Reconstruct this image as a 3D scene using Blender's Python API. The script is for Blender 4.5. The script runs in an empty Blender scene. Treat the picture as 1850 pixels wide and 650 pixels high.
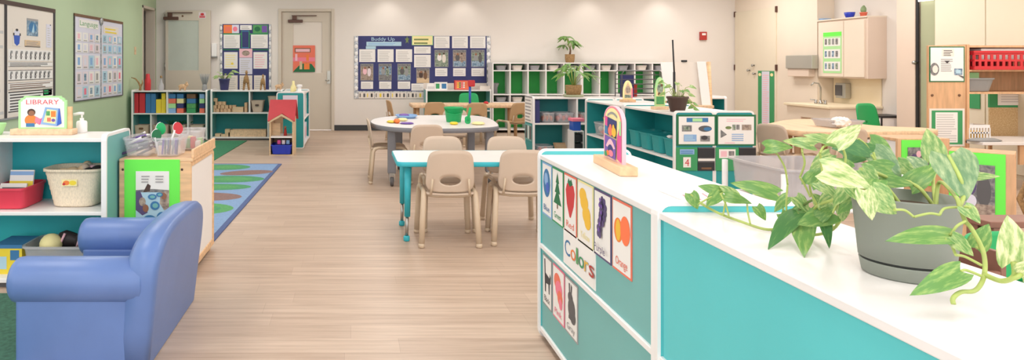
import bpy, bmesh, math, random
from mathutils import Vector, Matrix
random.seed(11)
C = bpy.context.scene.collection
PI = math.pi
# camera model: 24 mm lens, eye height H, looking straight along +Y, with lens shift
F, VX, VY, H = 1233.0, 635.0, 116.0, 1.22
def XP(px, Y): return (px - VX) * Y / F
def ZP(py, Y): return H - (py - VY) * Y / F
def PT(px, py, Y): return Vector((XP(px, Y), Y, ZP(py, Y)))
def YX(px, X): return F * X / (px - VX)          # depth of a pixel column on a plane X = const
def YZ(py, Z): return F * (H - Z) / (py - VY)    # depth of a pixel row on a plane Z = const
def lin(c):
    c = c / 255.0
    return c / 12.92 if c <= 0.04045 else ((c + 0.055) / 1.055) ** 2.4
def RGB(t): return (lin(t[0]), lin(t[1]), lin(t[2]), 1.0)

# ---------------------------------------------------------------- materials
MAT = {}
def mat(name, col, rough=0.55, var=0.0, scale=8.0, alpha=1.0, emit=0.0, metal=0.0, stretch=None, col2=None, bump=0.0, trans=0.0):
    m = bpy.data.materials.new(name); m.use_nodes = True
    nt = m.node_tree; b = nt.nodes['Principled BSDF']
    b.inputs['Base Color'].default_value = RGB(col)
    b.inputs['Roughness'].default_value = rough
    b.inputs['Metallic'].default_value = metal
    b.inputs['Alpha'].default_value = alpha
    if trans: b.inputs['Transmission Weight'].default_value = trans
    if emit:
        b.inputs['Emission Color'].default_value = RGB(col); b.inputs['Emission Strength'].default_value = emit
    if var or col2 or bump:
        tc = nt.nodes.new('ShaderNodeTexCoord'); mp = nt.nodes.new('ShaderNodeMapping'); nz = nt.nodes.new('ShaderNodeTexNoise')
        nz.inputs['Scale'].default_value = scale; nz.inputs['Detail'].default_value = 4
        if stretch: mp.inputs['Scale'].default_value = stretch
        nt.links.new(tc.outputs['Object'], mp.inputs['Vector']); nt.links.new(mp.outputs['Vector'], nz.inputs['Vector'])
        if var or col2:
            rp = nt.nodes.new('ShaderNodeValToRGB')
            k = 1 - var
            c2 = col2 or tuple(x * k for x in col)
            rp.color_ramp.elements[0].color = RGB(c2); rp.color_ramp.elements[0].position = 0.35
            rp.color_ramp.elements[1].color = RGB(col); rp.color_ramp.elements[1].position = 0.65
            nt.links.new(nz.outputs['Fac'], rp.inputs['Fac']); nt.links.new(rp.outputs['Color'], b.inputs['Base Color'])
        if bump:
            bp = nt.nodes.new('ShaderNodeBump'); bp.inputs['Strength'].default_value = bump; bp.inputs['Distance'].default_value = 0.01
            nt.links.new(nz.outputs['Fac'], bp.inputs['Height']); nt.links.new(bp.outputs['Normal'], b.inputs['Normal'])
    MAT[name] = m
    return m
def M(n): return MAT[n]
mat('wall_cream', (232, 224, 217), 0.8, 0.015, 1.2)
mat('wall_green', (186, 204, 170), 0.8, 0.02, 1.5)
mat('ceiling', (240, 238, 234), 0.9, 0.01, 3)
mat('rubber_black', (62, 64, 66), 0.7)
mat('white', (242, 239, 238), 0.42, 0.01, 4)
mat('laminate', (239, 234, 232), 0.33, 0.02, 3)
mat('paper', (238, 234, 230), 0.8)
mat('paper_warm', (232, 222, 212), 0.8)
mat('paper_pink', (230, 216, 222), 0.8)
mat('paper_lav', (220, 218, 232), 0.8)
mat('ink', (70, 66, 68), 0.8)
mat('ink_grey', (165, 160, 160), 0.8)
mat('ink_pale', (202, 198, 196), 0.8)
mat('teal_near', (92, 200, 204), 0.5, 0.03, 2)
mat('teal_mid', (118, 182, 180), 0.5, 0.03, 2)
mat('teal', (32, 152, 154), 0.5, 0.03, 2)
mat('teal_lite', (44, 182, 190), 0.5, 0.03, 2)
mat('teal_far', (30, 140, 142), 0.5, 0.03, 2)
mat('teal_edge', (52, 178, 192), 0.4)
mat('blue_vinyl', (100, 127, 184), 0.38, 0.04, 5, bump=0.03)
mat('tan', (206, 184, 164), 0.45, 0.02, 6)
mat('tan_leg', (208, 186, 160), 0.4)
mat('wheat', (196, 158, 118), 0.5, 0.03, 6)
mat('maple', (244, 200, 152), 0.5, 0.10, 4, stretch=(1, 1, 9))
mat('maple_h', (242, 200, 156), 0.5, 0.10, 4, stretch=(1, 9, 9))
mat('maple_y', (240, 204, 166), 0.5, 0.10, 4, stretch=(9, 1, 9))
mat('oak', (224, 178, 136), 0.5, 0.10, 4, stretch=(8, 8, 1))
mat('wood_pale', (226, 196, 158), 0.6, 0.08, 8, stretch=(1, 6, 6))
mat('wood_block', (222, 182, 142), 0.6, 0.12, 30)
mat('wood_red', (150, 104, 88), 0.5, 0.1, 6)
mat('wicker', (246, 228, 202), 0.8, 0.08, 60, stretch=(3, 3, 1))
mat('wicker_dark', (176, 138, 92), 0.8, 0.2, 60)
mat('lime', (112, 240, 84), 0.7)
mat('green', (24, 168, 96), 0.45)
mat('green_kelly', (44, 168, 72), 0.55, 0.04, 4)
mat('green_mat', (62, 152, 96), 0.7)
mat('green_dark', (34, 110, 70), 0.7)
mat('green_pale', (176, 226, 160), 0.6)
mat('navy', (58, 62, 116), 0.75, 0.05, 8)
mat('navy_pot', (58, 60, 110), 0.5)
mat('blue', (48, 92, 190), 0.4)
mat('blue_royal', (40, 62, 190), 0.4)
mat('blue_mid', (60, 120, 170), 0.6)
mat('blue_pale', (140, 176, 220), 0.7)
mat('sky_pale', (178, 210, 226), 0.7)
mat('red', (205, 48, 56), 0.45)
mat('red_bin', (222, 62, 84), 0.42)
mat('red_deep', (180, 52, 44), 0.5)
mat('roof_red', (196, 66, 74), 0.5, 0.04, 6)
mat('coral', (236, 120, 96), 0.7)
mat('orange', (242, 130, 60), 0.6)
mat('orange_fruit', (250, 122, 76), 0.6)
mat('yellow', (240, 212, 60), 0.55)
mat('yellow_fruit', (238, 188, 62), 0.6)
mat('yellow_pale', (246, 232, 170), 0.7)
mat('purple', (118, 84, 168), 0.6)
mat('violet_dark', (92, 78, 120), 0.6)
mat('pink', (240, 128, 150), 0.6)
mat('magenta', (226, 84, 150), 0.6)
mat('pink_pale', (240, 190, 200), 0.6)
mat('brown', (122, 88, 62), 0.6, 0.1, 20)
mat('brown_dark', (74, 52, 44), 0.5)
mat('skin_brown', (150, 100, 74), 0.6)
mat('cloth_black', (44, 36, 38), 0.6, 0.1, 20)
mat('black', (36, 36, 40), 0.45)
mat('grey_edge', (128, 128, 134), 0.4)
mat('grey_mid', (150, 150, 150), 0.6)
mat('grey_dark', (92, 90, 92), 0.6)
mat('grey_photo', (150, 146, 142), 0.7, 0.5, 40, col2=(96, 98, 104))
mat('photo_warm', (186, 168, 152), 0.7, 0, 40, col2=(126, 108, 100))
mat('photo_green', (170, 180, 160), 0.7, 0, 40, col2=(86, 104, 92))
mat('photo_blue', (170, 190, 206), 0.7, 0, 30, col2=(80, 112, 140))
mat('metal', (176, 174, 170), 0.3, metal=0.9)
mat('steel', (190, 188, 180), 0.38, metal=0.7)
mat('bronze', (96, 66, 56), 0.45, metal=0.3)
mat('door_paint', (212, 200, 184), 0.5, 0.01, 2)
mat('closet_paint', (232, 220, 198), 0.55, 0.015, 2)
mat('cabinet_paint', (236, 221, 203), 0.5, 0.015, 2)
mat('cabinet_side', (226, 205, 188), 0.5, 0.015, 2)
mat('splash', (242, 226, 196), 0.4)
mat('sage', (168, 172, 140), 0.6, 0.02, 3)
mat('frosted', (196, 202, 192), 0.35, 0.03, 3)
mat('clear', (226, 224, 228), 0.12, alpha=0.25)
mat('clear_grey', (206, 204, 208), 0.15, alpha=0.5)
mat('cloudy', (206, 202, 204), 0.2, alpha=0.45)
mat('soil', (84, 64, 48), 0.95, 0.3, 40)
mat('pot_grey', (136, 140, 130), 0.55, 0.03, 5)
mat('pot_line', (48, 48, 46), 0.7)
mat('stem', (176, 192, 104), 0.5, 0.1, 20)
mat('stem_dark', (120, 140, 80), 0.5, 0.1, 20)
mat('cork', (222, 196, 152), 0.9, 0, 90, col2=(196, 160, 112))
mat('silver', (206, 206, 208), 0.3, 0, 30, metal=0.3, col2=(128, 130, 134))
mat('lamp', (255, 250, 240), 0.5, emit=3.0)
mat('corridor', (222, 190, 176), 0.8)
mat('rug_blue', (136, 166, 206), 0.95, 0.06, 60)
mat('rug_border', (88, 104, 150), 0.95, 0.06, 60)
mat('rug_green', (58, 134, 96), 0.95, 0.12, 60)
mat('rug_lily', (84, 158, 110), 0.95, 0.1, 60)
mat('rug_lily_light', (96, 168, 104), 0.95, 0.1, 60)
mat('rug_log', (146, 116, 112), 0.95, 0.1, 60)
mat('carpet_dark', (70, 116, 96), 0.95, 0.2, 50)

def floor_material():
    m = bpy.data.materials.new('floor_planks'); m.use_nodes = True
    nt = m.node_tree; b = nt.nodes['Principled BSDF']
    tc = nt.nodes.new('ShaderNodeTexCoord')
    br = nt.nodes.new('ShaderNodeTexBrick')
    br.inputs['Scale'].default_value = 1.0
    br.inputs['Mortar Size'].default_value = 0.0012
    br.inputs['Brick Width'].default_value = 1.22; br.inputs['Row Height'].default_value = 0.152
    br.inputs['Color1'].default_value = RGB((208, 185, 166)); br.inputs['Color2'].default_value = RGB((196, 172, 153))
    br.inputs['Mortar'].default_value = RGB((186, 162, 144)); br.offset = 0.0; br.squash = 1.0
    br.inputs['Mortar Smooth'].default_value = 0.3
    sx = nt.nodes.new('ShaderNodeSeparateXYZ'); nt.links.new(tc.outputs['Object'], sx.inputs[0])
    dv = nt.nodes.new('ShaderNodeMath'); dv.operation = 'DIVIDE'; dv.inputs[1].default_value = 0.152; nt.links.new(sx.outputs['Y'], dv.inputs[0])
    fl = nt.nodes.new('ShaderNodeMath'); fl.operation = 'FLOOR'; nt.links.new(dv.outputs[0], fl.inputs[0])
    wn = nt.nodes.new('ShaderNodeTexWhiteNoise'); wn.noise_dimensions = '1D'; nt.links.new(fl.outputs[0], wn.inputs['W'])
    ma = nt.nodes.new('ShaderNodeMath'); ma.operation = 'MULTIPLY_ADD'; ma.inputs[1].default_value = 1.22; nt.links.new(wn.outputs['Value'], ma.inputs[0]); nt.links.new(sx.outputs['X'], ma.inputs[2])
    cb = nt.nodes.new('ShaderNodeCombineXYZ'); nt.links.new(ma.outputs[0], cb.inputs['X']); nt.links.new(sx.outputs['Y'], cb.inputs['Y'])
    nt.links.new(cb.outputs[0], br.inputs['Vector'])
    mp = nt.nodes.new('ShaderNodeMapping'); mp.inputs['Scale'].default_value = (1.0, 20, 1)
    nt.links.new(cb.outputs[0], mp.inputs['Vector'])
    nz = nt.nodes.new('ShaderNodeTexNoise'); nz.inputs['Scale'].default_value = 1.5; nz.inputs['Detail'].default_value = 7; nz.inputs['Roughness'].default_value = 0.66
    nt.links.new(mp.outputs['Vector'], nz.inputs['Vector'])
    rp = nt.nodes.new('ShaderNodeValToRGB')
    rp.color_ramp.elements[0].position = 0.36; rp.color_ramp.elements[0].color = (0.60, 0.54, 0.50, 1)
    rp.color_ramp.elements[1].position = 0.62; rp.color_ramp.elements[1].color = (1, 1, 1, 1)
    nt.links.new(nz.outputs['Fac'], rp.inputs['Fac'])
    mx = nt.nodes.new('ShaderNodeMix'); mx.data_type = 'RGBA'; mx.blend_type = 'MULTIPLY'; mx.inputs[0].default_value = 0.58
    nt.links.new(br.outputs['Color'], mx.inputs[6]); nt.links.new(rp.outputs['Color'], mx.inputs[7])
    nt.links.new(mx.outputs[2], b.inputs['Base Color'])
    b.inputs['Roughness'].default_value = 0.42
    MAT['floor_planks'] = m
floor_material()

def leaf_material(name, g, c, amount):
    m = bpy.data.materials.new(name); m.use_nodes = True
    nt = m.node_tree; b = nt.nodes['Principled BSDF']
    uv = nt.nodes.new('ShaderNodeUVMap')
    oi = nt.nodes.new('ShaderNodeObjectInfo')
    ad = nt.nodes.new('ShaderNodeVectorMath'); ad.operation = 'ADD'
    nt.links.new(uv.outputs['UV'], ad.inputs[0]); nt.links.new(oi.outputs['Random'], ad.inputs[1])
    mp = nt.nodes.new('ShaderNodeMapping'); mp.inputs['Scale'].default_value = (1.3, 3.2, 1)
    mp.inputs['Rotation'].default_value = (0, 0, 0.5)
    nt.links.new(ad.outputs['Vector'], mp.inputs['Vector'])
    nz = nt.nodes.new('ShaderNodeTexNoise'); nz.inputs['Scale'].default_value = 2.4; nz.inputs['Detail'].default_value = 4; nz.inputs['Roughness'].default_value = 0.6
    nt.links.new(mp.outputs['Vector'], nz.inputs['Vector'])
    rp = nt.nodes.new('ShaderNodeValToRGB')
    rp.color_ramp.elements[0].position = amount - 0.10; rp.color_ramp.elements[0].color = RGB(c)
    rp.color_ramp.elements[1].position = amount + 0.16; rp.color_ramp.elements[1].color = RGB(g)
    e = rp.color_ramp.elements.new(amount + 0.02); e.color = RGB(tuple((a * 0.45 + d * 0.55) for a, d in zip(g, c)))
    nt.links.new(nz.outputs['Fac'], rp.inputs['Fac'])
    nt.links.new(rp.outputs['Color'], b.inputs['Base Color'])
    b.inputs['Roughness'].default_value = 0.38
    tr = nt.nodes.new('ShaderNodeBsdfTranslucent'); nt.links.new(rp.outputs['Color'], tr.inputs['Color'])
    ms = nt.nodes.new('ShaderNodeMixShader'); ms.inputs[0].default_value = 0.25
    nt.links.new(b.outputs['BSDF'], ms.inputs[1]); nt.links.new(tr.outputs['BSDF'], ms.inputs[2])
    nt.links.new(ms.outputs['Shader'], nt.nodes['Material Output'].inputs['Surface'])
    MAT[name] = m
leaf_material('leaf_green', (104, 152, 78), (172, 194, 112), 0.38)
leaf_material('leaf_dark', (74, 128, 72), (128, 168, 92), 0.34)
leaf_material('leaf_mixed', (112, 156, 86), (200, 210, 142), 0.44)
leaf_material('leaf_cream', (132, 168, 92), (230, 228, 176), 0.50)
leaf_material('leaf_sage', (112, 148, 104), (184, 198, 150), 0.42)

# ---------------------------------------------------------------- mesh builder
class MB:
    def __init__(s): s.v = []; s.f = []; s.m = []; s.sm = []; s.names = []; s.uv = {}
    def mi(s, m):
        if m not in s.names: s.names.append(m)
        return s.names.index(m)
    def add(s, vs, fs, m, smooth=False, T=None):
        o = len(s.v)
        s.v += [tuple(T @ Vector(v)) if T is not None else tuple(v) for v in vs]
        k = s.mi(m)
        for f in fs:
            s.f.append([o + i for i in f]); s.m.append(k); s.sm.append(smooth)
        return s
    def box(s, x0, y0, z0, x1, y1, z1, m, T=None):
        vs = [(x, y, z) for z in (z0, z1) for y in (y0, y1) for x in (x0, x1)]
        return s.add(vs, [(0, 2, 3, 1), (4, 5, 7, 6), (0, 1, 5, 4), (2, 6, 7, 3), (0, 4, 6, 2), (1, 3, 7, 5)], m, False, T)
    def prism(s, pts, axis, a, b, m, smooth=False, T=None):
        n = len(pts)
        def q(p, t): return {'x': (t, p[0], p[1]), 'y': (p[0], t, p[1]), 'z': (p[0], p[1], t)}[axis]
        vs = [q(p, a) for p in pts] + [q(p, b) for p in pts]
        o = len(s.v)
        s.add(vs, [tuple(range(n))[::-1], tuple(range(n, 2 * n))], m, False, T)
        k = s.mi(m)
        for i in range(n):
            j = (i + 1) % n
            s.f.append([o + i, o + j, o + n + j, o + n + i]); s.m.append(k); s.sm.append(smooth)
        return s
    def loft(s, loops, m, smooth=True, cap=True, closed=False, T=None):
        n = len(loops[0]); vs = [p for l in loops for p in l]; fs = []
        R = len(loops)
        for r in range(R if closed else R - 1):
            for i in range(n):
                j = (i + 1) % n; r2 = (r + 1) % R
                fs.append((r * n + i, r * n + j, r2 * n + j, r2 * n + i))
        o = len(s.v)
        s.add(vs, fs, m, smooth, T)
        if cap and not closed:
            k = s.mi(m)
            s.f.append([o + i for i in range(n)][::-1]); s.m.append(k); s.sm.append(False)
            s.f.append([o + (R - 1) * n + i for i in range(n)]); s.m.append(k); s.sm.append(False)
        return s
    def tube(s, path, r, m, n=8, T=None):
        path = [Vector(p) for p in path]; R = len(path)
        rs = r if isinstance(r, (list, tuple)) else [r] * R
        loops = []; prev = None
        for i, p in enumerate(path):
            d = (path[min(i + 1, R - 1)] - path[max(i - 1, 0)]).normalized()
            if prev is None:
                a = d.orthogonal().normalized()
            else:
                a = (prev - d * prev.dot(d))
                a = a.normalized() if a.length > 1e-5 else d.orthogonal().normalized()
            prev = a; b = d.cross(a)
            loops.append([p + (a * math.cos(2 * PI * k / n) + b * math.sin(2 * PI * k / n)) * rs[i] for k in range(n)])
        return s.loft(loops, m, True, True, T=T)
    def lathe(s, prof, m, n=24, c=(0, 0, 0), sx=1, sy=1, smooth=True, T=None):
        loops = [[(c[0] + r * sx * math.cos(2 * PI * k / n), c[1] + r * sy * math.sin(2 * PI * k / n), c[2] + z) for k in range(n)] for r, z in prof]
        return s.loft(loops, m, smooth, True, T=T)
    def ell(s, c, rx, ry, rz, m, n=14, k=9, T=None):
        prof = [(math.sin(PI * (i + 0.02) / (k + 0.04)), -math.cos(PI * (i + 0.02) / (k + 0.04)) * rz) for i in range(k + 1)]
        return s.lathe(prof, m, n, c, rx, ry, T=T)
    def tub(s, cx, cy, z0, z1, wx, wy, tx, ty, m, th=0.004, n=28, p=5, rim=0.0, T=None):
        # open container: bottom half sizes wx, wy; top half sizes tx, ty
        def ring(a, b, z): return [(cx + a * q[0], cy + b * q[1], z) for q in sq(n, p)]
        L = [ring(wx * 0.9, wy * 0.9, z0), ring(wx, wy, z0 + 0.006), ring(tx, ty, z1 - 0.004)]
        if rim: L += [ring(tx + rim, ty + rim, z1 - 0.012), ring(tx + rim, ty + rim, z1)]
        L += [ring(tx, ty, z1), ring(tx - th, ty - th, z1), ring(wx - th, wy - th, z0 + 0.012), ring(wx * 0.8, wy * 0.8, z0 + 0.01)]
        return s.loft(L, m, False, True, T=T)
    def build(s, name, parent=None, loc=(0, 0, 0), rz=0.0, bevel=0.0, seg=2, world=False):
        me = bpy.data.meshes.new(name); off = Vector((0, 0, 0))
        if world:
            off = Vector(parent.location) if parent is not None and parent.parent is None else (Vector(parent.location) + Vector(parent.parent.location) if parent is not None else Vector(loc))
        me.from_pydata([tuple(Vector(v) - off) for v in s.v], [], s.f)
        for n in s.names: me.materials.append(MAT[n])
        me.polygons.foreach_set('material_index', s.m); me.polygons.foreach_set('use_smooth', s.sm)
        bm = bmesh.new(); bm.from_mesh(me); bmesh.ops.recalc_face_normals(bm, faces=bm.faces); bm.to_mesh(me); bm.free()
        o = bpy.data.objects.new(name, me); C.objects.link(o)
        if parent is not None: o.parent = parent
        if not (world and parent is not None): o.location = loc
        o.rotation_euler = (0, 0, rz)
        if bevel:
            b = o.modifiers.new('bevel', 'BEVEL'); b.width = bevel; b.segments = seg; b.limit_method = 'ANGLE'; b.angle_limit = math.radians(50)
        return o
def sq(n=28, p=5):
    out = []
    for k in range(n):
        t = 2 * PI * (k + 0.5) / n; c, d = math.cos(t), math.sin(t)
        out.append((math.copysign(abs(c) ** (2 / p), c), math.copysign(abs(d) ** (2 / p), d)))
    return out
def rrect(x0, z0, x1, z1, r, n=5):
    pts = []
    for cx, cz, a0 in ((x1 - r, z1 - r, 0), (x0 + r, z1 - r, 90), (x0 + r, z0 + r, 180), (x1 - r, z0 + r, 270)):
        for k in range(n + 1):
            a = math.radians(a0 + 90 * k / n); pts.append((cx + r * math.cos(a), cz + r * math.sin(a)))
    return pts
def tag(o, label, cat, group=None):
    o['label'] = label; o['category'] = cat
    if group: o['group'] = group
    return o
def thing(name, label, cat, loc=(0, 0, 0), rz=0.0, group=None):
    o = bpy.data.objects.new(name, None); C.objects.link(o)
    o.location = loc; o.rotation_euler = (0, 0, rz); o.empty_display_size = 0.1
    return tag(o, label, cat, group)
def struct(o):
    o['kind'] = 'structure'; return o
KIDS = {}
def copy_tree(o, loc=None, rz=None, label=None, parent=None):
    c = o.copy(); C.objects.link(c)
    if parent is not None: c.parent = parent
    if loc is not None: c.location = loc
    if rz is not None: c.rotation_euler = (0, 0, rz)
    if label: c['label'] = label
    for ch in [x for x in C.objects if x.parent == o]: copy_tree(ch, parent=c)
    return c
def one(mb, name, label, cat, group=None, loc=None, rz=0.0, bevel=0.0, world=True):
    # a thing that is one mesh; modelled in world coordinates, origin at loc
    if loc is None:
        xs = [v[0] for v in mb.v]; ys = [v[1] for v in mb.v]; zs = [v[2] for v in mb.v]
        loc = ((min(xs) + max(xs)) / 2, (min(ys) + max(ys)) / 2, min(zs))
    return tag(mb.build(name, None, loc, rz, bevel, world=world), label, cat, group)

_TX = {}
def text_geo(txt):
    if txt not in _TX:
        cu = bpy.data.curves.new('t', 'FONT'); cu.body = txt; cu.size = 1.0; cu.resolution_u = 3
        ob = bpy.data.objects.new('t', cu); C.objects.link(ob)
        dg = bpy.context.evaluated_depsgraph_get()
        me = bpy.data.meshes.new_from_object(ob.evaluated_get(dg))
        vs = [(v.co.x, v.co.y) for v in me.vertices]; fs = [tuple(p.vertices) for p in me.polygons]
        bpy.data.objects.remove(ob); bpy.data.curves.remove(cu); bpy.data.meshes.remove(me)
        _TX[txt] = (vs, fs)
    return _TX[txt]

# flat printed sheets: local x right, z up, printed side faces -Y; elements in 0..1 of the sheet
def sheet_mb(w, h, base, els=(), th=0.003, mb=None, T=None, outline=None):
    mb = mb or MB()
    if outline: mb.prism([(u * w, v * h) for u, v in outline], 'y', 0, th, base, T=T)
    else: mb.box(0, 0, 0, w, th, h, base, T=T)
    y = 0.0
    for i, e in enumerate(els):
        y -= 0.00035; k, m = e[0], e[-1]
        if k == 'R':
            mb.add([(e[1] * w, y, e[2] * h), (e[3] * w, y, e[2] * h), (e[3] * w, y, e[4] * h), (e[1] * w, y, e[4] * h)], [(0, 1, 2, 3)], m, T=T)
        elif k == 'E':
            n = 18
            mb.add([((e[1] + e[3] * math.cos(2 * PI * q / n)) * w, y, (e[2] + e[4] * math.sin(2 * PI * q / n)) * h) for q in range(n)], [tuple(range(n))], m, T=T)
        elif k == 'P':
            mb.add([(u * w, y, v * h) for u, v in e[1]], [tuple(range(len(e[1])))], m, T=T)
        elif k == 'T':    # 'T', text, u0, v0, u1, height v, mat
            vs, fs = text_geo(e[1])
            if not vs: continue
            x0 = min(v[0] for v in vs); x1 = max(v[0] for v in vs); z1 = 0.72
            sx = (e[4] - e[2]) * w / (x1 - x0); sz = e[5] * h / z1
            mb.add([(e[2] * w + (v[0] - x0) * sx, y, e[3] * h + v[1] * sz) for v in vs], fs, m, T=T)
        elif k == 'L':    # 'L', u0, v0, u1, v1, rows, mat : rows of typing
            r = e[5]; dv = (e[4] - e[2]) / r
            for q in range(r):
                u1 = e[3] - (e[3] - e[1]) * random.uniform(0, 0.3); v = e[2] + q * dv
                mb.add([(e[1] * w, y, v * h), (u1 * w, y, v * h), (u1 * w, y, (v + dv * 0.42) * h), (e[1] * w, y, (v + dv * 0.42) * h)], [(0, 1, 2, 3)], m, T=T)
    return mb
def sheet(name, label, cat, loc, rz, w, h, base='paper', els=(), group=None, th=0.003, outline=None):
    o = sheet_mb(w, h, base, els, th, outline=outline).build(name, None, loc, rz)
    return tag(o, label, cat, group)

# ---------------------------------------------------------------- furniture kits
def end_plate(mb, x, d, h, th, m, r=0.035):
    mb.prism(rrect(0, 0.0, d, h, r), 'x', x, x + th, m)
def end_trim(x, d, h, th, m='white', r=0.035, w=0.012):
    mb = MB(); a = rrect(-0.003, -0.0, d + 0.003, h + 0.003, r); b = rrect(w, w, d - w, h - w, max(r - w, 0.004))
    L = [[(x - 0.002, p[0], p[1]) for p in a], [(x + th + 0.002, p[0], p[1]) for p in a], [(x + th + 0.002, p[0], p[1]) for p in b], [(x - 0.002, p[0], p[1]) for p in b]]
    mb.loft(L, m, False, False, closed=True); return mb
def shelf_unit(label, loc, rz, w, d=0.38, h=0.81, mids=(0.40,), divs=(), panel='teal', inner='teal', group=None, rim=0.022, trim='white', name='shelf_unit', trimw=0.012, back=True, base=0.03, e=0.024):
    """origin: front left floor corner; open front faces local -Y"""
    t = thing(name, label, 'shelf', loc, rz, group)
    for x in (0, w - e):
        mb = MB(); end_plate(mb, x, d, h + rim, e, panel); p = mb.build('end_panel', t)
        end_trim(x, d, h + rim, e, trim, w=trimw).build('edge_trim', p)
    MB().box(e, 0.004, h - 0.02, w - e, d - 0.002, h, 'laminate').build('top_board', t, bevel=0.003)
    MB().box(e, 0.004, base, w - e, d - 0.002, base + 0.022, 'white').build('bottom_board', t, bevel=0.003)
    MB().box(e, 0.03, 0, w - e, d - 0.03, base, 'grey_dark').build('plinth', t)
    for z in mids:
        MB().box(e, 0.006, z, w - e, d - 0.002, z + 0.02, 'white').build('shelf_board', t, bevel=0.003)
    zs = [base + 0.022] + [q for m_ in mids for q in (m_, m_ + 0.02)] + [h - 0.02]
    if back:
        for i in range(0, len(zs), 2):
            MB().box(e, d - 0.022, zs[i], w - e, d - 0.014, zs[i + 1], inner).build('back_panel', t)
    for x, lo, hi in divs:
        MB().box(x - 0.011, 0.012, lo, x + 0.011, d - 0.022, hi, 'white').build('divider', t, bevel=0.002)
    return t

def chair_proto(name, label, shell, legm, hole=True, loc=(0, 0, 0), rz=0, discs=False, group='stackable classroom chairs'):
    """sitter faces local +Y; backrest at -Y"""
    t = thing(name, label, 'chair', loc, rz, group)
    # backrest: ring panel around an oval hand hole
    n = 48; loopsF = []; loopsB = []; K = 7
    def outer(a):
        c, s_ = math.cos(a), math.sin(a)
        u = math.copysign(abs(c) ** 0.42, c); v = math.copysign(abs(s_) ** 0.42, s_)
        z = 0.51 + 0.142 * v; hw = 0.168 - 0.02 * (z - 0.37) / 0.28
        return (u * hw, z)
    def inner(a): return (0.068 * math.cos(a), 0.445 + 0.031 * math.sin(a)) if hole else (0.004 * math.cos(a), 0.47 + 0.004 * math.sin(a))
    def bend(x, z, o): return (x, -0.195 - 0.16 * (z - 0.37) - 0.9 * x * x * -1.0 + o, z)
    for k in range(K + 1):
        q = k / K; lf = []; lb = []
        for i in range(n):
            a = 2 * PI * i / n; p, h_ = outer(a), inner(a)
            x = h_[0] + (p[0] - h_[0]) * q; z = h_[1] + (p[1] - h_[1]) * q
            lf.append(bend(x, z, 0.006)); lb.append(bend(x, z, -0.006))
        loopsF.append(lf); loopsB.append(lb)
    mb = MB(); mb.loft(loopsF + loopsB[::-1], shell, True, False, closed=True)
    br = mb.build('backrest', t)
    if discs:
        for x in (-0.075, 0.075):
            d = MB(); d.lathe([(0.001, -0.003), (0.034, -0.003), (0.034, 0.003), (0.001, 0.003)], 'paper', 18, T=Matrix.Translation((x, -0.243, 0.585)) @ Matrix.Rotation(PI / 2, 4, 'X'))
            d.build('sticker', br)
    # seat shell, dished with a rolled front
    G = []; nx, ny = 10, 10
    for s_ in (0, 1):
        pass
    def seat(x, y, o):
        return (x, y, 0.372 + 0.35 * x * x * 1.0 - 0.02 * (1 if y < 0.1 else 1) - (max(0, y - 0.10) ** 2) * 1.6 + o)
    L = []
    for j in range(ny + 1):
        y = -0.20 + 0.37 * j / ny; hw = 0.155 + 0.01 * math.sin(PI * j / ny)
        top = [seat(-hw + 2 * hw * i / nx, y, 0.005) for i in range(nx + 1)]
        bot = [seat(hw - 2 * hw * i / nx, y, -0.005) for i in range(nx + 1)]
        L.append(top + bot)
    MB().loft(L, shell, True, True).build('seat', t)
    for sx in (-1, 1):
        rear = [(sx * 0.192, -0.205, 0.012), (sx * 0.182, -0.188, 0.2), (sx * 0.175, -0.176, 0.325), (sx * 0.172, -0.16, 0.356), (sx * 0.17, -0.125, 0.366), (sx * 0.17, 0, 0.366)]
        fr = [(sx * 0.185, 0.205, 0.012), (sx * 0.178, 0.185, 0.2), (sx * 0.173, 0.168, 0.315), (sx * 0.171, 0.15, 0.35), (sx * 0.17, 0.11, 0.366), (sx * 0.17, 0, 0.366)]
        for pth in (rear, fr):
            lg = MB().tube(pth, [0.02, 0.02, 0.019, 0.018, 0.016, 0.015], legm, 10).build('leg', t)
            f = MB(); f.lathe([(0.014, 0), (0.021, 0.004), (0.022, 0.02), (0.019, 0.03)], legm, 12, (pth[0][0], pth[0][1], 0)); f.build('foot_cap', lg)
    MB().tube([(-0.17, -0.15, 0.348), (-0.08, -0.15, 0.335), (0.08, -0.15, 0.335), (0.17, -0.15, 0.348)], 0.012, legm, 8).build('stretcher', t)
    for sx in (-1, 1):
        MB().tube([(sx * 0.13, -0.20, 0.352), (sx * 0.125, -0.212, 0.40), (sx * 0.12, -0.222, 0.46)], 0.008, legm, 6).build('back_bracket', t)
    return t
# ================================================================ the room
XL, XR, YB, ZC = -3.6, 7.07, 12.58, 2.75
def sthing(name, loc):
    o = bpy.data.objects.new(name, None); C.objects.link(o); o.location = loc; return struct(o)
def st(mb, name, bevel=0): return struct(mb.build(name, bevel=bevel))
st(MB().box(-5.6, -1.2, -0.1, 10, YB + 0.15, 0, 'floor_planks'), 'floor')
st(MB().box(-5.6, -1.2, ZC, 10, YB + 0.15, ZC + 0.1, 'ceiling'), 'ceiling')
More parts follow.
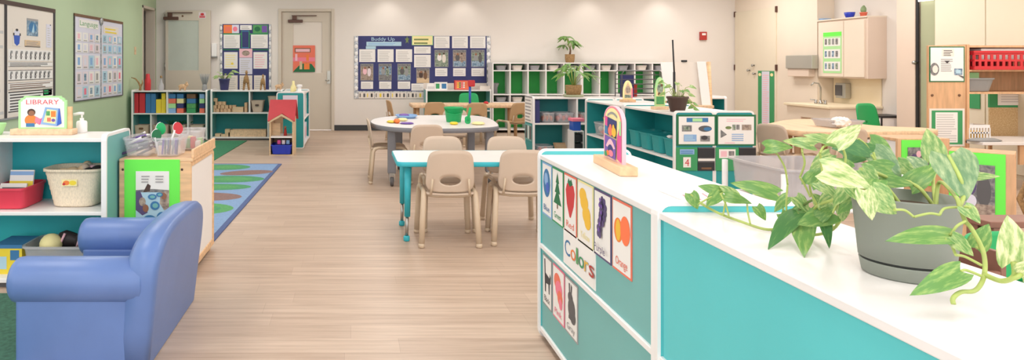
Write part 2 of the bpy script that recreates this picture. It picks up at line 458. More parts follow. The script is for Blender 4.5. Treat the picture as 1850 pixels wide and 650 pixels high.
# back wall with the door recess
DX0, DX1, DZ = XP(508, YB), XP(599, YB), ZP(21, YB)
mb = MB()
mb.box(-5.6, YB, 0, DX0, YB + 0.15, ZC, 'wall_cream'); mb.box(DX1, YB, 0, 10, YB + 0.15, ZC, 'wall_cream'); mb.box(DX0, YB, DZ, DX1, YB + 0.15, ZC, 'wall_cream')
st(mb, 'wall_back')
OY0, OY1, OZ = 11.74, 12.50, 2.24
mb = MB()
mb.box(XL - 0.15, 6.1, 0, XL, OY0, ZC, 'wall_green'); mb.box(XL - 0.15, -1.2, 0, XL, 6.1, 0.75, 'wall_green'); mb.box(XL - 0.15, -1.2, 2.5, XL, 6.1, ZC, 'wall_green')
for a, b in ((-1.2, -0.6), (1.4, 1.7), (3.7, 4.0), (6.0, 6.1)): mb.box(XL - 0.15, a, 0.75, XL, b, 2.5, 'wall_green')
mb.box(XL - 0.15, OY0, OZ, XL, OY1, ZC, 'wall_green'); mb.box(XL - 0.15, OY1, 0, XL, YB, ZC, 'wall_green')
st(mb, 'wall_left')
st(MB().box(-5.6, 10.6, 0, -5.5, YB, ZC, 'corridor').box(-5.5, 10.6, 0, XL - 0.15, 10.7, ZC, 'corridor'), 'wall_corridor')
for i, (a, b) in enumerate(((-0.6, 1.4), (1.7, 3.7), (4.0, 6.0))):     # unseen windows added in the near left wall to let in fill daylight
    mb = MB(); x0, x1 = XL - 0.11, XL - 0.04
    for c, d, e, f in ((a, a + 0.05, 0.75, 2.5), (b - 0.05, b, 0.75, 2.5), (a, b, 0.75, 0.80), (a, b, 2.45, 2.5), ((a + b) / 2 - 0.02, (a + b) / 2 + 0.02, 0.8, 2.45)): mb.box(x0, c, e, x1, d, f, 'white')
    st(mb, 'window_%d' % (i + 1))
mb = MB()                                        # left doorway frame
mb.box(XL - 0.16, OY0, 0, XL + 0.012, OY0 + 0.045, OZ, 'door_paint'); mb.box(XL - 0.16, OY1 - 0.045, 0, XL + 0.012, OY1, OZ, 'door_paint'); mb.box(XL - 0.16, OY0, OZ - 0.045, XL + 0.012, OY1, OZ, 'door_paint')
st(mb, 'trim_1', 0.003)
mb = MB()                                        # back doorway frame, proud of the wall
fx0, fx1, fz = XP(503, YB), XP(604, YB), ZP(16, YB)
mb.box(fx0, YB - 0.02, 0, fx0 + 0.055, YB + 0.14, fz, 'door_paint'); mb.box(fx1 - 0.055, YB - 0.02, 0, fx1, YB + 0.14, fz, 'door_paint'); mb.box(fx0 + 0.055, YB - 0.02, fz - 0.05, fx1 - 0.055, YB + 0.14, fz, 'door_paint')
st(mb, 'trim_2', 0.003)
st(MB().box(fx1, YB - 0.012, 0, XR, YB, 0.10, 'rubber_black'), 'baseboard_back')
st(MB().box(XL + 0.01, YB - 0.012, 0, fx0, YB, 0.10, 'rubber_black'), 'baseboard_back_corner')
st(MB().box(XL, -1.0, 0, XL + 0.012, OY0, 0.10, 'rubber_black'), 'baseboard_left')
# back door leaf
t = sthing('door_1', ((DX0 + DX1) / 2, YB + 0.06, 0)); lx0, lx1, lz = fx0 + 0.058, fx1 - 0.058, fz - 0.053
wx0, wx1, wz0, wz1 = XP(529, YB), XP(582, YB), ZP(132, YB), ZP(39, YB); y0, y1 = YB + 0.04, YB + 0.085
mb = MB(); mb.box(lx0, y0, 0.01, lx1, y1, wz0, 'door_paint'); mb.box(lx0, y0, wz1, lx1, y1, lz, 'door_paint'); mb.box(lx0, y0, wz0, wx0, y1, wz1, 'door_paint'); mb.box(wx1, y0, wz0, lx1, y1, wz1, 'door_paint'); mb.build('leaf', t, world=True)
mb = MB(); mb.box(wx0, y0 + 0.02, wz0, wx1, y0 + 0.028, wz1, 'paper_warm'); mb.build('window_pane', t, world=True)
def closer(parent, x, y, z):
    mb = MB(); mb.box(x - 0.11, y - 0.05, z - 0.10, x + 0.16, y, z - 0.045, 'bronze'); mb.box(x - 0.03, y - 0.06, z - 0.05, x + 0.05, y - 0.01, z + 0.02, 'bronze')
    c = mb.build('door_closer', parent, world=True, bevel=0.006)
    MB().box(x - 0.04, y - 0.055, z + 0.02, x + 0.42, y - 0.03, z + 0.035, 'bronze').build('closer_arm', c, world=True)
closer(t, XP(531, YB), y0, ZP(31, YB))
mb = MB(); mb.box(XP(591, YB), y0 - 0.015, ZP(151, YB), XP(597, YB), y0, ZP(128, YB), 'steel'); mb.tube([(XP(594, YB), y0 - 0.01, ZP(145, YB)), (XP(594, YB), y0 - 0.06, ZP(145, YB)), (XP(588, YB), y0 - 0.06, ZP(145, YB))], 0.012, 'steel'); mb.build('door_handle', t, world=True)
w_, h_ = XP(569, YB) - XP(529, YB), ZP(82, YB) - ZP(130, YB)
sheet('picture_print', 'coral and green painted picture taped to the pane of the closed back door', 'picture', (XP(529, YB), y0 - 0.006, ZP(130, YB)), 0, w_, h_, 'coral',
      [('P', [(0, 0), (1, 0), (1, 0.12), (0.85, 0.3), (0.6, 0.34), (0.35, 0.3), (0.1, 0.1)], 'green_dark'), ('R', 0.08, 0.74, 0.8, 0.9, 'brown'), ('R', 0.12, 0.76, 0.76, 0.87, 'pink_pale'), ('R', 0.0, 0.4, 1, 0.55, 'pink'), ('R', 0.3, 0.1, 0.42, 0.4, 'wood_pale'), ('R', 0.5, 0.1, 0.75, 0.33, 'orange'), ('R', 0.1, 0.42, 0.2, 0.68, 'pink_pale'), ('R', 0.6, 0.42, 0.72, 0.66, 'orange')])
# open left door, swung back against the back wall
yd = 12.46
ax0, ax1, az = XP(299, yd), XP(380, yd), ZP(19, yd)
t = sthing('door_2', (ax0, yd, 0))
gx0, gx1, gz0, gz1 = XP(303.5, yd), XP(359, yd), ZP(127, yd), ZP(37, yd)
mb = MB(); y0, y1 = yd, yd + 0.045
mb.box(ax0, y0, 0.01, ax1, y1, gz0, 'door_paint'); mb.box(ax0, y0, gz1, ax1, y1, az, 'door_paint'); mb.box(ax0, y0, gz0, gx0, y1, gz1, 'door_paint'); mb.box(gx1, y0, gz0, ax1, y1, gz1, 'door_paint'); mb.build('leaf', t, world=True)
mb = MB(); mb.box(gx0, y0 + 0.012, gz0, gx1, y0 + 0.03, gz1, 'frosted'); mb.build('glass_panel', t, world=True)
for py in (32, 120, 205):
    MB().tube([(ax0 - 0.012, yd, ZP(py + 6, yd)), (ax0 - 0.012, yd, ZP(py - 6, yd))], 0.011, 'metal').build('hinge', t, world=True)
closer(t, XP(307, yd), y0, ZP(26, yd))
mb = MB(); mb.tube([(XP(330, yd), yd + 0.001, ZP(29, yd)), (XP(330, yd), yd - 0.012, ZP(29, yd))], 0.018, 'brown'); mb.build('peephole', t, world=True)
sheet('notice', 'small red and white notice at the top corner of the open door', 'notice', (XP(359, yd), yd - 0.004, ZP(33, yd)), 0, 0.13, 0.11, 'paper_pink', [('R', 0.1, 0.1, 0.9, 0.34, 'red'), ('E', 0.5, 0.66, 0.26, 0.22, 'red'), ('R', 0.1, 0.42, 0.9, 0.5, 'red')])
mb = MB(); x = XP(388, YB); z = ZP(100, YB); mb.box(x - 0.05, YB - 0.07, z - 0.02, x + 0.05, YB, z + 0.22, 'white'); mb.box(x - 0.055, YB - 0.08, z - 0.04, x + 0.055, YB, z - 0.015, 'grey_mid'); one(mb, 'sanitizer_dispenser', 'white wall dispenser between the open door and the small notice board', 'dispenser', bevel=0.008)
mb = MB(); y = 11.35; mb.box(XL, y - 0.045, 1.38, XL + 0.008, y + 0.045, 1.51, 'wood_pale'); mb.box(XL + 0.008, y - 0.012, 1.43, XL + 0.016, y + 0.012, 1.46, 'wood_pale'); one(mb, 'light_switch', 'beige light switch on the green wall beside the doorway', 'switch', bevel=0.003)
mb = MB(); x, z = XP(1269, YB), ZP(65, YB); mb.box(x - 0.06, YB - 0.05, z - 0.075, x + 0.06, YB, z + 0.075, 'red_deep'); mb.box(x - 0.035, YB - 0.058, z + 0.01, x + 0.035, YB - 0.05, z + 0.05, 'paper'); one(mb, 'fire_alarm', 'small red fire alarm box high on the back wall', 'alarm', bevel=0.006)

# right side: closets, sink niche, doorway, cupboards
NY0, NY1, NX = 8.85, 10.36, 7.33
mb = MB(); mb.box(XR, NY1, 0, XR + 0.6, YB, ZC, 'cabinet_paint'); st(mb, 'wall_right')
mb = MB(); mb.box(NX, NY0 - 0.3, 0, NX + 0.1, NY1, ZC, 'wall_cream'); st(mb, 'wall_niche')
mb = MB(); mb.box(XR, 8.565, 0, XR + 0.14, NY0, ZC, 'cabinet_side'); st(mb, 'wall_pillar')
mb = MB(); mb.box(XR, -1.2, 0, XR + 0.14, 8.27, ZC, 'closet_paint'); mb.box(XR, 8.27, 2.06, XR + 0.14, 8.565, ZC, 'cabinet_side'); st(mb, 'wall_right_near')
st(MB().box(7.75, 7.2, 0, 7.85, 9.4, ZC, 'sage'), 'wall_sage')
st(MB().box(XR - 0.012, 9.9, 0, XR, NY1 + 0.001, 0.1, 'rubber_black').box(XR - 0.012, 8.6, 0, XR, NY0, 0.1, 'rubber_black'), 'baseboard_right')
t = sthing('door_3', (XR, 12.0, 0))
ya, yb_ = YX(1329.5, XR), YX(1403.5, XR)
MB().box(XR - 0.02, yb_, 0.03, XR, ya, 2.17, 'closet_paint').build('leaf', t, world=True, bevel=0.003)
for py in (20, 122): 
    for y in (ya + 0.005, yb_ - 0.005):
        z = H - (py - VY) / 105
        MB().box(XR - 0.028, y - 0.015, z - 0.05, XR, y + 0.015, z + 0.05, 'bronze').build('hinge', t, world=True)
for px, py in ((1357, 127), (1365, 118), (1367, 133)):
    y = YX(px, XR); z = H - (py - VY) * y / F
    MB().lathe([(0.012, 0), (0.012, 0.03), (0.024, 0.035), (0.02, 0.05), (0.001, 0.055)], 'metal', 12, T=Matrix.Translation((XR - 0.02, y, z)) @ Matrix.Rotation(-PI / 2, 4, 'Y')).build('knob', t, world=True)
# strip chart on the closet
yA = YX(1369, XR - 0.03); yB2 = YX(1398, XR - 0.03); w_ = yA - yB2
sheet('wall_chart', 'tall narrow green bordered chart hanging on the closet door', 'chart', (XR - 0.026, yA, 0.18), -PI / 2, w_, ZP(128, 11.6) - 0.18, 'green_mat',
      [('R', 0.24, 0.0, 0.72, 0.99, 'paper_lav'), ('L', 0.3, 0.04, 0.68, 0.95, 24, 'pink_pale'), ('E', 0.12, 0.93, 0.09, 0.03, 'yellow_pale'), ('E', 0.86, 0.93, 0.09, 0.03, 'yellow_pale')])
# paper towel dispenser
t = thing('towel_dispenser', 'steel paper towel dispenser on the beige panel beside the sink', 'dispenser', (XR, 11.0, 1.1)); y0, y1 = YX(1466, XR - 0.12) , YX(1419, XR - 0.12)
MB().box(XR - 0.12, y0, ZP(124, 10.7), XR, y1, ZP(100, 10.7), 'steel').build('body', t, world=True, bevel=0.01)
MB().box(XR - 0.10, y0 + 0.1, ZP(138, 10.7), XR, y1 - 0.02, ZP(124, 10.7), 'cabinet_side').build('tray', t, world=True, bevel=0.006)
# wall cabinet
t = thing('wall_cabinet', 'beige wall cabinet with two doors above the sink', 'cabinet', (XR + 0.1, 9.8, 1.0)); cy0, cy1 = YX(1568, XR), NY1 - 0.02
cz0, cz1 = 1.02, ZP(31, cy0)
MB().box(XR, cy0, cz0, NX, cy1, cz1, 'cabinet_side').build('body', t, world=True, bevel=0.003)
MB().box(XR - 0.02, cy0, cz1, NX, cy1, cz1 + 0.02, 'cabinet_paint').build('cornice', t, world=True, bevel=0.003)
ym = YX(1526, XR)
for a, b in ((cy0 + 0.05, ym - 0.008), (ym + 0.008, cy1 - 0.03)):
    MB().box(XR - 0.018, a, cz0 + 0.02, XR, b, cz1 - 0.03, 'cabinet_paint').build('door', t, world=True, bevel=0.003)
ya = YX(1486, XR - 0.03); yb_ = YX(1519, XR - 0.03); zz0, zz1 = ZP(132, 10.0), ZP(58, 10.0)
els = [('R', 0.0, 0.9, 1.0, 1.0, 'lime'), ('R', 0.06, 0.66, 0.94, 0.86, 'paper'), ('R', 0.06, 0.36, 0.94, 0.58, 'paper'), ('R', 0.06, 0.05, 0.94, 0.28, 'paper')]
els += [('R', 0.1 + 0.2 * i, v + 0.02, 0.22 + 0.2 * i, v + 0.16, random.choice(['grey_photo', 'photo_blue', 'grey_mid', 'photo_green'])) for i in range(4) for v in (0.08, 0.38, 0.68)]
els += [('T', 'routine', 0.15, 0.925, 0.85, 0.05, 'paper')][:0]
sheet('wall_chart', 'bright green picture chart stuck on the left door of the wall cabinet', 'chart', (XR - 0.021, ya, zz0), -PI / 2, ya - yb_, zz1 - zz0, 'green_pale', els)
# things on the cabinet
zc = cz1 + 0.02
y = YX(1535, XR + 0.12); s_ = F / y
mb = MB(); mb.lathe([(0.03, 0), (0.045, 0.004), (0.062, 0.05), (0.068, 0.085), (0.062, 0.085), (0.05, 0.03), (0.001, 0.012)], 'blue_royal', 20, (XR + 0.12, y, zc)); one(mb, 'bowl', 'blue bowl on top of the wall cabinet', 'bowl')
y = YX(1560, XR + 0.12)
t = thing('potted_plant', 'tiny plant in a terracotta pot on top of the wall cabinet', 'plant', (XR + 0.12, y, zc))
MB().lathe([(0.03, 0), (0.034, 0.003), (0.042, 0.05), (0.046, 0.05), (0.046, 0.065), (0.036, 0.065), (0.03, 0.055), (0.001, 0.055)], 'coral', 18).build('pot', t)
mb = MB(); mb.ell((0, 0, 0.10), 0.036, 0.036, 0.055, 'leaf_sage'); mb.ell((0.01, 0.01, 0.13), 0.022, 0.022, 0.035, 'leaf_sage'); mb.build('plant_body', t)
y = YX(1489, XR + 0.12)
mb = MB(); mb.tub(XR + 0.1, y, zc, zc + 0.025, 0.07, 0.1, 0.075, 0.105, 'blue_pale'); one(mb, 'tray', 'pale blue tray lying at the back end of the wall cabinet top', 'tray')
# sink counter
sx, sy0, sy1, sz = 6.57, YX(1496.5, 6.57), NY1 + 0.02, 0.64
t = thing('sink_counter', 'low cream sink counter in the niche of the right wall', 'counter', (6.9, 9.9, 0))
MB().box(sx, sy0, sz - 0.035, NX - 0.002, sy1, sz, 'splash').build('worktop', t, world=True, bevel=0.006)
MB().box(sx + 0.04, sy0 + 0.02, sz - 0.19, NX - 0.002, sy1 - 0.02, sz - 0.035, 'cabinet_paint').build('apron', t, world=True)
MB().box(sx + 0.25, sy0 + 0.02, 0, NX - 0.002, sy1 - 0.02, sz - 0.19, 'cabinet_side').build('base_cabinet', t, world=True)
MB().box(NX - 0.02, sy0 + 0.02, sz, NX - 0.003, sy1 - 0.03, cz0, 'splash').build('backsplash', t, world=True)
mb = MB(); fy = 9.98; fx = 6.86
mb.lathe([(0.03, 0), (0.03, 0.02), (0.016, 0.03), (0.014, 0.05)], 'metal', 14, (fx, fy, sz)); mb.tube([(fx, fy, sz + 0.04), (fx, fy, sz + 0.24), (fx - 0.03, fy, sz + 0.30), (fx - 0.10, fy, sz + 0.31), (fx - 0.14, fy, sz + 0.27)], 0.011, 'metal')
fa = mb.build('faucet', t, world=True)
for dy in (-0.1, 0.1):
    h = MB(); h.lathe([(0.022, 0), (0.022, 0.02), (0.014, 0.03), (0.02, 0.055), (0.001, 0.06)], 'metal', 12, (fx, fy + dy, sz)); h.tube([(fx, fy + dy, sz + 0.05), (fx - 0.06, fy + dy * 1.4, sz + 0.06)], 0.008, 'metal'); h.build('tap_handle', t, world=True)
t = thing('soap_dispenser', 'grey soap dispenser on the cream backsplash beside the faucet', 'dispenser', (NX - 0.07, 9.45, 0.7)); y0, y1 = YX(1526, NX - 0.1), YX(1512, NX - 0.1)
mb = MB(); mb.box(NX - 0.11, y0 - 0.02, ZP(181, 9.5), NX - 0.021, y1 + 0.02, ZP(152, 9.5), 'steel'); mb.build('body', t, world=True, bevel=0.008)
MB().box(NX - 0.115, y0 + 0.04, ZP(176, 9.5), NX - 0.109, y1 + 0.02, ZP(156, 9.5), 'grey_dark').build('window', t, world=True)
# small fridge by the pillar
t = thing('small_fridge', 'low white appliance with a dark top between the sink and the pillar', 'fridge', (7.1, 9.05, 0))
MB().box(6.93, 8.92, 0.03, 7.28, 9.28, 0.52, 'white').build('body', t, world=True, bevel=0.008)
MB().box(6.92, 8.91, 0.52, 7.29, 9.29, 0.545, 'black').build('top', t, world=True, bevel=0.004)
MB().box(6.915, 8.905, 0.02, 6.93, 8.92, 0.52, 'black').box(7.278, 8.905, 0.02, 7.293, 8.92, 0.52, 'black').build('side_trim', t, world=True)
MB().box(6.95, 8.94, 0, 7.26, 9.26, 0.03, 'black').build('foot_base', t, world=True)
# door leaf edge in the narrow opening
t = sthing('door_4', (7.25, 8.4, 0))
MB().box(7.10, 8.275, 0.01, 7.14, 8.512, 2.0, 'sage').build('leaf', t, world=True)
MB().box(7.08, 8.527, 0.0, 7.095, 8.562, 2.05, 'black').build('gap_shadow', t, world=True)  # black strip stands in for the shadow line in the door gap
MB().lathe([(0.012, 0), (0.012, 0.03), (0.025, 0.035), (0.02, 0.055), (0.001, 0.06)], 'metal', 12, T=Matrix.Translation((7.08, 8.54, 1.24)) @ Matrix.Rotation(-PI / 2, 4, 'Y')).build('knob', t, world=True)
one(MB().box(7.08, 8.30, 2.0, 7.075, 8.52, 2.05, 'lamp'), 'light_fitting', 'bright light strip above the narrow doorway on the right', 'light')
# cupboard doors right of the doorway
y2 = YX(1780, XR - 0.02)
for a, b, lb in ((y2 + 0.006, 8.24, 'door_5'), (6.6, y2 - 0.006, 'door_6')):
    t = sthing(lb, (XR, (a + b) / 2, 0))
    MB().box(XR - 0.02, a, 0.05, XR, b, 2.6, 'closet_paint').build('leaf', t, world=True, bevel=0.004)
    MB().tube([(XR - 0.02, a + 0.05, 0.95), (XR - 0.05, a + 0.05, 0.95), (XR - 0.05, a + 0.05, 1.07), (XR - 0.02, a + 0.05, 1.07)], 0.006, 'metal').build('handle', t, world=True)

# ================================================================ light: ceiling troffers, wall washers, daylight fill through the open back and added windows
def area(x, y, z, sx_, sy_, p, name='ceiling_light', rot=(0, 0, 0), col=(1, 0.975, 0.945)):
    l = bpy.data.lights.new(name, 'AREA'); l.shape = 'RECTANGLE'; l.size = sx_; l.size_y = sy_; l.energy = p; l.color = col
    o = bpy.data.objects.new(name, l); o.location = (x, y, z); o.rotation_euler = rot; C.objects.link(o); return o
for x in (-2.2, 0.6, 3.4, 6.0):
    for y in (0.6, 3.2, 5.8, 8.4, 10.9): area(x, y, ZC - 0.02, 0.6, 1.2, 24 if x > 5 and y > 5 else 15)
for px in (430, 700, 835, 1060, 1190):
    l = bpy.data.lights.new('wall_washer', 'SPOT'); l.energy = 9; l.spot_size = math.radians(95); l.spot_blend = 0.7; l.shadow_soft_size = 0.06; l.color = (1, 0.95, 0.88)
    o = bpy.data.objects.new('wall_washer', l); o.location = (XP(px, YB), YB - 0.32, ZC - 0.03); C.objects.link(o)
w = bpy.data.worlds.new('daylight'); bpy.context.scene.world = w; w.use_nodes = True
w.node_tree.nodes['Background'].inputs['Color'].default_value = (0.95, 0.97, 1.0, 1); w.node_tree.nodes['Background'].inputs['Strength'].default_value = 1.7
cam = bpy.data.cameras.new('camera'); cam.sensor_width = 36; cam.lens = F * 36 / 1850; cam.shift_x = (925 - VX) / 1850; cam.shift_y = -(325 - VY) / 1850; cam.clip_start = 0.02
co = bpy.data.objects.new('camera', cam); co.location = (0, 0, H); co.rotation_euler = (PI / 2, 0, 0); C.objects.link(co)
sc = bpy.context.scene; sc.camera = co
sc.view_settings.view_transform = 'Standard'; sc.view_settings.look = 'None'; sc.view_settings.gamma = 1; sc.view_settings.use_curve_mapping = False
sc.view_settings.exposure = 0.46
sc.cycles.max_bounces = 8; sc.cycles.transparent_max_bounces = 12; sc.cycles.use_denoising = True
sc.cycles.sample_clamp_indirect = 6.0; sc.cycles.caustics_reflective = False; sc.cycles.caustics_refractive = False
# ================================================================ left foreground
t_ = MB(); t_.box(-3.55, 1.4, 0, -1.33, 3.62, 0.008, 'carpet_dark'); one(t_, 'carpet', 'dark green carpet on the floor in front of the library shelf', 'carpet', bevel=0.003)
# blue armchair, sitter faces -X
ac = thing('armchair', 'blue vinyl child armchair with rolled arms and an arched back', 'armchair', (-1.09, 3.14, 0))
def arch(y0, y1, zs, ztop, inset):
    cy = (y0 + y1) / 2; hw = (y1 - y0) / 2 - inset; pts = [(cy - hw * 0.955, 0.004), (cy - hw * 0.975, zs * 0.5)]
    n = 22
    for k in range(n + 1):
        a = PI - PI * k / n; c, s_ = math.cos(a), math.sin(a)
        u = math.copysign(abs(c) ** 0.62, c); v = abs(s_) ** 0.72
        pts.append((cy + u * hw, zs + (ztop - inset - zs) * v))
    pts += [(cy + hw * 0.975, zs * 0.5), (cy + hw * 0.955, 0.004)]
    return pts
L = []
for x, ins in ((-0.815, 0.035), (-0.82, 0.012), (-0.835, 0.0), (-0.885, 0.0), (-0.925, 0.012), (-0.95, 0.04), (-0.958, 0.08)):
    L.append([(x + 0.11 * p[1], p[0], p[1]) for p in arch(2.70, 3.58, 0.34, 0.555, ins)])
MB().loft(L, 'blue_vinyl').build('backrest', ac, world=True)
for yc, sg in ((2.795, -1), (3.485, 1)):
    Lr = []
    for x, k in ((-1.372, 0.55), (-1.372, 0.8), (-1.36, 0.95), (-1.335, 1.0), (-1.1, 1.0), (-0.87, 1.0), (-0.86, 0.9)):
        Lr.append([(x + (0.03 if x > -0.9 else 0), yc + sg * 0.008 + 0.095 * k * math.cos(2 * PI * q / 22), 0.342 + 0.093 * k * math.sin(2 * PI * q / 22)) for q in range(22)])
    a = MB().loft(Lr, 'blue_vinyl').build('arm', ac, world=True)
    ya, yb_ = (2.725, 2.87) if sg < 0 else (3.41, 3.555)
    MB().box(-1.345, ya, 0.008, -0.84, yb_, 0.30, 'blue_vinyl').build('arm_panel', a, world=True, bevel=0.014, seg=3)
MB().box(-1.33, 2.87, 0.02, -0.92, 3.41, 0.17, 'blue_vinyl').build('seat_base', ac, world=True, bevel=0.01)
MB().box(-1.355, 2.875, 0.172, -0.925, 3.405, 0.265, 'blue_vinyl').build('seat_cushion', ac, world=True, bevel=0.03, seg=4)

# library shelf
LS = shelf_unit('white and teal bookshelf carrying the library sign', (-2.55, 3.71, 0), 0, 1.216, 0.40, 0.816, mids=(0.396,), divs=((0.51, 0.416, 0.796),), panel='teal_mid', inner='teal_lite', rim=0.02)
# library sign
t = thing('library_sign', 'framed reading corner sign lettered LIBRARY on a wooden base', 'sign', (-1.77, 3.93, 0.816))
MB().box(-0.178, -0.04, 0, 0.178, 0.04, 0.034, 'maple_y').build('sign_base', t, bevel=0.004)
out = [(0, 0), (1, 0), (1, 0.86), (0.96, 0.88), (0.95, 0.93), (0.90, 0.95), (0.88, 1), (0.12, 1), (0.10, 0.95), (0.05, 0.93), (0.04, 0.88), (0, 0.86)]
inn = [(0.05 + 0.9 * u, 0.04 + 0.91 * v) for u, v in out]
els = [('P', inn, 'paper'), ('T', 'LIBRARY', 0.16, 0.745, 0.84, 0.145, 'red_bin'),
  ('E', 0.26, 0.26, 0.13, 0.17, 'orange'), ('E', 0.27, 0.50, 0.085, 0.11, 'brown_dark'), ('E', 0.275, 0.475, 0.062, 0.08, 'skin_brown'), ('P', [(0.16, 0.06), (0.34, 0.06), (0.34, 0.17), (0.16, 0.17)], 'blue_mid'), ('P', [(0.34, 0.20), (0.44, 0.12), (0.46, 0.30), (0.36, 0.38)], 'pink'), ('P', [(0.44, 0.12), (0.52, 0.2), (0.52, 0.36), (0.46, 0.30)], 'magenta'),
  ('P', [(0.46, 0.14), (0.80, 0.08), (0.84, 0.62), (0.56, 0.66)], 'blue_pale'), ('P', [(0.80, 0.08), (0.90, 0.16), (0.86, 0.62), (0.84, 0.62)], 'blue'), ('P', [(0.52, 0.2), (0.77, 0.15), (0.80, 0.56), (0.60, 0.60)], 'yellow_pale'), ('R', 0.58, 0.40, 0.66, 0.54, 'rug_lily_light'), ('R', 0.68, 0.36, 0.78, 0.54, 'orange'), ('R', 0.60, 0.22, 0.68, 0.34, 'coral'), ('E', 0.73, 0.26, 0.04, 0.05, 'purple')]
o = sheet_mb(0.277, 0.188, 'green_pale', els, 0.014, outline=out).build('sign_card', t, loc=(-0.142, -0.012, 0.034))
MB().box(0.128, -0.004, 0.034, 0.160, 0.014, 0.16, 'maple').build('sign_post', t, bevel=0.002)
t = thing('pump_bottle', 'small white pump bottle beside the library sign', 'bottle', (-1.60, 4.05, 0.816))
MB().lathe([(0.028, 0), (0.031, 0.004), (0.031, 0.06), (0.026, 0.068), (0.012, 0.072), (0.012, 0.085)], 'white', 18).build('bottle_body', t)
MB().tube([(0, 0, 0.08), (0, 0, 0.112)], 0.006, 'white').tube([(0.012, 0, 0.112), (-0.012, -0.002, 0.113), (-0.045, -0.01, 0.106)], 0.009, 'white').build('pump', t)
mb = MB(); mb.tub(-2.06, 3.92, 0.816, 0.88, 0.05, 0.05, 0.07, 0.07, 'green_pale', p=2.2); one(mb, 'bowl', 'pale green bowl at the left edge on the library shelf top', 'bowl')
# red bin with books
mb = MB(); mb.tub(-1.91, 3.91, 0.416, 0.535, 0.092, 0.135, 0.102, 0.15, 'red_bin', rim=0.006, p=7); one(mb, 'bin', 'red plastic bin of books on the middle of the library shelf', 'bin')
def leaning_book(x, y, z, w, h, th, tilt, cover, els, label, rz=0.0, group=None):
    T = Matrix.Translation((x, y, z)) @ Matrix.Rotation(rz, 4, 'Z') @ Matrix.Rotation(tilt, 4, 'X')
    mb = MB(); sheet_mb(w, h, cover, els, 0.003, mb, T); mb.box(0.003, 0.003, 0.003, w - 0.004, th - 0.003, h - 0.003, 'paper', T); mb.box(0, th - 0.003, 0, w, th, h, cover, T)
    return one(mb, 'picture_book', label, 'book', group)
leaning_book(-1.965, 3.90, 0.45, 0.135, 0.165, 0.012, -0.22, 'paper', [('R', 0, 0.35, 1, 0.62, 'yellow'), ('R', 0, 0.82, 1, 0.95, 'blue_pale'), ('E', 0.85, 0.25, 0.12, 0.12, 'blue')], 'white book with a yellow band standing in the red bin')
leaning_book(-1.99, 3.815, 0.44, 0.15, 0.12, 0.012, -0.5, 'paper', [('R', 0.1, 0.2, 0.95, 0.8, 'grey_dark'), ('L', 0.16, 0.3, 0.9, 0.75, 4, 'paper')], 'white and dark book leaning at the front of the red bin')
# wicker basket
t = thing('wicker_basket', 'cream wicker basket of soft toys on the library shelf', 'basket', (-1.57, 3.935, 0.416))
n = 72; Ls = []
prof = [(0.0, 0.86, 0.86), (0.006, 1.0, 1.0)] + [(0.2 * k / 14, 1 + 0.42 * k / 14, 1 + 0.22 * k / 14) for k in range(1, 15)]
def rg(a, b, z, amp, ph): return [((a + amp * math.sin(18 * 2 * PI * k / n + ph)) * q[0], (b + amp * math.sin(18 * 2 * PI * k / n + ph)) * q[1], z) for k, q in enumerate(sq(n, 4))]
for i, (z, sx_, sy_) in enumerate(prof): Ls.append(rg(0.116 * sx_, 0.105 * sy_, z, 0.0025, PI * (i % 2)))
Ls += [rg(0.176, 0.137, 0.202, 0, 0), rg(0.176, 0.137, 0.216, 0, 0), rg(0.162, 0.123, 0.216, 0, 0), rg(0.158, 0.12, 0.19, 0, 0), rg(0.108, 0.098, 0.012, 0, 0), rg(0.09, 0.08, 0.01, 0, 0)]
MB().loft(Ls, 'wicker').build('basket_body', t)
sheet_mb(0.085, 0.036, 'yellow_pale', [('E', 0.3, 0.5, 0.22, 0.36, 'orange'), ('E', 0.14, 0.3, 0.10, 0.2, 'red'), ('E', 0.72, 0.5, 0.24, 0.36, 'yellow')]).build('picture_tag', t, loc=(-0.045, -0.131, 0.125))
def doll(label, loc, body, hair, rz, skin='skin_brown'):
    d = thing('soft_toy', label, 'toy', loc, rz)
    MB().ell((0, 0, 0), 0.045, 0.032, 0.032, body).ell((-0.05, 0.01, 0.01), 0.03, 0.014, 0.014, body).ell((0.045, 0.024, -0.002), 0.028, 0.013, 0.013, body).build('toy_body', d)
    h = MB().ell((0.055, 0, 0.012), 0.03, 0.028, 0.03, skin).build('head', d)
    MB().ell((0.066, 0.0, 0.02), 0.026, 0.029, 0.028, hair).build('ear_patch', h)
doll('tan soft toy on top of the wicker basket nearest its middle', (-1.60, 3.92, 0.60), 'wood_pale', 'tan', 0.3, 'wood_pale')
doll('pinkish soft toy in the wicker basket beside the dark one', (-1.505, 3.97, 0.605), 'pink_pale', 'wood_pale', 2.4, 'tan')
doll('dark soft toy at the shelf end of the wicker basket', (-1.45, 3.90, 0.612), 'cloth_black', 'cloth_black', 0.9, 'brown_dark')
for kx, ky in ((-1.66, 3.95), (-1.53, 3.88)): pass
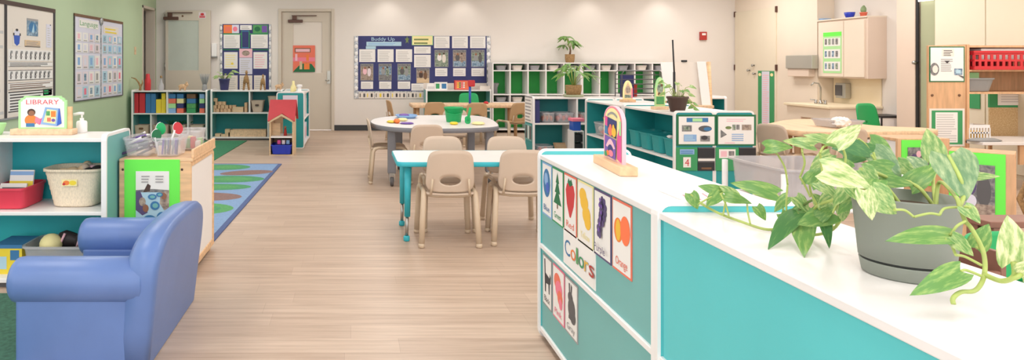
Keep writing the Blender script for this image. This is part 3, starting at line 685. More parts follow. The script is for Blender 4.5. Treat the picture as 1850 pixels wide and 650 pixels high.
# bottom shelf: clear tub of dolls, yellow box
t = thing('clear_tub', 'clear plastic tub of toys on the bottom of the library shelf', 'tub', (-1.62, 3.89, 0.052))
MB().tub(0, 0, 0, 0.165, 0.175, 0.12, 0.2, 0.14, 'clear_grey', rim=0.008, p=7).build('tub_body', t)
mb = MB(); mb.ell((-1.69, 3.84, 0.21), 0.062, 0.06, 0.058, 'yellow_pale'); one(mb, 'ball', 'cream ball lying on the clear tub of toys', 'ball')
for x, y, lb, rz in ((-1.585, 3.89, 'dark soft shoe lying behind the cream ball', 0.1), (-1.475, 3.86, 'dark soft shoe with a white tick mark by the armchair', -0.05)):
    t = thing('toy_shoe', lb, 'shoe', (x, y, 0.20), rz)
    Ls = []
    for k, (xx, hw, hh) in enumerate(((-0.085, 0.018, 0.02), (-0.075, 0.032, 0.045), (-0.04, 0.036, 0.055), (0.0, 0.036, 0.045), (0.04, 0.04, 0.032), (0.07, 0.032, 0.024), (0.085, 0.012, 0.012))):
        Ls.append([(xx, hw * math.cos(2 * PI * q / 14), 0.0 + hh * (0.5 + 0.9 * math.sin(2 * PI * q / 14))) for q in range(14)])
    MB().loft(Ls, 'cloth_black').build('shoe_upper', t)
    MB().tube([(-0.062, -0.038, 0.0), (-0.05, -0.044, 0.03), (-0.035, -0.036, 0.066)], 0.007, 'pink_pale').build('strap', t)
    if 'tick' in lb: MB().prism([(0.0, 0.03), (0.012, 0.012), (0.045, 0.045), (0.014, 0.027)], 'y', -0.047, -0.036, 'white').build('tick_mark', t)
mb = MB(); mb.box(-1.99, 3.80, 0.052, -1.835, 4.0, 0.195, 'yellow'); 
mb.add([(-1.98, 3.799, 0.08), (-1.92, 3.799, 0.08), (-1.92, 3.799, 0.15), (-1.98, 3.799, 0.15)], [(0, 1, 2, 3)], 'sky_pale'); mb.add([(-1.90, 3.799, 0.13), (-1.85, 3.799, 0.13), (-1.85, 3.799, 0.185), (-1.90, 3.799, 0.185)], [(0, 1, 2, 3)], 'blue_mid'); mb.box(-1.992, 3.798, 0.195, -1.833, 4.002, 0.215, 'blue_mid')
one(mb, 'toy_box', 'yellow picture box with a blue lid beside the clear tub', 'box')
mb = MB(); mb.ell((-1.60, 3.80, 0.10), 0.05, 0.03, 0.03, 'red'); one(mb, 'felt_toy', 'red felt toy seen through the wall of the clear tub', 'toy')
mb = MB(); mb.ell((-1.70, 3.83, 0.105), 0.07, 0.05, 0.045, 'blue_pale'); one(mb, 'felt_toy', 'pale blue felt toy seen through the wall of the clear tub', 'toy')
mb = MB(); mb.ell((-1.50, 3.83, 0.105), 0.06, 0.05, 0.045, 'green_mat'); one(mb, 'felt_toy', 'green felt toy in the clear tub behind the armchair', 'toy')

# wooden book display rack with white board sides
bx0, bx1, by0, by1, bz = -1.322, -0.912, 3.88, 4.53, 0.665
t = thing('display_rack', 'maple display rack with white board side and green framed photo', 'rack', ((bx0 + bx1) / 2, (by0 + by1) / 2, 0))
p = MB().box(bx0, by0, 0.03, bx1, by0 + 0.022, bz, 'maple').build('end_panel', t, world=True, bevel=0.004)
for x in (XP(222, by0), XP(329, by0)):
    MB().lathe([(0.001, 0), (0.007, 0.0), (0.006, 0.003), (0.001, 0.003)], 'brown_dark', 10, T=Matrix.Translation((x, by0 - 0.003, 0.622)) @ Matrix.Rotation(-PI / 2, 4, 'X')).build('screw', p, world=True)
MB().box(bx0, by1 - 0.022, 0.03, bx1, by1, bz - 0.02, 'maple').build('end_panel', t, world=True, bevel=0.004)
MB().box(bx0, by0, bz, bx1 + 0.01, by1, bz + 0.018, 'maple_h').build('top_board', t, world=True, bevel=0.004)
MB().box(bx1 - 0.004, by0 + 0.02, bz + 0.018, bx1 + 0.012, by1 - 0.02, bz + 0.018 + 0.05, 'maple_h').build('top_ledge', t, world=True, bevel=0.003)
MB().box(bx0 + 0.005, by0 + 0.022, 0.06, bx0 + 0.015, by1 - 0.022, bz - 0.02, 'white').build('white_board', t, world=True)
MB().box(bx1 - 0.02, by0 + 0.022, 0.07, bx1 - 0.008, by1 - 0.022, bz - 0.03, 'white').build('white_board', t, world=True)
MB().box(bx1 - 0.022, by0 + 0.022, 0.03, bx1, by1 - 0.022, 0.07, 'maple_h').build('side_rail', t, world=True, bevel=0.003)
MB().box(bx1 - 0.022, by0 + 0.022, bz - 0.03, bx1, by1 - 0.022, bz, 'maple_h').build('side_rail', t, world=True, bevel=0.003)
for y in (by0 + 0.05, by1 - 0.05):
    MB().box(bx0 + 0.02, y - 0.03, 0, bx0 + 0.07, y + 0.03, 0.03, 'maple').build('foot', t, world=True)
    MB().box(bx1 - 0.07, y - 0.03, 0, bx1 - 0.02, y + 0.03, 0.03, 'maple').build('foot', t, world=True)
gx, gw = XP(225, by0), XP(325, by0) - XP(225, by0); px, pw = XP(246, by0), XP(306, by0) - XP(246, by0)
gz0, gz1 = 0.22, ZP(288, by0)
sheet('paper_mount', 'bright green paper mounted on the maple display rack behind the blue armchair', 'paper', (gx, by0 - 0.0032, gz0), 0, gw, gz1 - gz0, 'lime')
pz1, pz0 = ZP(309, by0), 0.30
els = [('R', 0.0, 0.0, 1, 0.66, 'sky_pale'), ('P', [(0, 0.66), (0.5, 0.68), (1, 0.66), (1, 0.62), (0, 0.62)], 'grey_photo'), ('P', [(0.0, 0.62), (0.12, 0.66), (0.3, 0.4), (0.36, 0.25), (0.2, 0.2), (0, 0.3)], 'violet_dark'), ('P', [(0.22, 0.62), (0.36, 0.78), (0.45, 0.74), (0.42, 0.64)], 'brown_dark'), ('P', [(0.75, 0.62), (1, 0.66), (1, 0.3), (0.85, 0.3), (0.72, 0.42)], 'photo_warm'), ('E', 0.3, 0.33, 0.09, 0.07, 'skin_brown'), ('E', 0.2, 0.45, 0.1, 0.08, 'photo_warm'), ('E', 0.85, 0.55, 0.08, 0.06, 'skin_brown')]
for cu, cv, ru, rv in ((0.58, 0.38, 0.14, 0.08), (0.42, 0.12, 0.2, 0.09), (0.8, 0.18, 0.16, 0.09), (0.5, 0.54, 0.13, 0.05), (0.72, 0.58, 0.1, 0.04), (0.12, 0.08, 0.12, 0.06)):
    els += [('E', cu, cv, ru, rv, 'blue_mid'), ('E', cu + 0.01, cv, ru * 0.6, rv * 0.55, 'teal_mid')]
els += [('L', 0.18, 0.8, 0.45, 0.95, 3, 'ink_grey'), ('L', 0.6, 0.8, 0.85, 0.95, 3, 'ink_grey')]
sheet('photo_print', 'photo print of blue pads under children on the bright green paper', 'photo', (px, by0 - 0.0068, pz0), 0, pw, pz1 - pz0, 'paper', els)
zt = bz + 0.018
def clear_bin(x0, x1, y0, y1, h, label):
    mb = MB(); mb.tub((x0 + x1) / 2, (y0 + y1) / 2, zt, zt + h, (x1 - x0) * 0.40, (y1 - y0) * 0.40, (x1 - x0) / 2, (y1 - y0) / 2, 'clear', p=7, rim=0.003, th=0.003)
    return one(mb, 'clear_bin', label, 'bin', 'clear bins on the display rack')
clear_bin(-1.318, -1.15, 3.91, 4.16, 0.115, 'clear bin of grey markers on the rack, nearest the library shelf')
clear_bin(-1.145, -0.985, 3.91, 4.16, 0.115, 'clear bin holding the paddles and long white sticks on the rack')
clear_bin(-1.08, -0.935, 4.2, 4.42, 0.13, 'clear bin of bright scraps at the far end of the rack top')
for i in range(16):
    x, y = random.uniform(-1.29, -1.19), random.uniform(3.97, 4.1); a = random.uniform(-0.9, 0.9); l = random.uniform(0.09, 0.14)
    d = Vector((math.cos(a), random.uniform(-0.4, 0.4), random.uniform(0.1, 0.45))).normalized() * l / 2
    c = Vector((x, y, zt + 0.025 + 0.006 * i)); q = ['grey_dark', 'violet_dark', 'grey_mid', 'purple', 'black', 'white'][i % 6]
    mb = MB(); mb.tube([c - d, c + d * 0.7], 0.007, q); mb.tube([c + d * 0.7, c + d], 0.0055, 'white' if q != 'white' else 'grey_dark'); one(mb, 'marker', 'marker lying in the clear bin nearest the library shelf', 'marker', 'markers in the clear bin')
for i, (x, y, ix, iy, c, lb) in enumerate(((-1.10, 4.0, 0.012, 0.01, 'green', 'green paddle on a white stick standing in the clear bin'), (-1.045, 4.02, 0.045, 0.02, 'red', 'red paddle on a white stick standing in the clear bin'), (-1.075, 3.96, -0.02, 0.0, 'green_dark', 'small dark green paddle on a slanting white stick'))):
    hgt = 0.135 if i < 2 else 0.10
    t = thing('paddle', lb, 'paddle', (x - 0.045, y, zt + 0.012))
    MB().tube([(0, 0, 0), (ix, iy, hgt)], 0.006, 'white').build('stick', t)
    pts = [(0.028 * math.cos(2 * PI * k / 20), 0.036 * math.sin(2 * PI * k / 20)) for k in range(20)]
    T = Matrix.Translation((ix * 1.15 + 0.012, iy, hgt + 0.012)) @ Matrix.Rotation(-ix * 6, 4, 'Y')
    pd = MB().prism(pts, 'y', -0.003, 0.003, c, T=T).build('paddle_disc', t)
    MB().prism([(p[0] * 1.12, p[1] * 1.1) for p in pts[5:16]] , 'y', -0.0025, 0.0025, 'white', T=T).build('disc_rim', pd)
for i in range(7):
    x = -1.10 + 0.014 * i; lb = ['purple', 'grey_dark', 'violet_dark', 'brown', 'grey_mid', 'purple', 'navy'][i]
    mb = MB(); mb.tube([(x, 3.965 + 0.012 * (i % 3), zt + 0.014), (x + random.uniform(-0.01, 0.01), 4.0 + 0.015 * (i % 3), zt + 0.10)], 0.006, lb); one(mb, 'pencil', 'dark pencil standing among the paddles in the clear bin', 'pencil', 'pencils in the clear bin')
for i in range(8):
    x, y = -1.05 + 0.03 * (i % 4), 4.27 + 0.05 * (i // 4); c = ['orange', 'rug_lily_light', 'red', 'paper', 'coral', 'yellow_pale', 'pink', 'green_pale'][i]
    mb = MB(); mb.box(x - 0.014, y - 0.02, zt + 0.014, x + 0.014, y + 0.02, zt + 0.06 + 0.012 * (i % 3), c); one(mb, 'toy_block', 'bright scrap block in the far clear bin on the rack', 'block', 'bright scraps in the far clear bin', bevel=0.003)

# ================================================================ rugs
t = MB(); pr = [(-3.4, 4.68), (-0.945, 4.68), (-0.85, 8.32), (-3.4, 8.32)]
t.prism(pr, 'z', 0, 0.009, 'rug_border')
pi_ = [(-3.36, 4.72), (-0.985, 4.72), (-0.892, 8.28), (-3.36, 8.28)]
t.add([(x, y, 0.0094) for x, y in pi_], [(0, 1, 2, 3)], 'rug_blue')
def blob(cx, cy, rx, ry, m, tilt=0, notch=False):
    n = 26; pts = []
    for k in range(n):
        a = 2 * PI * k / n; r = 1.0
        x, y = rx * r * math.cos(a), ry * r * math.sin(a)
        pts.append((cx + x * math.cos(tilt) - y * math.sin(tilt), cy + x * math.sin(tilt) + y * math.cos(tilt), 0.0098))
    t.add(pts, [tuple(range(n))], m)
def lily(cx, cy, rx, ry, m='rug_lily'):
    blob(cx, cy, rx, ry, m)
    t.add([(cx, cy, 0.0101), (cx - rx, cy + ry * 0.12, 0.0101), (cx - rx, cy - ry * 0.12, 0.0101)], [(0, 1, 2)], 'rug_blue')
    blob_ = [(cx + rx * 0.2 + rx * 0.5 * math.cos(a_), cy + ry * 0.5 * math.sin(a_), 0.0102) for a_ in [2 * PI * k / 16 for k in range(16)]]
    t.add(blob_, [tuple(range(16))], 'rug_lily_light' if m == 'rug_lily' else 'rug_lily')
lily(-1.52, 8.03, 0.33, 0.22); blob(-1.17, 7.63, 0.30, 0.16, 'rug_log', 0.35); lily(-1.32, 7.2, 0.40, 0.22); lily(-1.37, 6.74, 0.38, 0.18); blob(-1.33, 6.25, 0.33, 0.19, 'rug_log', -0.1); lily(-1.33, 5.72, 0.34, 0.24, 'rug_lily_light')
lily(-2.3, 7.7, 0.35, 0.28); blob(-2.2, 6.9, 0.3, 0.18, 'rug_log', 0.2); lily(-2.2, 6.2, 0.35, 0.28); lily(-2.2, 5.3, 0.38, 0.3); blob(-1.4, 5.05, 0.3, 0.16, 'rug_log', 0.1); lily(-3.0, 7.0, 0.25, 0.25); lily(-2.95, 5.7, 0.28, 0.25)
one(t, 'rug', 'pale blue rug with lily pads and brown logs', 'rug')
t = MB(); t.prism([(-3.45, 8.62), (-1.74, 8.62), (-1.66, 10.86), (-3.45, 10.86)], 'z', 0, 0.008, 'rug_green'); one(t, 'rug', 'plain green rug before the far left block shelves', 'rug')

# ================================================================ far left shelves
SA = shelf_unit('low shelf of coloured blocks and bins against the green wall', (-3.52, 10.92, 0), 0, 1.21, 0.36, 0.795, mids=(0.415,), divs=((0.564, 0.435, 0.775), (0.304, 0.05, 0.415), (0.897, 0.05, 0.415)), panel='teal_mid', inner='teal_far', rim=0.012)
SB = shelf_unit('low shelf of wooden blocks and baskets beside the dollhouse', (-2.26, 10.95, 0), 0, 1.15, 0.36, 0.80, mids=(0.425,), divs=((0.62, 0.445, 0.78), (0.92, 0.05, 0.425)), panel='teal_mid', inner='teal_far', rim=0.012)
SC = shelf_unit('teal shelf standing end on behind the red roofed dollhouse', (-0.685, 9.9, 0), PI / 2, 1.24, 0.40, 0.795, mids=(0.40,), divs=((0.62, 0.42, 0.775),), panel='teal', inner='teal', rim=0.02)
sheet('pink_sheet', 'pale pink sheet on the end of the shelf above the dollhouse roof', 'paper', (XP(511, 9.89), 9.892, 0.60), 0, 0.215, 0.17, 'paper_pink', [('R', 0.04, 0.05, 0.96, 0.95, 'paper_lav')])
for i in range(2):
    for z, zz in ((0.055, 0.30), (0.425, 0.68)):
        mb = MB(); y = 10.0 + 0.55 * i; mb.box(-1.0, y, z, -0.72, y + 0.4, zz, 'paper_lav'); mb.add([(-0.719, y + 0.05, z + 0.04), (-0.719, y + 0.35, z + 0.04), (-0.719, y + 0.35, zz - 0.06), (-0.719, y + 0.05, zz - 0.06)], [(0, 1, 2, 3)], ['sky_pale', 'yellow_pale', 'pink_pale', 'green_pale'][i * 2 + (z > 0.3)])
        one(mb, 'picture_box', '%s white picture box in the teal end shelf' % (('lower' if z < 0.3 else 'upper') + (' near' if i == 0 else ' far')), 'box', bevel=0.004)
# dollhouse
dx0, dx1, dy0, dy1 = -1.10, -0.775, 9.13, 9.55
t = thing('dollhouse', 'wooden dollhouse with red roof and blue bin below', 'dollhouse', ((dx0 + dx1) / 2, (dy0 + dy1) / 2, 0)); mx_ = (dx0 + dx1) / 2
for x in (dx0, dx1 - 0.018): MB().box(x, dy0, 0, x + 0.018, dy1, 0.47, 'wood_pale').build('side_wall', t, world=True)
MB().box(dx1 - 0.019, dy0 + 0.16, 0.15, dx1 - 0.001, dy1 - 0.02, 0.50, 'wood_pale').build('side_brace', t, world=True)
MB().box(dx0 + 0.018, dy0, 0.235, dx1 - 0.018, dy1 - 0.01, 0.253, 'white').build('floor_board', t, world=True)
MB().box(dx0 + 0.018, dy0, 0, dx1 - 0.018, dy1 - 0.01, 0.012, 'wood_pale').build('floor_board', t, world=True)
MB().box(dx0 + 0.018, dy1 - 0.012, 0.012, dx1 - 0.018, dy1, 0.235, 'wood_pale').box(dx0 + 0.02, dy1 - 0.012, 0.253, mx_ - 0.02, dy1, 0.5, 'wood_pale').build('back_wall', t, world=True)
T = Matrix.Translation((dx0 - 0.02, dy0 - 0.015, 0.455)) @ Matrix.Rotation(math.atan2(0.27, 0.30), 4, 'X'); W = dx1 - dx0 + 0.04; Lr = 0.40
MB().prism([(0, 0), (0.02, 0), (W / 2, 0.14), (W - 0.02, 0), (W, 0), (W, Lr), (0, Lr)], 'z', 0, 0.014, 'roof_red', T=T).build('roof', t, world=True)
T2 = Matrix.Translation((dx0 - 0.02, dy0 + 0.585, 0.455)) @ Matrix.Rotation(PI - math.atan2(0.27, 0.28), 4, 'X')
MB().prism([(0, 0), (W, 0), (W, Lr - 0.02), (0, Lr - 0.02)], 'z', 0, 0.014, 'roof_red', T=T2).build('roof', t, world=True)
za = 0.455
g = [(dx0 - 0.01, za), (mx_, za + 0.10), (dx1 + 0.01, za), (dx1 + 0.01, za - 0.025), (mx_, za + 0.072), (dx0 - 0.01, za - 0.025)]
MB().prism(g, 'y', dy0 - 0.012, dy0 + 0.01, 'wood_pale').build('gable_trim', t, world=True)
MB().box(dx0 + 0.02, dy0 + 0.16, 0.253, mx_ - 0.03, dy0 + 0.172, 0.42, 'wood_pale').build('inner_wall', t, world=True)
MB().tube([(mx_ + 0.05, dy0 + 0.12, 0.253), (mx_ + 0.05, dy0 + 0.12, 0.33)], [0.022, 0.016], 'brown').ell((mx_ + 0.05, dy0 + 0.12, 0.352), 0.018, 0.018, 0.02, 'skin_brown')
o = MB().tube([(mx_ + 0.04, dy0 + 0.12, 0.253), (mx_ + 0.04, dy0 + 0.12, 0.345)], [0.024, 0.016], 'red_deep').ell((mx_ + 0.04, dy0 + 0.12, 0.365), 0.018, 0.018, 0.02, 'skin_brown'); one(o, 'toy_figure', 'small dark red toy figure inside the dollhouse', 'toy')
for i in range(3):
    o = MB().box(mx_ - 0.06 + 0.06 * i, dy0 + 0.04, 0.145, mx_ - 0.015 + 0.06 * i, dy0 + 0.1, 0.20, ['magenta', 'paper_pink', 'blue_pale'][i]); one(o, 'toy_block', '%s toy piece heaped in the blue bin of the dollhouse' % ['magenta', 'pale pink', 'pale blue'][i], 'block', bevel=0.006)
mb = MB(); mb.tub(mx_, dy0 + 0.13, 0.013, 0.142, 0.125, 0.13, 0.14, 0.15, 'blue_royal', p=8, rim=0.008); one(mb, 'bin', 'royal blue plastic bin under the dollhouse', 'bin')

# contents of the block shelf
def xa(px): return XP(px, 10.98)
blk = [(240, 249.5, 0.435, 0.755, 'red', 'red block, the one against the shelf end'), (251, 261.5, 0.435, 0.755, 'red', 'red block standing next to the blue ones'),
       (262.5, 271.5, 0.435, 0.75, 'blue_mid', 'blue block standing next to the red ones'), (272, 281, 0.435, 0.75, 'blue_mid', 'blue block standing next to the yellow ones'),
       (281.5, 290.5, 0.435, 0.655, 'yellow', 'shorter yellow block next to the blue ones'), (291, 299, 0.435, 0.655, 'yellow', 'yellow block by the shelf divider, lower of two')]
for a, b, z0, z1, m_, lb in blk:
    one(MB().box(xa(a), 10.99, z0, xa(b), 11.2, z1, m_), 'building_block', 'tall ' + lb + ' on the block shelf', 'block', 'large blocks on the block shelf', bevel=0.004)
one(MB().box(xa(291), 11.0, 0.656, xa(298), 11.2, 0.75, 'yellow'), 'building_block', 'yellow block laid on top of another by the shelf divider', 'block', 'large blocks on the block shelf', bevel=0.004)
cols = [(304, 317, ['blue_pale', 'green_pale', 'coral', 'blue_mid']), (319, 331, ['coral', 'navy', 'yellow_pale', 'blue_mid']), (337, 353, ['green_mat', 'rug_lily_light', 'blue_mid', 'brown']), (360, 369, ['coral', 'navy', 'green_pale', 'blue_pale'])]
nm = {'blue_pale': 'pale blue', 'green_pale': 'pale green', 'coral': 'coral', 'blue_mid': 'blue', 'navy': 'navy', 'yellow_pale': 'pale yellow', 'green_mat': 'green', 'rug_lily_light': 'grass green', 'brown': 'brown'}
wh = ['stack beside the shelf divider', 'second stack from the divider', 'wide third stack of the block shelf', 'end stack']
for k, (a, b, cs) in enumerate(cols):
    hh = 0.31 / 4
    for i, m_ in enumerate(cs):
        one(MB().box(xa(a), 10.99, 0.435 + hh * i, xa(b), 11.17, 0.435 + hh * (i + 1) - 0.002, m_), 'cardboard_brick', '%s brick, %s in the %s' % (nm[m_], ['lowest', 'second from the bottom', 'third from the bottom', 'topmost'][i], wh[k]), 'brick', 'stacked cardboard bricks', bevel=0.004)
for a, b, lb in ((241, 269.5, 'under the red blocks'), (274.5, 304, 'under the yellow blocks'), (306, 336, 'under the first brick stacks'), (342, 368, 'at the shelf end below the bricks')):
    t = thing('storage_basket', 'tan storage basket in the block shelf, ' + lb, 'basket', ((xa(a) + xa(b)) / 2, 11.08, 0.052), 0, 'tan baskets in the block shelf')
    hw = (xa(b) - xa(a)) / 2
    MB().tub(0, 0, 0, 0.19, hw * 0.85, 0.1, hw * 0.97, 0.11, 'tan', p=6, rim=0.003).build('basket_body', t)
    MB().prism(rrect(-0.035, 0.12, 0.035, 0.15, 0.013), 'y', -0.118, -0.104, 'brown').build('handle_slot', t)
for i, (x, z) in enumerate(((-2.95, 0.30), (-2.78, 0.29), (-2.65, 0.28))):
    mb = MB()
    for q in range(7): mb.tube([(x, 11.1, 0.22), (x + 0.05 * math.cos(q), 11.1 + 0.05 * math.sin(q), z), (x + 0.10 * math.cos(q), 11.1 + 0.08 * math.sin(q), z + 0.01)], [0.008, 0.008, 0.002], 'green_dark', 5)
    one(mb, 'toy_plant', ['dark green toy plant above the basket by the yellow blocks', 'dark green toy plant in the middle of the lower basket row', 'dark green toy plant above the third tan basket'][i], 'toy', 'toy plants in tan baskets')
# on top of the block shelf
t = thing('driftwood', 'curved brown driftwood on the block shelf against the green wall', 'ornament', (xa(248), 11.05, 0.795))
MB().tube([(0.02, 0, 0.0), (0.03, 0, 0.06), (0.0, 0, 0.13), (-0.05, 0, 0.19), (-0.12, 0, 0.21)], [0.022, 0.018, 0.014, 0.011, 0.006], 'wicker_dark', 8).tube([(0.025, 0, 0.05), (0.06, 0.01, 0.12), (0.05, 0.02, 0.17)], [0.016, 0.012, 0.005], 'wicker_dark', 8).build('branch', t)
mb = MB(); mb.lathe([(0.03, 0), (0.05, 0.005), (0.05, 0.17), (0.035, 0.2), (0.03, 0.26), (0.024, 0.27)], 'red', 18, (xa(263), 11.1, 0.795)); one(mb, 'red_canister', 'tall red canister on the block shelf by the doorway', 'canister')
t = thing('glass_cruet', 'slim amber glass bottle on the block shelf before the open door', 'bottle', (xa(289), 11.05, 0.795))
MB().lathe([(0.035, 0), (0.045, 0.01), (0.045, 0.08), (0.02, 0.14), (0.014, 0.2), (0.018, 0.205)], 'clear_grey', 16).build('bottle_body', t); MB().lathe([(0.012, 0.2), (0.02, 0.205), (0.018, 0.235), (0.004, 0.24)], 'wicker_dark', 12).build('stopper', t)
def toy_animal(name, label, x, y, z, m_, s_=1.0, tall=False):
    t = thing(name, label, 'toy', (x, y, z))
    if not tall:
        MB().ell((0, 0, 0.07 * s_), 0.075 * s_, 0.035 * s_, 0.04 * s_, m_).build('toy_body', t)
        MB().ell((0.065 * s_, 0, 0.10 * s_), 0.035 * s_, 0.03 * s_, 0.032 * s_, m_).ell((0.07 * s_, 0.02 * s_, 0.135 * s_), 0.012 * s_, 0.006, 0.014 * s_, m_).ell((0.07 * s_, -0.02 * s_, 0.135 * s_), 0.012 * s_, 0.006, 0.014 * s_, m_).build('head', t)
        for a in (-0.045, 0.04):
            for b in (-0.018, 0.018): MB().tube([(a * s_, b * s_, 0), (a * s_, b * s_, 0.06 * s_)], 0.013 * s_, m_, 7).build('leg', t)
    else:
        MB().tube([(0, 0, 0.11 * s_), (0, 0, 0.2 * s_), (0.005, 0, 0.235 * s_)], [0.05 * s_, 0.036 * s_, 0.018 * s_], m_, 10).build('toy_body', t)
        MB().ell((0.005, -0.01, 0.27 * s_), 0.02 * s_, 0.028 * s_, 0.035 * s_, m_).build('head', t)
        for b in (-1, 1): MB().tube([(b * 0.025 * s_, 0, 0.13 * s_), (b * 0.034 * s_, 0, 0.06 * s_), (b * 0.042 * s_, 0, 0)], [0.024 * s_, 0.018 * s_, 0.016 * s_], m_, 8).build('leg', t)
    return t
toy_animal('toy_bear', 'little wooden animal on the block shelf before the open door', xa(328), 11.05, 0.795, 'wood_block', 0.95)
t = thing('twig_vase', 'grey green twig arrangement at the end of the block shelf', 'ornament', (xa(368), 11.05, 0.795))
MB().lathe([(0.03, 0), (0.045, 0.01), (0.04, 0.08), (0.025, 0.1), (0.001, 0.1)], 'grey_mid', 14).build('vase', t)
for q in range(6): MB().tube([(0.01 * (q - 2.5), 0, 0.09), (0.022 * (q - 2.5), 0.01 * (q % 2), 0.2), (0.03 * (q - 2.5), 0, 0.27)], [0.008, 0.014, 0.006], 'grey_mid', 6).build('twig', t)
# contents of the wooden block shelf
def xb(px): return XP(px, 11.05)
bl = [(386, 0.445, 0.33, 'tower'), (393, 0.445, 0.10, ''), (400, 0.445, 0.14, ''), (407, 0.445, 0.19, ''), (414, 0.445, 0.10, ''), (420, 0.445, 0.15, '')]
k = 0
for row, n_ in ((0, 8), (1, 6), (2, 3), (3, 1)):
    for i in range(n_):
        x = xb(386) + 0.062 * i + 0.02 * row + (0.0 if row < 2 else 0.0); s_ = 0.056
        if row == 3: x = xb(389) 
        mb = MB(); z = 0.445 + 0.057 * row
        if (i + row) % 3 == 2: mb.lathe([(0.001, 0), (s_ / 2, 0), (s_ / 2, s_), (0.001, s_)], 'wood_block', 14, (x, 11.08, z))
        else: mb.box(x - s_ / 2, 11.05, z, x + s_ / 2, 11.12, z + s_, 'wood_block')
        one(mb, 'wooden_block', 'natural wooden %s, place %d from the end in row %d from the shelf board' % ('cylinder' if (i + row) % 3 == 2 else 'block', i + 1, row + 1), 'block', 'wooden blocks heaped on the shelf', bevel=0.003)
mb = MB(); mb.box(xb(421), 11.02, 0.447, xb(440), 11.14, 0.53, 'wood_pale'); one(mb, 'wooden_box', 'pale wooden box beside the heap of wooden blocks', 'box', bevel=0.003)
mb = MB(); mb.box(xb(442), 11.02, 0.447, xb(447), 11.14, 0.60, 'wood_block'); one(mb, 'wooden_plank', 'short plank standing against the divider of the wooden block shelf', 'block', bevel=0.003)
for a, b, lb, h_ in ((453, 477, 'tan basket with a dark handle slot on the wooden block shelf', 0.19), (484, 508, 'taller tan basket at the end of the wooden block shelf', 0.26)):
    t = thing('storage_basket', lb, 'basket', ((xb(a) + xb(b)) / 2, 11.11, 0.445)); hw = (xb(b) - xb(a)) / 2
    MB().tub(0, 0, 0, h_, hw * 0.72, 0.09, hw, 0.11, 'tan', p=6, rim=0.003).build('basket_body', t); MB().prism(rrect(-0.03, 0.10, 0.03, 0.13, 0.013), 'y', -0.118, -0.1, 'brown_dark').build('handle_slot', t)
mb = MB(); mb.box(xb(417), 11.0, 0.052, xb(481), 11.2, 0.068, 'maple_y'); mb.box(xb(417), 11.0, 0.068, xb(481), 11.012, 0.16, 'maple_y'); mb.box(xb(417), 11.19, 0.068, xb(481), 11.2, 0.16, 'maple_y'); mb.box(xb(417), 11.012, 0.068, xb(418.5), 11.19, 0.16, 'maple_y'); mb.box(xb(479.5), 11.012, 0.068, xb(481), 11.19, 0.16, 'maple_y'); one(mb, 'wooden_tray', 'long wooden tray on the bottom of the wooden block shelf', 'tray')
for i, (px, w_, h_) in enumerate(((389, 0.10, 0.05), (398, 0.09, 0.04), (407, 0.08, 0.12), (413, 0.05, 0.07))):
    one(MB().box(xb(px), 11.02, 0.052, xb(px) + w_, 11.12, 0.052 + h_, 'wood_pale'), 'wooden_block', ['flat pale block nearest the bottom corner of the shelf', 'second flat pale block on the bottom shelf board', 'tallest pale block on the bottom shelf board', 'small pale block against the long wooden tray'][i], 'block', 'pale blocks on the bottom board', bevel=0.003)
# on top of it
zt2 = 0.80
t = thing('potted_plant', 'leafy plant in a navy pot before the small notice board', 'plant', (xb(404), 11.12, zt2))
MB().lathe([(0.06, 0), (0.065, 0.004), (0.085, 0.16), (0.09, 0.16), (0.09, 0.185), (0.08, 0.185), (0.075, 0.165), (0.001, 0.165)], 'navy_pot', 22).build('pot', t)
def leaf_mesh(L_, W_, droop=0.35, fold=0.25, m_='leaf_green', nu=10, heart=True):
    """leaf from base (0,0,0) along +x, face up +z"""
    vs, fs, uvs = [], [], []
    offs = (-1, -0.55, 0, 0.55, 1)
    for i in range(nu + 1):
        u = i / nu
        w = (math.sin(PI * min(1, u * 0.93 + 0.07) ** 0.62) ** 0.8) * (1 - 0.12 * u) if heart else math.sin(PI * min(max(u, 0.02), 0.985)) ** 0.8
        for o_ in offs:
            y = o_ * w * W_ / 2
            x = L_ * (u - (0.14 * abs(o_) ** 1.5 * (1 - u) ** 3 if heart else 0))
            z = -droop * L_ * u * u + fold * abs(y) * (1 - 0.3 * u) - 0.5 * fold * (abs(o_) ** 2.2) * abs(y) + 0.02 * L_ * math.sin(7 * u) * o_
            vs.append((x, y, z)); uvs.append((u, 0.5 + 0.5 * o_ * w))
    n = len(offs)
    for i in range(nu):
        for j in range(n - 1): fs.append((i * n + j, i * n + j + 1, (i + 1) * n + j + 1, (i + 1) * n + j))
    return vs, fs, uvs
def add_leaf(parent, base, tip, normal, W_, m_, droop=0.3, fold=0.25, off=None, heart=True, name='leaf', roll=0.0):
    base, tip = Vector(base), Vector(tip); x = (tip - base); Ln = x.length; x.normalize()
    nrm = Vector(normal); z = (nrm - x * nrm.dot(x)).normalized(); y = z.cross(x)
    vs, fs, uvs = leaf_mesh(Ln, W_, droop, fold, m_, heart=heart)
    T = Matrix((x, y, z)).transposed()
    c, s_ = math.cos(droop * 0.8), math.sin(droop * 0.8)      # keep the tip on the chord
    P_ = []
    for v in vs:
        v2 = Vector((v[0] * c - v[2] * s_, v[1], v[0] * s_ + v[2] * c)); P_.append(base + T @ v2)
    o = off if off is not None else Vector((0, 0, 0))
    me = bpy.data.meshes.new(name); me.from_pydata([tuple(p - o) for p in P_], [], fs); me.materials.append(MAT[m_])
    ul = me.uv_layers.new(name='UVMap')
    for lp in me.loops: ul.data[lp.index].uv = uvs[lp.vertex_index]
    for p in me.polygons: p.use_smooth = True
    ob = bpy.data.objects.new(name, me); C.objects.link(ob); ob.parent = parent
    return ob
random.seed(5)
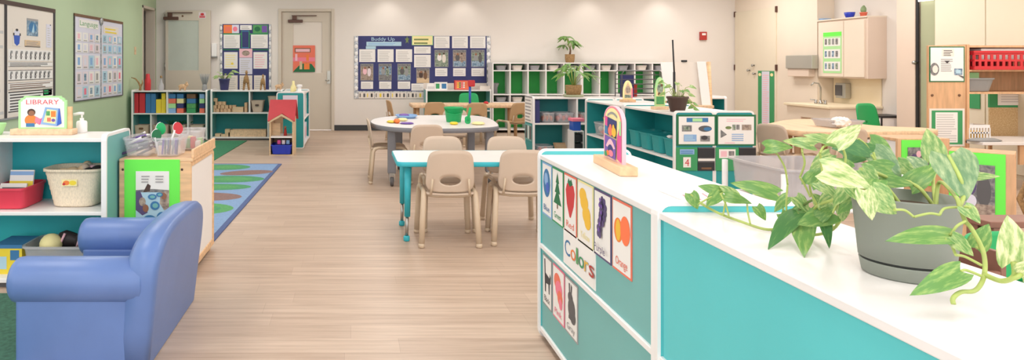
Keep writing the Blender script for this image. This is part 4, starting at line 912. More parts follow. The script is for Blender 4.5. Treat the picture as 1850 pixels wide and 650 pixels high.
for k in range(16):
    a = 2 * PI * k / 16 + random.uniform(-0.2, 0.2); r = random.uniform(0.10, 0.2); b = Vector((0.03 * math.cos(a), 0.03 * math.sin(a), 0.17)); tp = Vector((r * math.cos(a), r * 0.6 * math.sin(a), 0.2 + random.uniform(0.0, 0.12)))
    MB().tube([b, (b + tp) / 2 + Vector((0, 0, 0.03)), tp], 0.004, 'stem', 5).build('stem', t)
    add_leaf(t, tp, tp + Vector((0.07 * math.cos(a), 0.05 * math.sin(a), -0.02)), (0, -0.6, 1), 0.05, 'leaf_mixed')
toy_animal('carved_figure', 'tall carved wooden animal figure before the notice board, beside the plant', xb(444), 11.1, zt2, 'wicker_dark', 1.05, True)
toy_animal('carved_figure', 'shorter carved wooden animal figure near the end of the shelf top', xb(474), 11.1, zt2, 'wicker_dark', 0.85, True)
toy_animal('toy_bear', 'peach wooden animal at the end of the wooden block shelf top', xb(503), 11.1, zt2, 'wood_block', 0.85)
zc_ = 0.795; xc = -0.88
mb = MB(); mb.lathe([(0.04, 0), (0.045, 0.004), (0.042, 0.08), (0.02, 0.12), (0.018, 0.17), (0.006, 0.175)], 'yellow_pale', 16, (XP(530, 10.3), 10.3, zc_)); one(mb, 'bottle', 'cream bottle on the teal shelf behind the dollhouse', 'bottle')
mb = MB(); mb.lathe([(0.10, 0), (0.11, 0.006), (0.06, 0.02), (0.03, 0.03), (0.028, 0.08), (0.045, 0.09), (0.04, 0.12), (0.001, 0.125)], 'white', 20, (XP(541, 10.2), 10.2, zc_)); one(mb, 'table_lamp', 'little white stand on the end of the teal shelf', 'ornament')

# ================================================================ left wall boards
by_a, by_b = YX(-70, XL), YX(97.5, XL)
els = [('R', 0, 0, 1, 1, 'paper_warm')]
b1w = by_b - by_a
def ub(px): return (YX(px, XL) - by_a) / b1w
def vb(py, px): s_ = F / YX(px, XL); return (H - (py - VY) / s_ - 0.64) / (1.885 - 0.64)
bd = thing('bulletin_board', 'black edged white bulletin board, the larger one on the green wall', 'board', (XL + 0.004, by_a, 0.64), PI / 2)
sheet_mb(b1w, 1.245, 'paper_warm', [('L', 0.02, 0.05, ub(5), 0.9, 14, 'ink_pale')], 0.004).build('board_face', bd, loc=(0, -0.004, 0))
fr = MB(); fr.box(0, -0.016, 0, b1w, 0, 0.02, 'grey_mid'); fr.build('frame_rail', bd)
fr = MB(); fr.box(0, -0.016, 1.20, b1w, 0, 1.245, 'brown_dark'); fr.build('frame_rail', bd)
for px in (8, 96): u = ub(px) * b1w; MB().box(u - 0.018, -0.016, 0.02, u + 0.018, 0, 1.2, 'ink').build('frame_post', bd)
def bsheet(px0, px1, py0, py1, base, els, label, name='pinned_sheet', k=0.0):
    pm = (px0 + px1) / 2; y0, y1 = YX(px0, XL), YX(px1, XL); s_ = F / YX(pm, XL)
    return sheet(name, label, 'paper', (XL + 0.0088 + 0.0028, y0, H - (py1 - VY) / s_), PI / 2, y1 - y0, (py1 - py0) / s_, base, els, 'sheets on the large left board', th=0.0025)
bsheet(47, 67, 34, 65, 'photo_blue', [('E', 0.5, 0.5, 0.35, 0.3, 'blue_mid'), ('R', 0, 0.88, 1, 1, 'ink_grey'), ('P', [(0.4, 0.2), (0.65, 0.2), (0.6, 0.75)], 'sky_pale')], 'blue picture sheet at the top of the black edged white board')
bsheet(21, 36, 52, 83, 'paper_warm', [('P', [(0.1, 0.62), (0.9, 0.62), (0.8, 0.15), (0.5, 0.0), (0.2, 0.15)], 'blue'), ('E', 0.5, 0.78, 0.34, 0.16, 'paper_lav'), ('E', 0.5, 0.93, 0.16, 0.08, 'ink'), ('R', 0.04, 0.6, 0.2, 0.75, 'ink'), ('R', 0.8, 0.6, 0.96, 0.75, 'ink')], 'blue mitten cut-out on the black edged white board')
bsheet(43, 71, 73, 85, 'wood_pale', [('L', 0.1, 0.2, 0.95, 0.9, 3, 'ink_grey'), ('R', 0.0, 0.0, 1, 0.12, 'grey_dark')], 'tan caption strip under the blue picture sheet')
bsheet(82, 91, 44, 86, 'paper_lav', [('L', 0.2, 0.1, 0.8, 0.9, 8, 'ink_pale'), ('E', 0.8, 0.97, 0.1, 0.03, 'ink')], 'pale lilac strip near the edge of the black edged board')
names = ['upper word row', 'middle word row', 'caption row', 'lower word row', 'bottom row']
for i, (a, b) in enumerate(((90, 110), (112, 120), (126, 144), (148, 160), (163, 198))):
    e = [('R', 0, 0.94, 1, 1, 'ink'), ('R', 0, 0, 1, 0.05, 'ink')] if i != 0 else []
    if i in (0, 2):
        for q in range(9): e += [('R', 0.04 + q * 0.105, 0.15, 0.06 + q * 0.105, 0.75, 'ink'), ('R', 0.045 + q * 0.105, 0.62, 0.085 + q * 0.105, 0.86, 'grey_mid'), ('R', 0.03 + q * 0.105, 0.3, 0.075 + q * 0.105, 0.42, 'ink_grey')]
    else: e += [('L', 0.03, 0.1, 0.97, 0.95, 3 if i != 4 else 6, 'ink' if i != 3 else 'brown')]
    bsheet(13, 93, a, b, 'paper', e, 'long white strip of dark print, %s of the black edged board' % names[i], 'word_strip')
bsheet(76, 92, 160, 172, 'green_dark', [('R', 0.1, 0.2, 0.6, 0.8, 'green')], 'dark green card at the lower edge of the black edged board')
# second board
by_a, by_b = YX(132.5, XL), YX(220.5, XL); bw = by_b - by_a; z0 = 0.73; bh = 1.152
bd = thing('bulletin_board', 'white paper covered bulletin board, nearer the doorway on the green wall', 'board', (XL + 0.004, by_a, z0), PI / 2)
sheet_mb(bw, bh, 'paper_lav', [], 0.004).build('board_face', bd, loc=(0, -0.004, 0))
for a, b, c, d in ((0, 0, bw, 0.014), (0, bh - 0.035, bw, bh), (0, 0.014, 0.016, bh - 0.035), (bw - 0.016, 0.014, bw, bh - 0.035)): MB().box(a, -0.014, b, c, 0, d, 'brown' if d > 1 and b > 1 else 'grey_dark').build('frame_rail', bd)
um = (YX(181, XL) - by_a); MB().box(um - 0.014, -0.012, 0.014, um + 0.014, 0, bh - 0.035, 'silver').build('frame_post', bd)
MB().lathe([(0.001, 0), (0.06, 0), (0.05, 0.012), (0.001, 0.014)], 'silver', 9, T=Matrix.Translation((um, -0.012, bh - 0.05)) @ Matrix.Rotation(PI / 2, 4, 'X')).build('bow', bd)
def b2(u0, v0, u1, v1, base, els, label): return sheet('pinned_sheet', label, 'paper', (XL + 0.0088 + 0.0028, by_a + u0, z0 + v0), PI / 2, u1 - u0, v1 - v0, base, els, 'sheets on the board by the doorway', th=0.0025)
b2(0.16, 0.98, um - 0.1, 1.09, 'paper', [('T', 'Language', 0.04, 0.25, 0.96, 0.62, 'rug_lily_light')], 'white title strip with green lettering on the paper covered board')
b2(um + 0.1, 0.94, bw - 0.2, 1.05, 'paper_warm', [('L', 0.1, 0.1, 0.95, 0.95, 2, 'yellow')], 'white title strip with yellow print on the paper covered board')
for ci, (ua, ub_) in enumerate(((0.03, um - 0.03), (um + 0.03, bw - 0.03))):
    for ri, (va, vb_) in enumerate(((0.03, 0.20), (0.21, 0.40), (0.42, 0.62), (0.64, 0.78), (0.79, 0.92))):
        e = []
        for q in range(4):
            u = 0.04 + 0.24 * q; c = random.choice(['paper', 'paper_pink', 'sky_pale', 'paper'])
            e += [('R', u, 0.05, u + 0.2, 0.95, c), ('R', u + 0.05, 0.3, u + 0.14, 0.8, random.choice(['blue_pale', 'ink_grey', 'pink_pale', 'sky_pale', 'photo_blue', 'paper_lav', 'ink_grey', 'blue_pale', 'pink'] )), ('R', u + 0.03, 0.1, u + 0.17, 0.18, 'ink_grey')]
        b2(ua, va, ub_, vb_, 'paper_lav', e, '%s row of small cards, %s half of the paper covered board' % (['bottom', 'second lowest', 'middle', 'second highest', 'top'][ri], 'near side' if ci == 0 else 'doorway'))
# ================================================================ boards on the back wall
def wsheet(px0, px1, py0, py1, base, els, label, group, cat='paper', name='pinned_sheet', d=0.0118):
    return sheet(name, label, cat, (XP(px0, YB), YB - d, ZP(py1, YB)), 0, XP(px1, YB) - XP(px0, YB), ZP(py0, YB) - ZP(py1, YB), base, els, group, th=0.0025)
bx0, bx1, bz0, bz1 = XP(647, YB), XP(879, YB), ZP(165, YB), ZP(65, YB)
t = thing('bulletin_board', 'long navy bulletin board with a silver border', 'board', (bx0, YB - 0.001, bz0))
MB().box(bx0, YB - 0.008, ZP(178, YB), bx1, YB - 0.001, bz1, 'navy').build('board_face', t, world=True)
def scallop(x0, x1, z0, z1, parent, n):
    mb = MB(); mb.box(x0, YB - 0.013, z0, x1, YB - 0.001, z1, 'silver')
    for k in range(n): mb.ell(((x0 + x1) / 2, YB - 0.012, z0 + (k + 0.5) * (z1 - z0) / n), (x1 - x0) * 0.5, 0.006, (z1 - z0) / n * 0.3, 'white', 8, 5)
    mb.build('border_strip', parent, world=True)
scallop(XP(640, YB), bx0, ZP(178, YB), bz1, t, 9); scallop(bx1, XP(886, YB), ZP(170, YB), bz1, t, 8)
MB().box(XP(765, YB), YB - 0.012, ZP(178, YB), bx1, YB - 0.009, ZP(150, YB), 'paper_warm').build('border_strip', t, world=True)
MB().box(bx0, YB - 0.0095, ZP(178, YB), XP(766, YB), YB - 0.0082, ZP(164.5, YB), 'silver').build('border_strip', t, world=True)
G1 = 'sheets on the navy board'
wsheet(671, 713, 66, 74.5, 'navy', [('T', 'Buddy Up', 0.0, 0.12, 1, 0.75, 'sky_pale')], 'pale blue lettered title on the navy board', G1, name='title_strip')
wsheet(662, 725, 75.5, 83, 'sky_pale', [('L', 0.05, 0.2, 0.95, 0.9, 2, 'blue_pale')], 'long pale blue strip under the title of the navy board', G1)
wsheet(661, 679, 83.5, 88.5, 'sky_pale', [], 'short pale blue tab under the long pale blue strip', G1)
st_ = [(0.5 + (0.5 if k % 2 == 0 else 0.22) * math.sin(PI * k / 5), 0.5 + (0.5 if k % 2 == 0 else 0.22) * math.cos(PI * k / 5)) for k in range(10)]
o = sheet_mb(0.09, 0.16, 'stem_dark', [], 0.003, outline=st_).build('paper_star', None, (XP(731, YB), YB - 0.0118, ZP(80, YB))); tag(o, 'olive green paper star on the navy board', 'star', G1)
wsheet(744, 782, 64.5, 81.5, 'green_pale', [('R', 0.03, 0.05, 0.97, 0.95, 'yellow_pale'), ('L', 0.1, 0.12, 0.95, 0.9, 2, 'stem_dark')], 'lime green lettered sheet at the top middle of the navy board', G1)
cap = [('L', 0.1, 0.12, 0.9, 0.9, 6, 'ink_pale')]; cap2 = [('L', 0.1, 0.2, 0.9, 0.85, 3, 'ink_pale')]
lft = ['first', 'second', 'third']
for i, (a, b) in enumerate(((649, 678), (682, 711), (715, 744.5))): wsheet(a, b, 89, 112, 'paper', cap, 'white typed sheet, %s of three above the photos under the title' % lft[i], G1)
wsheet(748, 778, 84, 97, 'paper', cap2, 'short white sheet just under the lime green sheet', G1); wsheet(748, 778, 99, 121.5, 'paper', cap, 'white typed sheet above the brown photo of the navy board', G1)
rgt = ['nearest the lime green sheet', 'middle one of the raised three', 'nearest the right hand border']
for i, (a, b) in enumerate(((784, 812), (816.5, 845), (849, 877))): wsheet(a, b, 65.5, 87, 'paper', cap, 'white typed sheet at the top of the navy board, ' + rgt[i], G1)
def ph(base, m1, m2, m3): return [('R', 0.04, 0.03, 0.96, 0.97, base), ('R', 0.04, 0.03, 0.96, 0.35, m3), ('E', 0.35, 0.55, 0.16, 0.2, m1), ('E', 0.68, 0.5, 0.14, 0.25, m2), ('E', 0.36, 0.74, 0.08, 0.07, 'skin_brown'), ('E', 0.67, 0.78, 0.07, 0.06, 'brown_dark'), ('R', 0.04, 0.84, 0.96, 0.97, 'grey_photo')]
wt = [('photo_warm', 'pink_pale', 'paper_pink', 'photo_warm'), ('photo_blue', 'grey_mid', 'photo_green', 'grey_photo'), ('photo_green', 'grey_dark', 'grey_mid', 'photo_blue')]
for i, (a, b) in enumerate(((651, 674.5), (684, 707.5), (718, 742))): wsheet(a, b, 115, 145.5, 'grey_mid', ph(*wt[i]), 'photo print, %s of three under the title sheets of the navy board' % lft[i], G1, 'photo', 'photo_print')
wsheet(752, 776, 123, 150.5, 'grey_mid', ph('photo_warm', 'brown_dark', 'brown', 'wood_pale'), 'brown photo print in the middle of the navy board', G1, 'photo', 'photo_print')
wt = [('photo_green', 'paper', 'paper_warm', 'photo_green'), ('photo_warm', 'grey_dark', 'photo_warm', 'photo_blue'), ('photo_green', 'grey_mid', 'grey_dark', 'photo_blue')]
for i, (a, b) in enumerate(((785, 810), (818, 842), (851, 875))): wsheet(a, b, 90, 121, 'grey_mid', ph(*wt[i]), 'photo print in the raised right row, ' + rgt[i], G1, 'photo', 'photo_print')
for i, (a, b) in enumerate(((652, 674), (685, 707), (718.5, 741))): wsheet(a, b, 147, 160.5, 'paper', cap2, 'small white caption, %s of three under the lower photos' % lft[i], G1)
wsheet(743, 766, 150.8, 163.5, 'paper', cap2, 'small white caption under the brown photo', G1)
for i, (a, b) in enumerate(((786, 808), (818.5, 841), (851.5, 874.5))): wsheet(a, b, 123, 137.5, 'paper', cap2, 'small white caption under the raised photos, ' + rgt[i], G1)
for i in range(4):
    a = 648 + 29.2 * i
    e = [('R', 0.06 + 0.24 * q, 0.2, 0.12 + 0.24 * q + 0.06 * (q % 2), 0.8, ['ink', 'grey_dark', 'yellow', 'ink'][(q + i) % 4]) for q in range(4)]
    wsheet(a, a + 28, 166.5, 177.5, 'paper_warm', e, ['first', 'second', 'third', 'last'][i] + ' white card in the strip along the foot of the navy board', 'cards along the navy board')
# small notice board between the doors
t = thing('bulletin_board', 'small crowded notice board between the two doors', 'board', (XP(402, YB), YB - 0.001, ZP(161, YB)))
MB().box(XP(402, YB), YB - 0.008, ZP(168, YB), XP(486, YB), YB - 0.001, ZP(43.5, YB), 'navy').build('board_face', t, world=True)
scallop(XP(397.5, YB), XP(402, YB), ZP(168, YB), ZP(44, YB), t, 9); scallop(XP(486, YB), XP(490, YB), ZP(168, YB), ZP(44, YB), t, 9)
G2 = 'sheets on the small notice board'
for a, b, c, d, base, e, lb in (
    (404, 432, 45, 60, 'orange', [('R', 0.55, 0, 1, 1, 'paper_lav'), ('E', 0.75, 0.5, 0.15, 0.3, 'pink'), ('R', 0.1, 0.2, 0.45, 0.8, 'coral')], 'orange and lilac sheet at the top corner of the small notice board'),
    (434, 455, 45.5, 54, 'paper', [('L', 0.1, 0.2, 0.9, 0.9, 2, 'ink_grey')], 'narrow white heading at the top of the small notice board'),
    (457, 484, 45, 60, 'rug_lily_light', [('R', 0.6, 0.1, 0.95, 0.9, 'purple'), ('E', 0.3, 0.5, 0.2, 0.3, 'green_dark')], 'green and purple sheet at the top of the small notice board'),
    (404, 433.5, 62.5, 87, 'paper', [('L', 0.08, 0.1, 0.92, 0.92, 7, 'ink_pale')], 'wide white sheet under the orange one on the small notice board'),
    (436, 451, 55.5, 87, 'blue_mid', [('R', 0.1, 0.05, 0.9, 0.95, 'navy'), ('R', 0.0, 0.0, 0.1, 1.0, 'green_mat'), ('R', 0.9, 0, 1, 1, 'green_mat')], 'dark blue strip in the middle of the small notice board'),
    (453.5, 484, 62.5, 87, 'paper', [('L', 0.08, 0.1, 0.92, 0.92, 7, 'ink_pale')], 'wide white sheet under the green and purple one'),
    (405, 429.5, 94, 124, 'paper', [('L', 0.1, 0.1, 0.9, 0.92, 6, 'yellow_pale'), ('E', 0.6, 0.3, 0.1, 0.06, 'yellow')], 'white sheet with yellow marks on the small notice board'),
    (432.5, 456, 88, 104, 'pink_pale', [('E', 0.5, 0.5, 0.3, 0.3, 'photo_warm')], 'pinkish picture in the middle of the small notice board'),
    (432.5, 456, 104.5, 134, 'paper_lav', [('L', 0.1, 0.1, 0.9, 0.92, 7, 'ink_pale')], 'lilac white sheet under the pinkish picture'),
    (458, 483, 94, 124, 'paper', [('L', 0.1, 0.1, 0.9, 0.92, 6, 'pink_pale')], 'white sheet with pink lines on the small notice board'),
    (405, 429.5, 136, 163, 'paper_warm', [('L', 0.1, 0.1, 0.9, 0.92, 6, 'ink_pale')], 'cream sheet behind the leafy plant on the small notice board'),
    (433, 456, 136, 163, 'paper_warm', [('L', 0.1, 0.1, 0.9, 0.92, 6, 'ink_pale')], 'cream sheet behind the tall carved figure'),
    (459, 480, 136, 163, 'paper_warm', [('L', 0.1, 0.1, 0.9, 0.92, 6, 'ink_pale')], 'cream sheet behind the shorter carved figure')):
    wsheet(a, b, c, d, base, e, lb, G2)
for py, nm_ in ((61.2, 'green_mat'), (89.5, 'green_dark')): MB().box(XP(403, YB), YB - 0.0095, ZP(py + 1.3, YB), XP(485, YB), YB - 0.0082, ZP(py - 0.8, YB), nm_).build('border_strip', t, world=True)

# ================================================================ low shelf and cubbies along the back wall
SD = shelf_unit('low teal shelf under the navy bulletin board', (1.325, 12.14, 0), 0, 1.165, 0.40, 0.76, mids=(0.38,), divs=(), panel='teal_mid', inner='green_dark', rim=0.012)
for i, (px, w_, h_, c, e, lb) in enumerate(((771, 0.15, 0.12, 'paper', [('R', 0.1, 0.1, 0.9, 0.5, 'ink_pale')], 'white folded card at the end of the shelf under the navy board'), (785, 0.11, 0.14, 'paper', [('R', 0.2, 0.15, 0.8, 0.8, 'green_mat')], 'white card with a green picture under the navy board'), (796, 0.12, 0.14, 'paper', [('R', 0.15, 0.15, 0.85, 0.8, 'blue_mid')], 'white card with a blue picture under the navy board'))):
    T = Matrix.Translation((XP(px, 12.3), 12.28, 0.76)) @ Matrix.Rotation(-0.12, 4, 'X'); mb = sheet_mb(w_, h_, c, e, 0.004, None, T); mb.box(0, 0.05, 0, w_, 0.054, h_ * 0.96, c, T); mb.box(0, 0.003, h_ * 0.93, w_, 0.054, h_ * 0.95, c, T)
    one(mb, 'picture_card', lb, 'card')
t = thing('toy_box', 'red patterned box standing on the shelf under the navy board', 'box', (XP(834, 12.3), 12.32, 0.76))
MB().box(-0.13, -0.05, 0, 0.13, 0.05, 0.17, 'red').build('box_body', t, bevel=0.006)
sheet_mb(0.24, 0.15, 'coral', [('E', 0.2 + 0.15 * (k % 5), 0.25 + 0.25 * (k // 5), 0.07, 0.09, ['yellow', 'paper', 'rug_lily_light', 'orange', 'pink'][(k * 2) % 5]) for k in range(15)]).build('box_print', t, loc=(-0.12, -0.0545, 0.01))
one(MB().box(XP(866, 12.3), 12.24, 0.76, XP(885, 12.3), 12.44, 0.83, 'paper_warm'), 'paper_stack', 'low stack of white paper at the cubby end of the low shelf', 'paper', bevel=0.003)

def cubby(x0, x1, label):
    t = thing('cubby_unit', label, 'cubby', ((x0 + x1) / 2, 12.3, 0), 0, 'white cubby units with green backs'); y0, y1 = 12.10, 12.50; n = 5; w_ = (x1 - x0) / n
    for x in (x0, x1 - 0.022): MB().box(x, y0, 0, x + 0.022, y1, 1.25, 'white').build('side_panel', t, world=True, bevel=0.003)
    MB().box(x0 + 0.022, y0, 1.228, x1 - 0.022, y1, 1.25, 'white').build('top_board', t, world=True, bevel=0.003)
    for z in (1.095, 0.67, 0.53, 0.05): MB().box(x0 + 0.022, y0 + 0.003, z, x1 - 0.022, y1 - 0.015, z + 0.02, 'white').build('shelf_board', t, world=True, bevel=0.002)
    for a, b in ((1.115, 1.228), (0.69, 1.095), (0.55, 0.67), (0.07, 0.53)):
        MB().box(x0 + 0.022, y1 - 0.012, a, x1 - 0.022, y1 - 0.004, b, 'green_kelly').build('back_panel', t, world=True)
        for k in range(1, n): MB().box(x0 + w_ * k - 0.011, y0 + 0.006, a, x0 + w_ * k + 0.011, y1 - 0.015, b, 'white').build('divider', t, world=True)
    return w_
cx0, cx1, cx2 = XP(889.5, 12.1), XP(1051.5, 12.1), XP(1211, 12.1)
ordn = ['first', 'second', 'third', 'fourth', 'fifth']
for u, (a, b, lb) in enumerate(((cx0, cx1, 'white cubby unit with green backs, next to the navy board'), (cx1 + 0.002, cx2, 'white cubby unit with green backs, behind the easel'))):
    w_ = cubby(a, b, lb)
    for k in range(5):
        for row, z in ((0, 1.115), (1, 0.55)):
            if row == 1 and not (u == 0 and k < 2): continue
            t = thing('cubby_tub', '%s tub, %s along the %s row of the cubbies %s' % (['grey white', 'white'][k % 2], ordn[k], ['top', 'lower'][row], ['by the navy board', 'by the easel'][u]), 'tub', (a + w_ * (k + 0.5) + [0.02, -0.01, -0.02, 0.0, 0.01][k], 12.27, z), 0, 'tubs in the cubbies')
            MB().tub(0, 0, 0, 0.075, 0.075, 0.1, 0.09, 0.115, ['clear_grey', 'paper_warm'][k % 2], p=5, rim=0.004).build('tub_body', t)
            MB().tub(0, 0, 0.0765, 0.088, 0.094, 0.119, 0.094, 0.119, ['grey_mid', 'white'][k % 2], p=5).build('lid', t)
mb = MB()
for q in range(9): a_ = q * 0.7; mb.tube([(cx0 + 0.10 + 0.02 * math.cos(a_), 12.3, 0.69), (cx0 + 0.09 + 0.03 * math.cos(a_), 12.3 + 0.02 * math.sin(a_), 0.8), (cx0 + 0.09 + 0.05 * math.cos(a_), 12.28 + 0.03 * math.sin(a_), 0.88)], [0.012, 0.014, 0.02], 'grey_mid', 6)
one(mb, 'soft_toy', 'grey fuzzy toy in the first tall cubby by the navy board', 'toy')
def potted(label, loc, pot_r, pot_h, potm, stems, reach, top, leafm, lw, ll, kind='palm', dish=None, seed=3):
    random.seed(seed); t = thing('potted_plant', label, 'plant', loc); z0 = 0
    if dish: MB().lathe([(pot_r * 1.1, 0), (pot_r * 1.25, 0.004), (pot_r * 1.3, 0.03), (pot_r * 1.2, 0.03), (0.001, 0.012)], dish, 24).build('saucer', t); z0 = 0.013
    MB().lathe([(pot_r * 0.8, z0), (pot_r * 0.86, z0 + 0.004), (pot_r, z0 + pot_h * 0.5), (pot_r * 1.02, z0 + pot_h), (pot_r * 0.92, z0 + pot_h), (pot_r * 0.9, z0 + pot_h * 0.88), (0.001, z0 + pot_h * 0.88)], potm, 26).build('pot', t)
    zb = z0 + pot_h * 0.88
    if kind == 'palm':
        MB().tube([(0, 0, zb), (0.01, 0, zb + top * 0.25), (0.0, 0, zb + top * 0.42)], [0.02, 0.014, 0.012], 'brown', 8).build('trunk', t); zs = zb + top * 0.40
    else: zs = zb
    for k in range(stems):
        a = 2.4 * k + random.uniform(-0.3, 0.3); r = reach * random.uniform(0.45, 1.0); h_ = top * random.uniform(0.55, 1.0) - (0.4 * top if kind == 'palm' else 0)
        if kind != 'palm': h_ *= 1 - 0.6 * (r / reach - 0.45)
        b = Vector((0.012 * math.cos(a), 0.012 * math.sin(a), zs)); tp = Vector((r * 0.7 * math.cos(a), r * 0.7 * math.sin(a), zs + max(0.03, h_)))
        MB().tube([b, (b + tp) / 2 + Vector((0, 0, 0.03)), tp], 0.0035, 'stem', 5).build('stem', t)
        n = 5 if kind == 'palm' else 3
        for q in range(n):
            aa = a + (q - (n - 1) / 2) * 0.55; L_ = ll * random.uniform(0.8, 1.15)
            add_leaf(t, tp, tp + Vector((math.cos(aa) * L_, math.sin(aa) * L_, -L_ * random.uniform(0.15, 0.7))), (0.1 * math.cos(aa), -0.5, 1), lw, leafm, 0.35, 0.2, heart=False)
    return t
potted('leafy plant in a wicker pot on top of the cubbies', (XP(1029.5, 12.28), 12.28, 1.25), 0.085, 0.15, 'wicker_dark', 9, 0.2, 0.34, 'leaf_green', 0.05, 0.15, 'palm', None, 4)

# ================================================================ middle shelves and their contents
SE = shelf_unit('teal shelf of clear bins facing the tables, below the fern', (2.29, 8.62, 0), 0, 1.22, 0.38, 0.80, mids=(0.455,), divs=((0.565, 0.475, 0.78), (0.49, 0.05, 0.455)), panel='teal', inner='teal_far', rim=0.012)
SE2 = shelf_unit('teal shelf carrying the drying rack, in line with the bin shelf', (3.52, 8.62, 0), 0, 1.22, 0.38, 0.80, mids=(0.455,), divs=(), panel='teal', inner='teal_far', rim=0.012)
xe = 2.286
o = sheet('wall_chart', 'white chart hung on the end of the teal bin shelf', 'chart', (xe - 0.003, 8.99, 0.47), -PI / 2, 0.36, 0.34, 'paper', [('L', 0.08, 0.06, 0.92, 0.94, 7, 'ink_grey'), ('R', 0, 0.94, 1, 1, 'grey_mid')])
o = sheet('wall_chart', 'dark strip chart below the white one on the teal shelf end', 'chart', (xe - 0.003, 8.99, 0.24), -PI / 2, 0.34, 0.21, 'teal_mid', [('R', 0.1, 0.1, 0.35, 0.9, 'grey_dark'), ('R', 0.45, 0.1, 0.62, 0.9, 'paper'), ('R', 0.7, 0.1, 0.95, 0.9, 'grey_dark')])
def xm(px, Y=8.72): return XP(px, Y)
one(MB().box(2.325, 8.66, 0.475, 2.39, 8.94, 0.765, 'navy').box(2.33, 8.655, 0.5, 2.385, 8.661, 0.74, 'navy'), 'binder', 'navy binder standing at the end of the teal bin shelf', 'binder', bevel=0.003)
for i, (a, b, z, m1, m2, lb) in enumerate(((978, 1002, 0.475, 'orange', 'wood_block', 'clear bin of orange pieces next to the navy binder'), (1003.5, 1038, 0.475, 'coral', 'pink_pale', 'clear bin of coral pieces by the shelf divider'), (1046, 1058, 0.475, 'pink', 'coral', 'clear bin of pink pieces beyond the shelf divider'), (967, 1000, 0.052, 'pink_pale', 'coral', 'clear bin of pink pieces on the bottom board of the bin shelf'))):
    t = thing('clear_bin', lb, 'bin', ((xm(a) + xm(b)) / 2, 8.80, z), 0, 'clear bins in the teal shelf'); hw = (xm(b) - xm(a)) / 2 - 0.002
    MB().tub(0, 0, 0, 0.13, hw * 0.88, 0.12, hw * 0.97, 0.13, 'clear', p=6, rim=0.003).build('bin_body', t)
    for k in range(5):
        s_ = 0.03; px_ = (k - 2) * hw * 0.32; o = one(MB().ell((t.location[0] + px_, 8.78 + 0.02 * (k % 2), z + 0.05 + 0.02 * (k % 2)), hw * 0.2, 0.05, 0.035, [m1, m2][k % 2]), 'counting_toy', 'loose piece in the ' + lb.replace('clear bin of ', 'bin of '), 'toy', 'pieces in the clear bins')
leaning_book(xm(1005), 8.70, 0.08, 0.26, 0.20, 0.015, -0.9, 'wood_block', [('R', 0.1, 0.1, 0.9, 0.9, 'wood_pale')], 'brown book leaning on the bottom board of the bin shelf')
mb = MB(); mb.box(xm(1006), 8.68, 0.60, xm(1036), 8.70, 0.615, 'paper'); 
# small drawer stand between the shelves
t = thing('drawer_stand', 'narrow dark fronted stand between the two teal shelves', 'stand', (XP(1045, 8.3), 8.3, 0)); x0, x1 = XP(1036, 8.2), XP(1055, 8.2)
MB().box(x0, 8.2, 0, x0 + 0.012, 8.42, 0.42, 'white').box(x1 - 0.012, 8.2, 0, x1, 8.42, 0.42, 'white').box(x0 + 0.012, 8.2, 0.405, x1 - 0.012, 8.42, 0.42, 'white').build('body', t, world=True)
for z in (0.06, 0.18, 0.29): MB().box(x0 + 0.014, 8.205, z, x1 - 0.014, 8.40, z + 0.085, 'black').build('drawer', t, world=True)
one(MB().box(x0 + 0.002, 8.22, 0.421, x1 - 0.03, 8.36, 0.53, 'blue'), 'box', 'small blue box on the narrow dark fronted stand', 'box', bevel=0.004)
one(MB().box(x0 - 0.01, 8.21, 0.531, x1 + 0.01, 8.38, 0.565, 'pink'), 'picture_book', 'pink book lying on the small blue box', 'book', bevel=0.004)
# the long double shelf with posters on its end
F1 = shelf_unit('far section of the long teal shelf facing the tables', (2.74, 8.0, 0), -PI / 2, 1.10, 0.335, 0.80, mids=(0.395,), panel='teal', inner='teal', rim=0.022)
F2 = shelf_unit('near section of the long teal shelf, holding teal bins', (2.74, 6.89, 0), -PI / 2, 1.10, 0.335, 0.80, mids=(0.395,), panel='teal', inner='teal', rim=0.022)
F3 = shelf_unit('near section of the teal shelf facing the sink', (3.415, 5.79, 0), PI / 2, 1.10, 0.335, 0.80, mids=(0.395,), panel='teal', inner='teal', rim=0.022)
F4 = shelf_unit('far section of the teal shelf facing the sink', (3.415, 6.90, 0), PI / 2, 1.10, 0.335, 0.80, mids=(0.395,), panel='teal', inner='teal', rim=0.022)
for i in range(4):
    y = 5.97 + 0.25 * i
    t = thing('teal_bin', '%s teal plastic bin on the long shelf' % ['poster end', 'second', 'third', 'farthest'][i].replace('poster end', 'first').replace('first', 'poster end'), 'bin', (2.90, y, 0.415), 0, 'teal bins on the long shelf')
    t['label'] = ['teal plastic bin on the long shelf, nearest the posters', 'teal plastic bin on the long shelf, second from the posters', 'teal plastic bin on the long shelf, third from the posters', 'teal plastic bin on the long shelf, farthest from the posters'][i]
    MB().tub(0, 0, 0, 0.16, 0.12, 0.095, 0.135, 0.112, 'teal', p=6, rim=0.006).build('bin_body', t)
mb = MB(); mb.ell((2.86, 6.02, 0.56), 0.05, 0.04, 0.03, 'grey_mid').ell((2.84, 6.08, 0.57), 0.03, 0.04, 0.02, 'white'); one(mb, 'toy_car', 'grey and white toy lying in the teal bin nearest the posters', 'toy')
for i, (y, m1, m2, lb) in enumerate(((7.72, 'coral', 'paper', 'clear bin of coral pieces on the far section of the long shelf'), (7.45, 'orange', 'blue_mid', 'clear bin of orange and blue pieces on the long shelf'))):
    t = thing('clear_bin', lb, 'bin', (2.90, y, 0.415)); MB().tub(0, 0, 0, 0.15, 0.11, 0.1, 0.13, 0.115, 'clear', p=6, rim=0.004).build('bin_body', t)
    for k in range(5): one(MB().ell((2.84 + 0.03 * (k % 3), y + 0.035 * (k - 2), 0.46 + 0.03 * (k % 2)), 0.035, 0.035, 0.03, [m1, m2][k % 2]), 'counting_toy', 'loose piece in the ' + lb.replace('clear ', ''), 'toy', 'pieces in the long shelf bins')
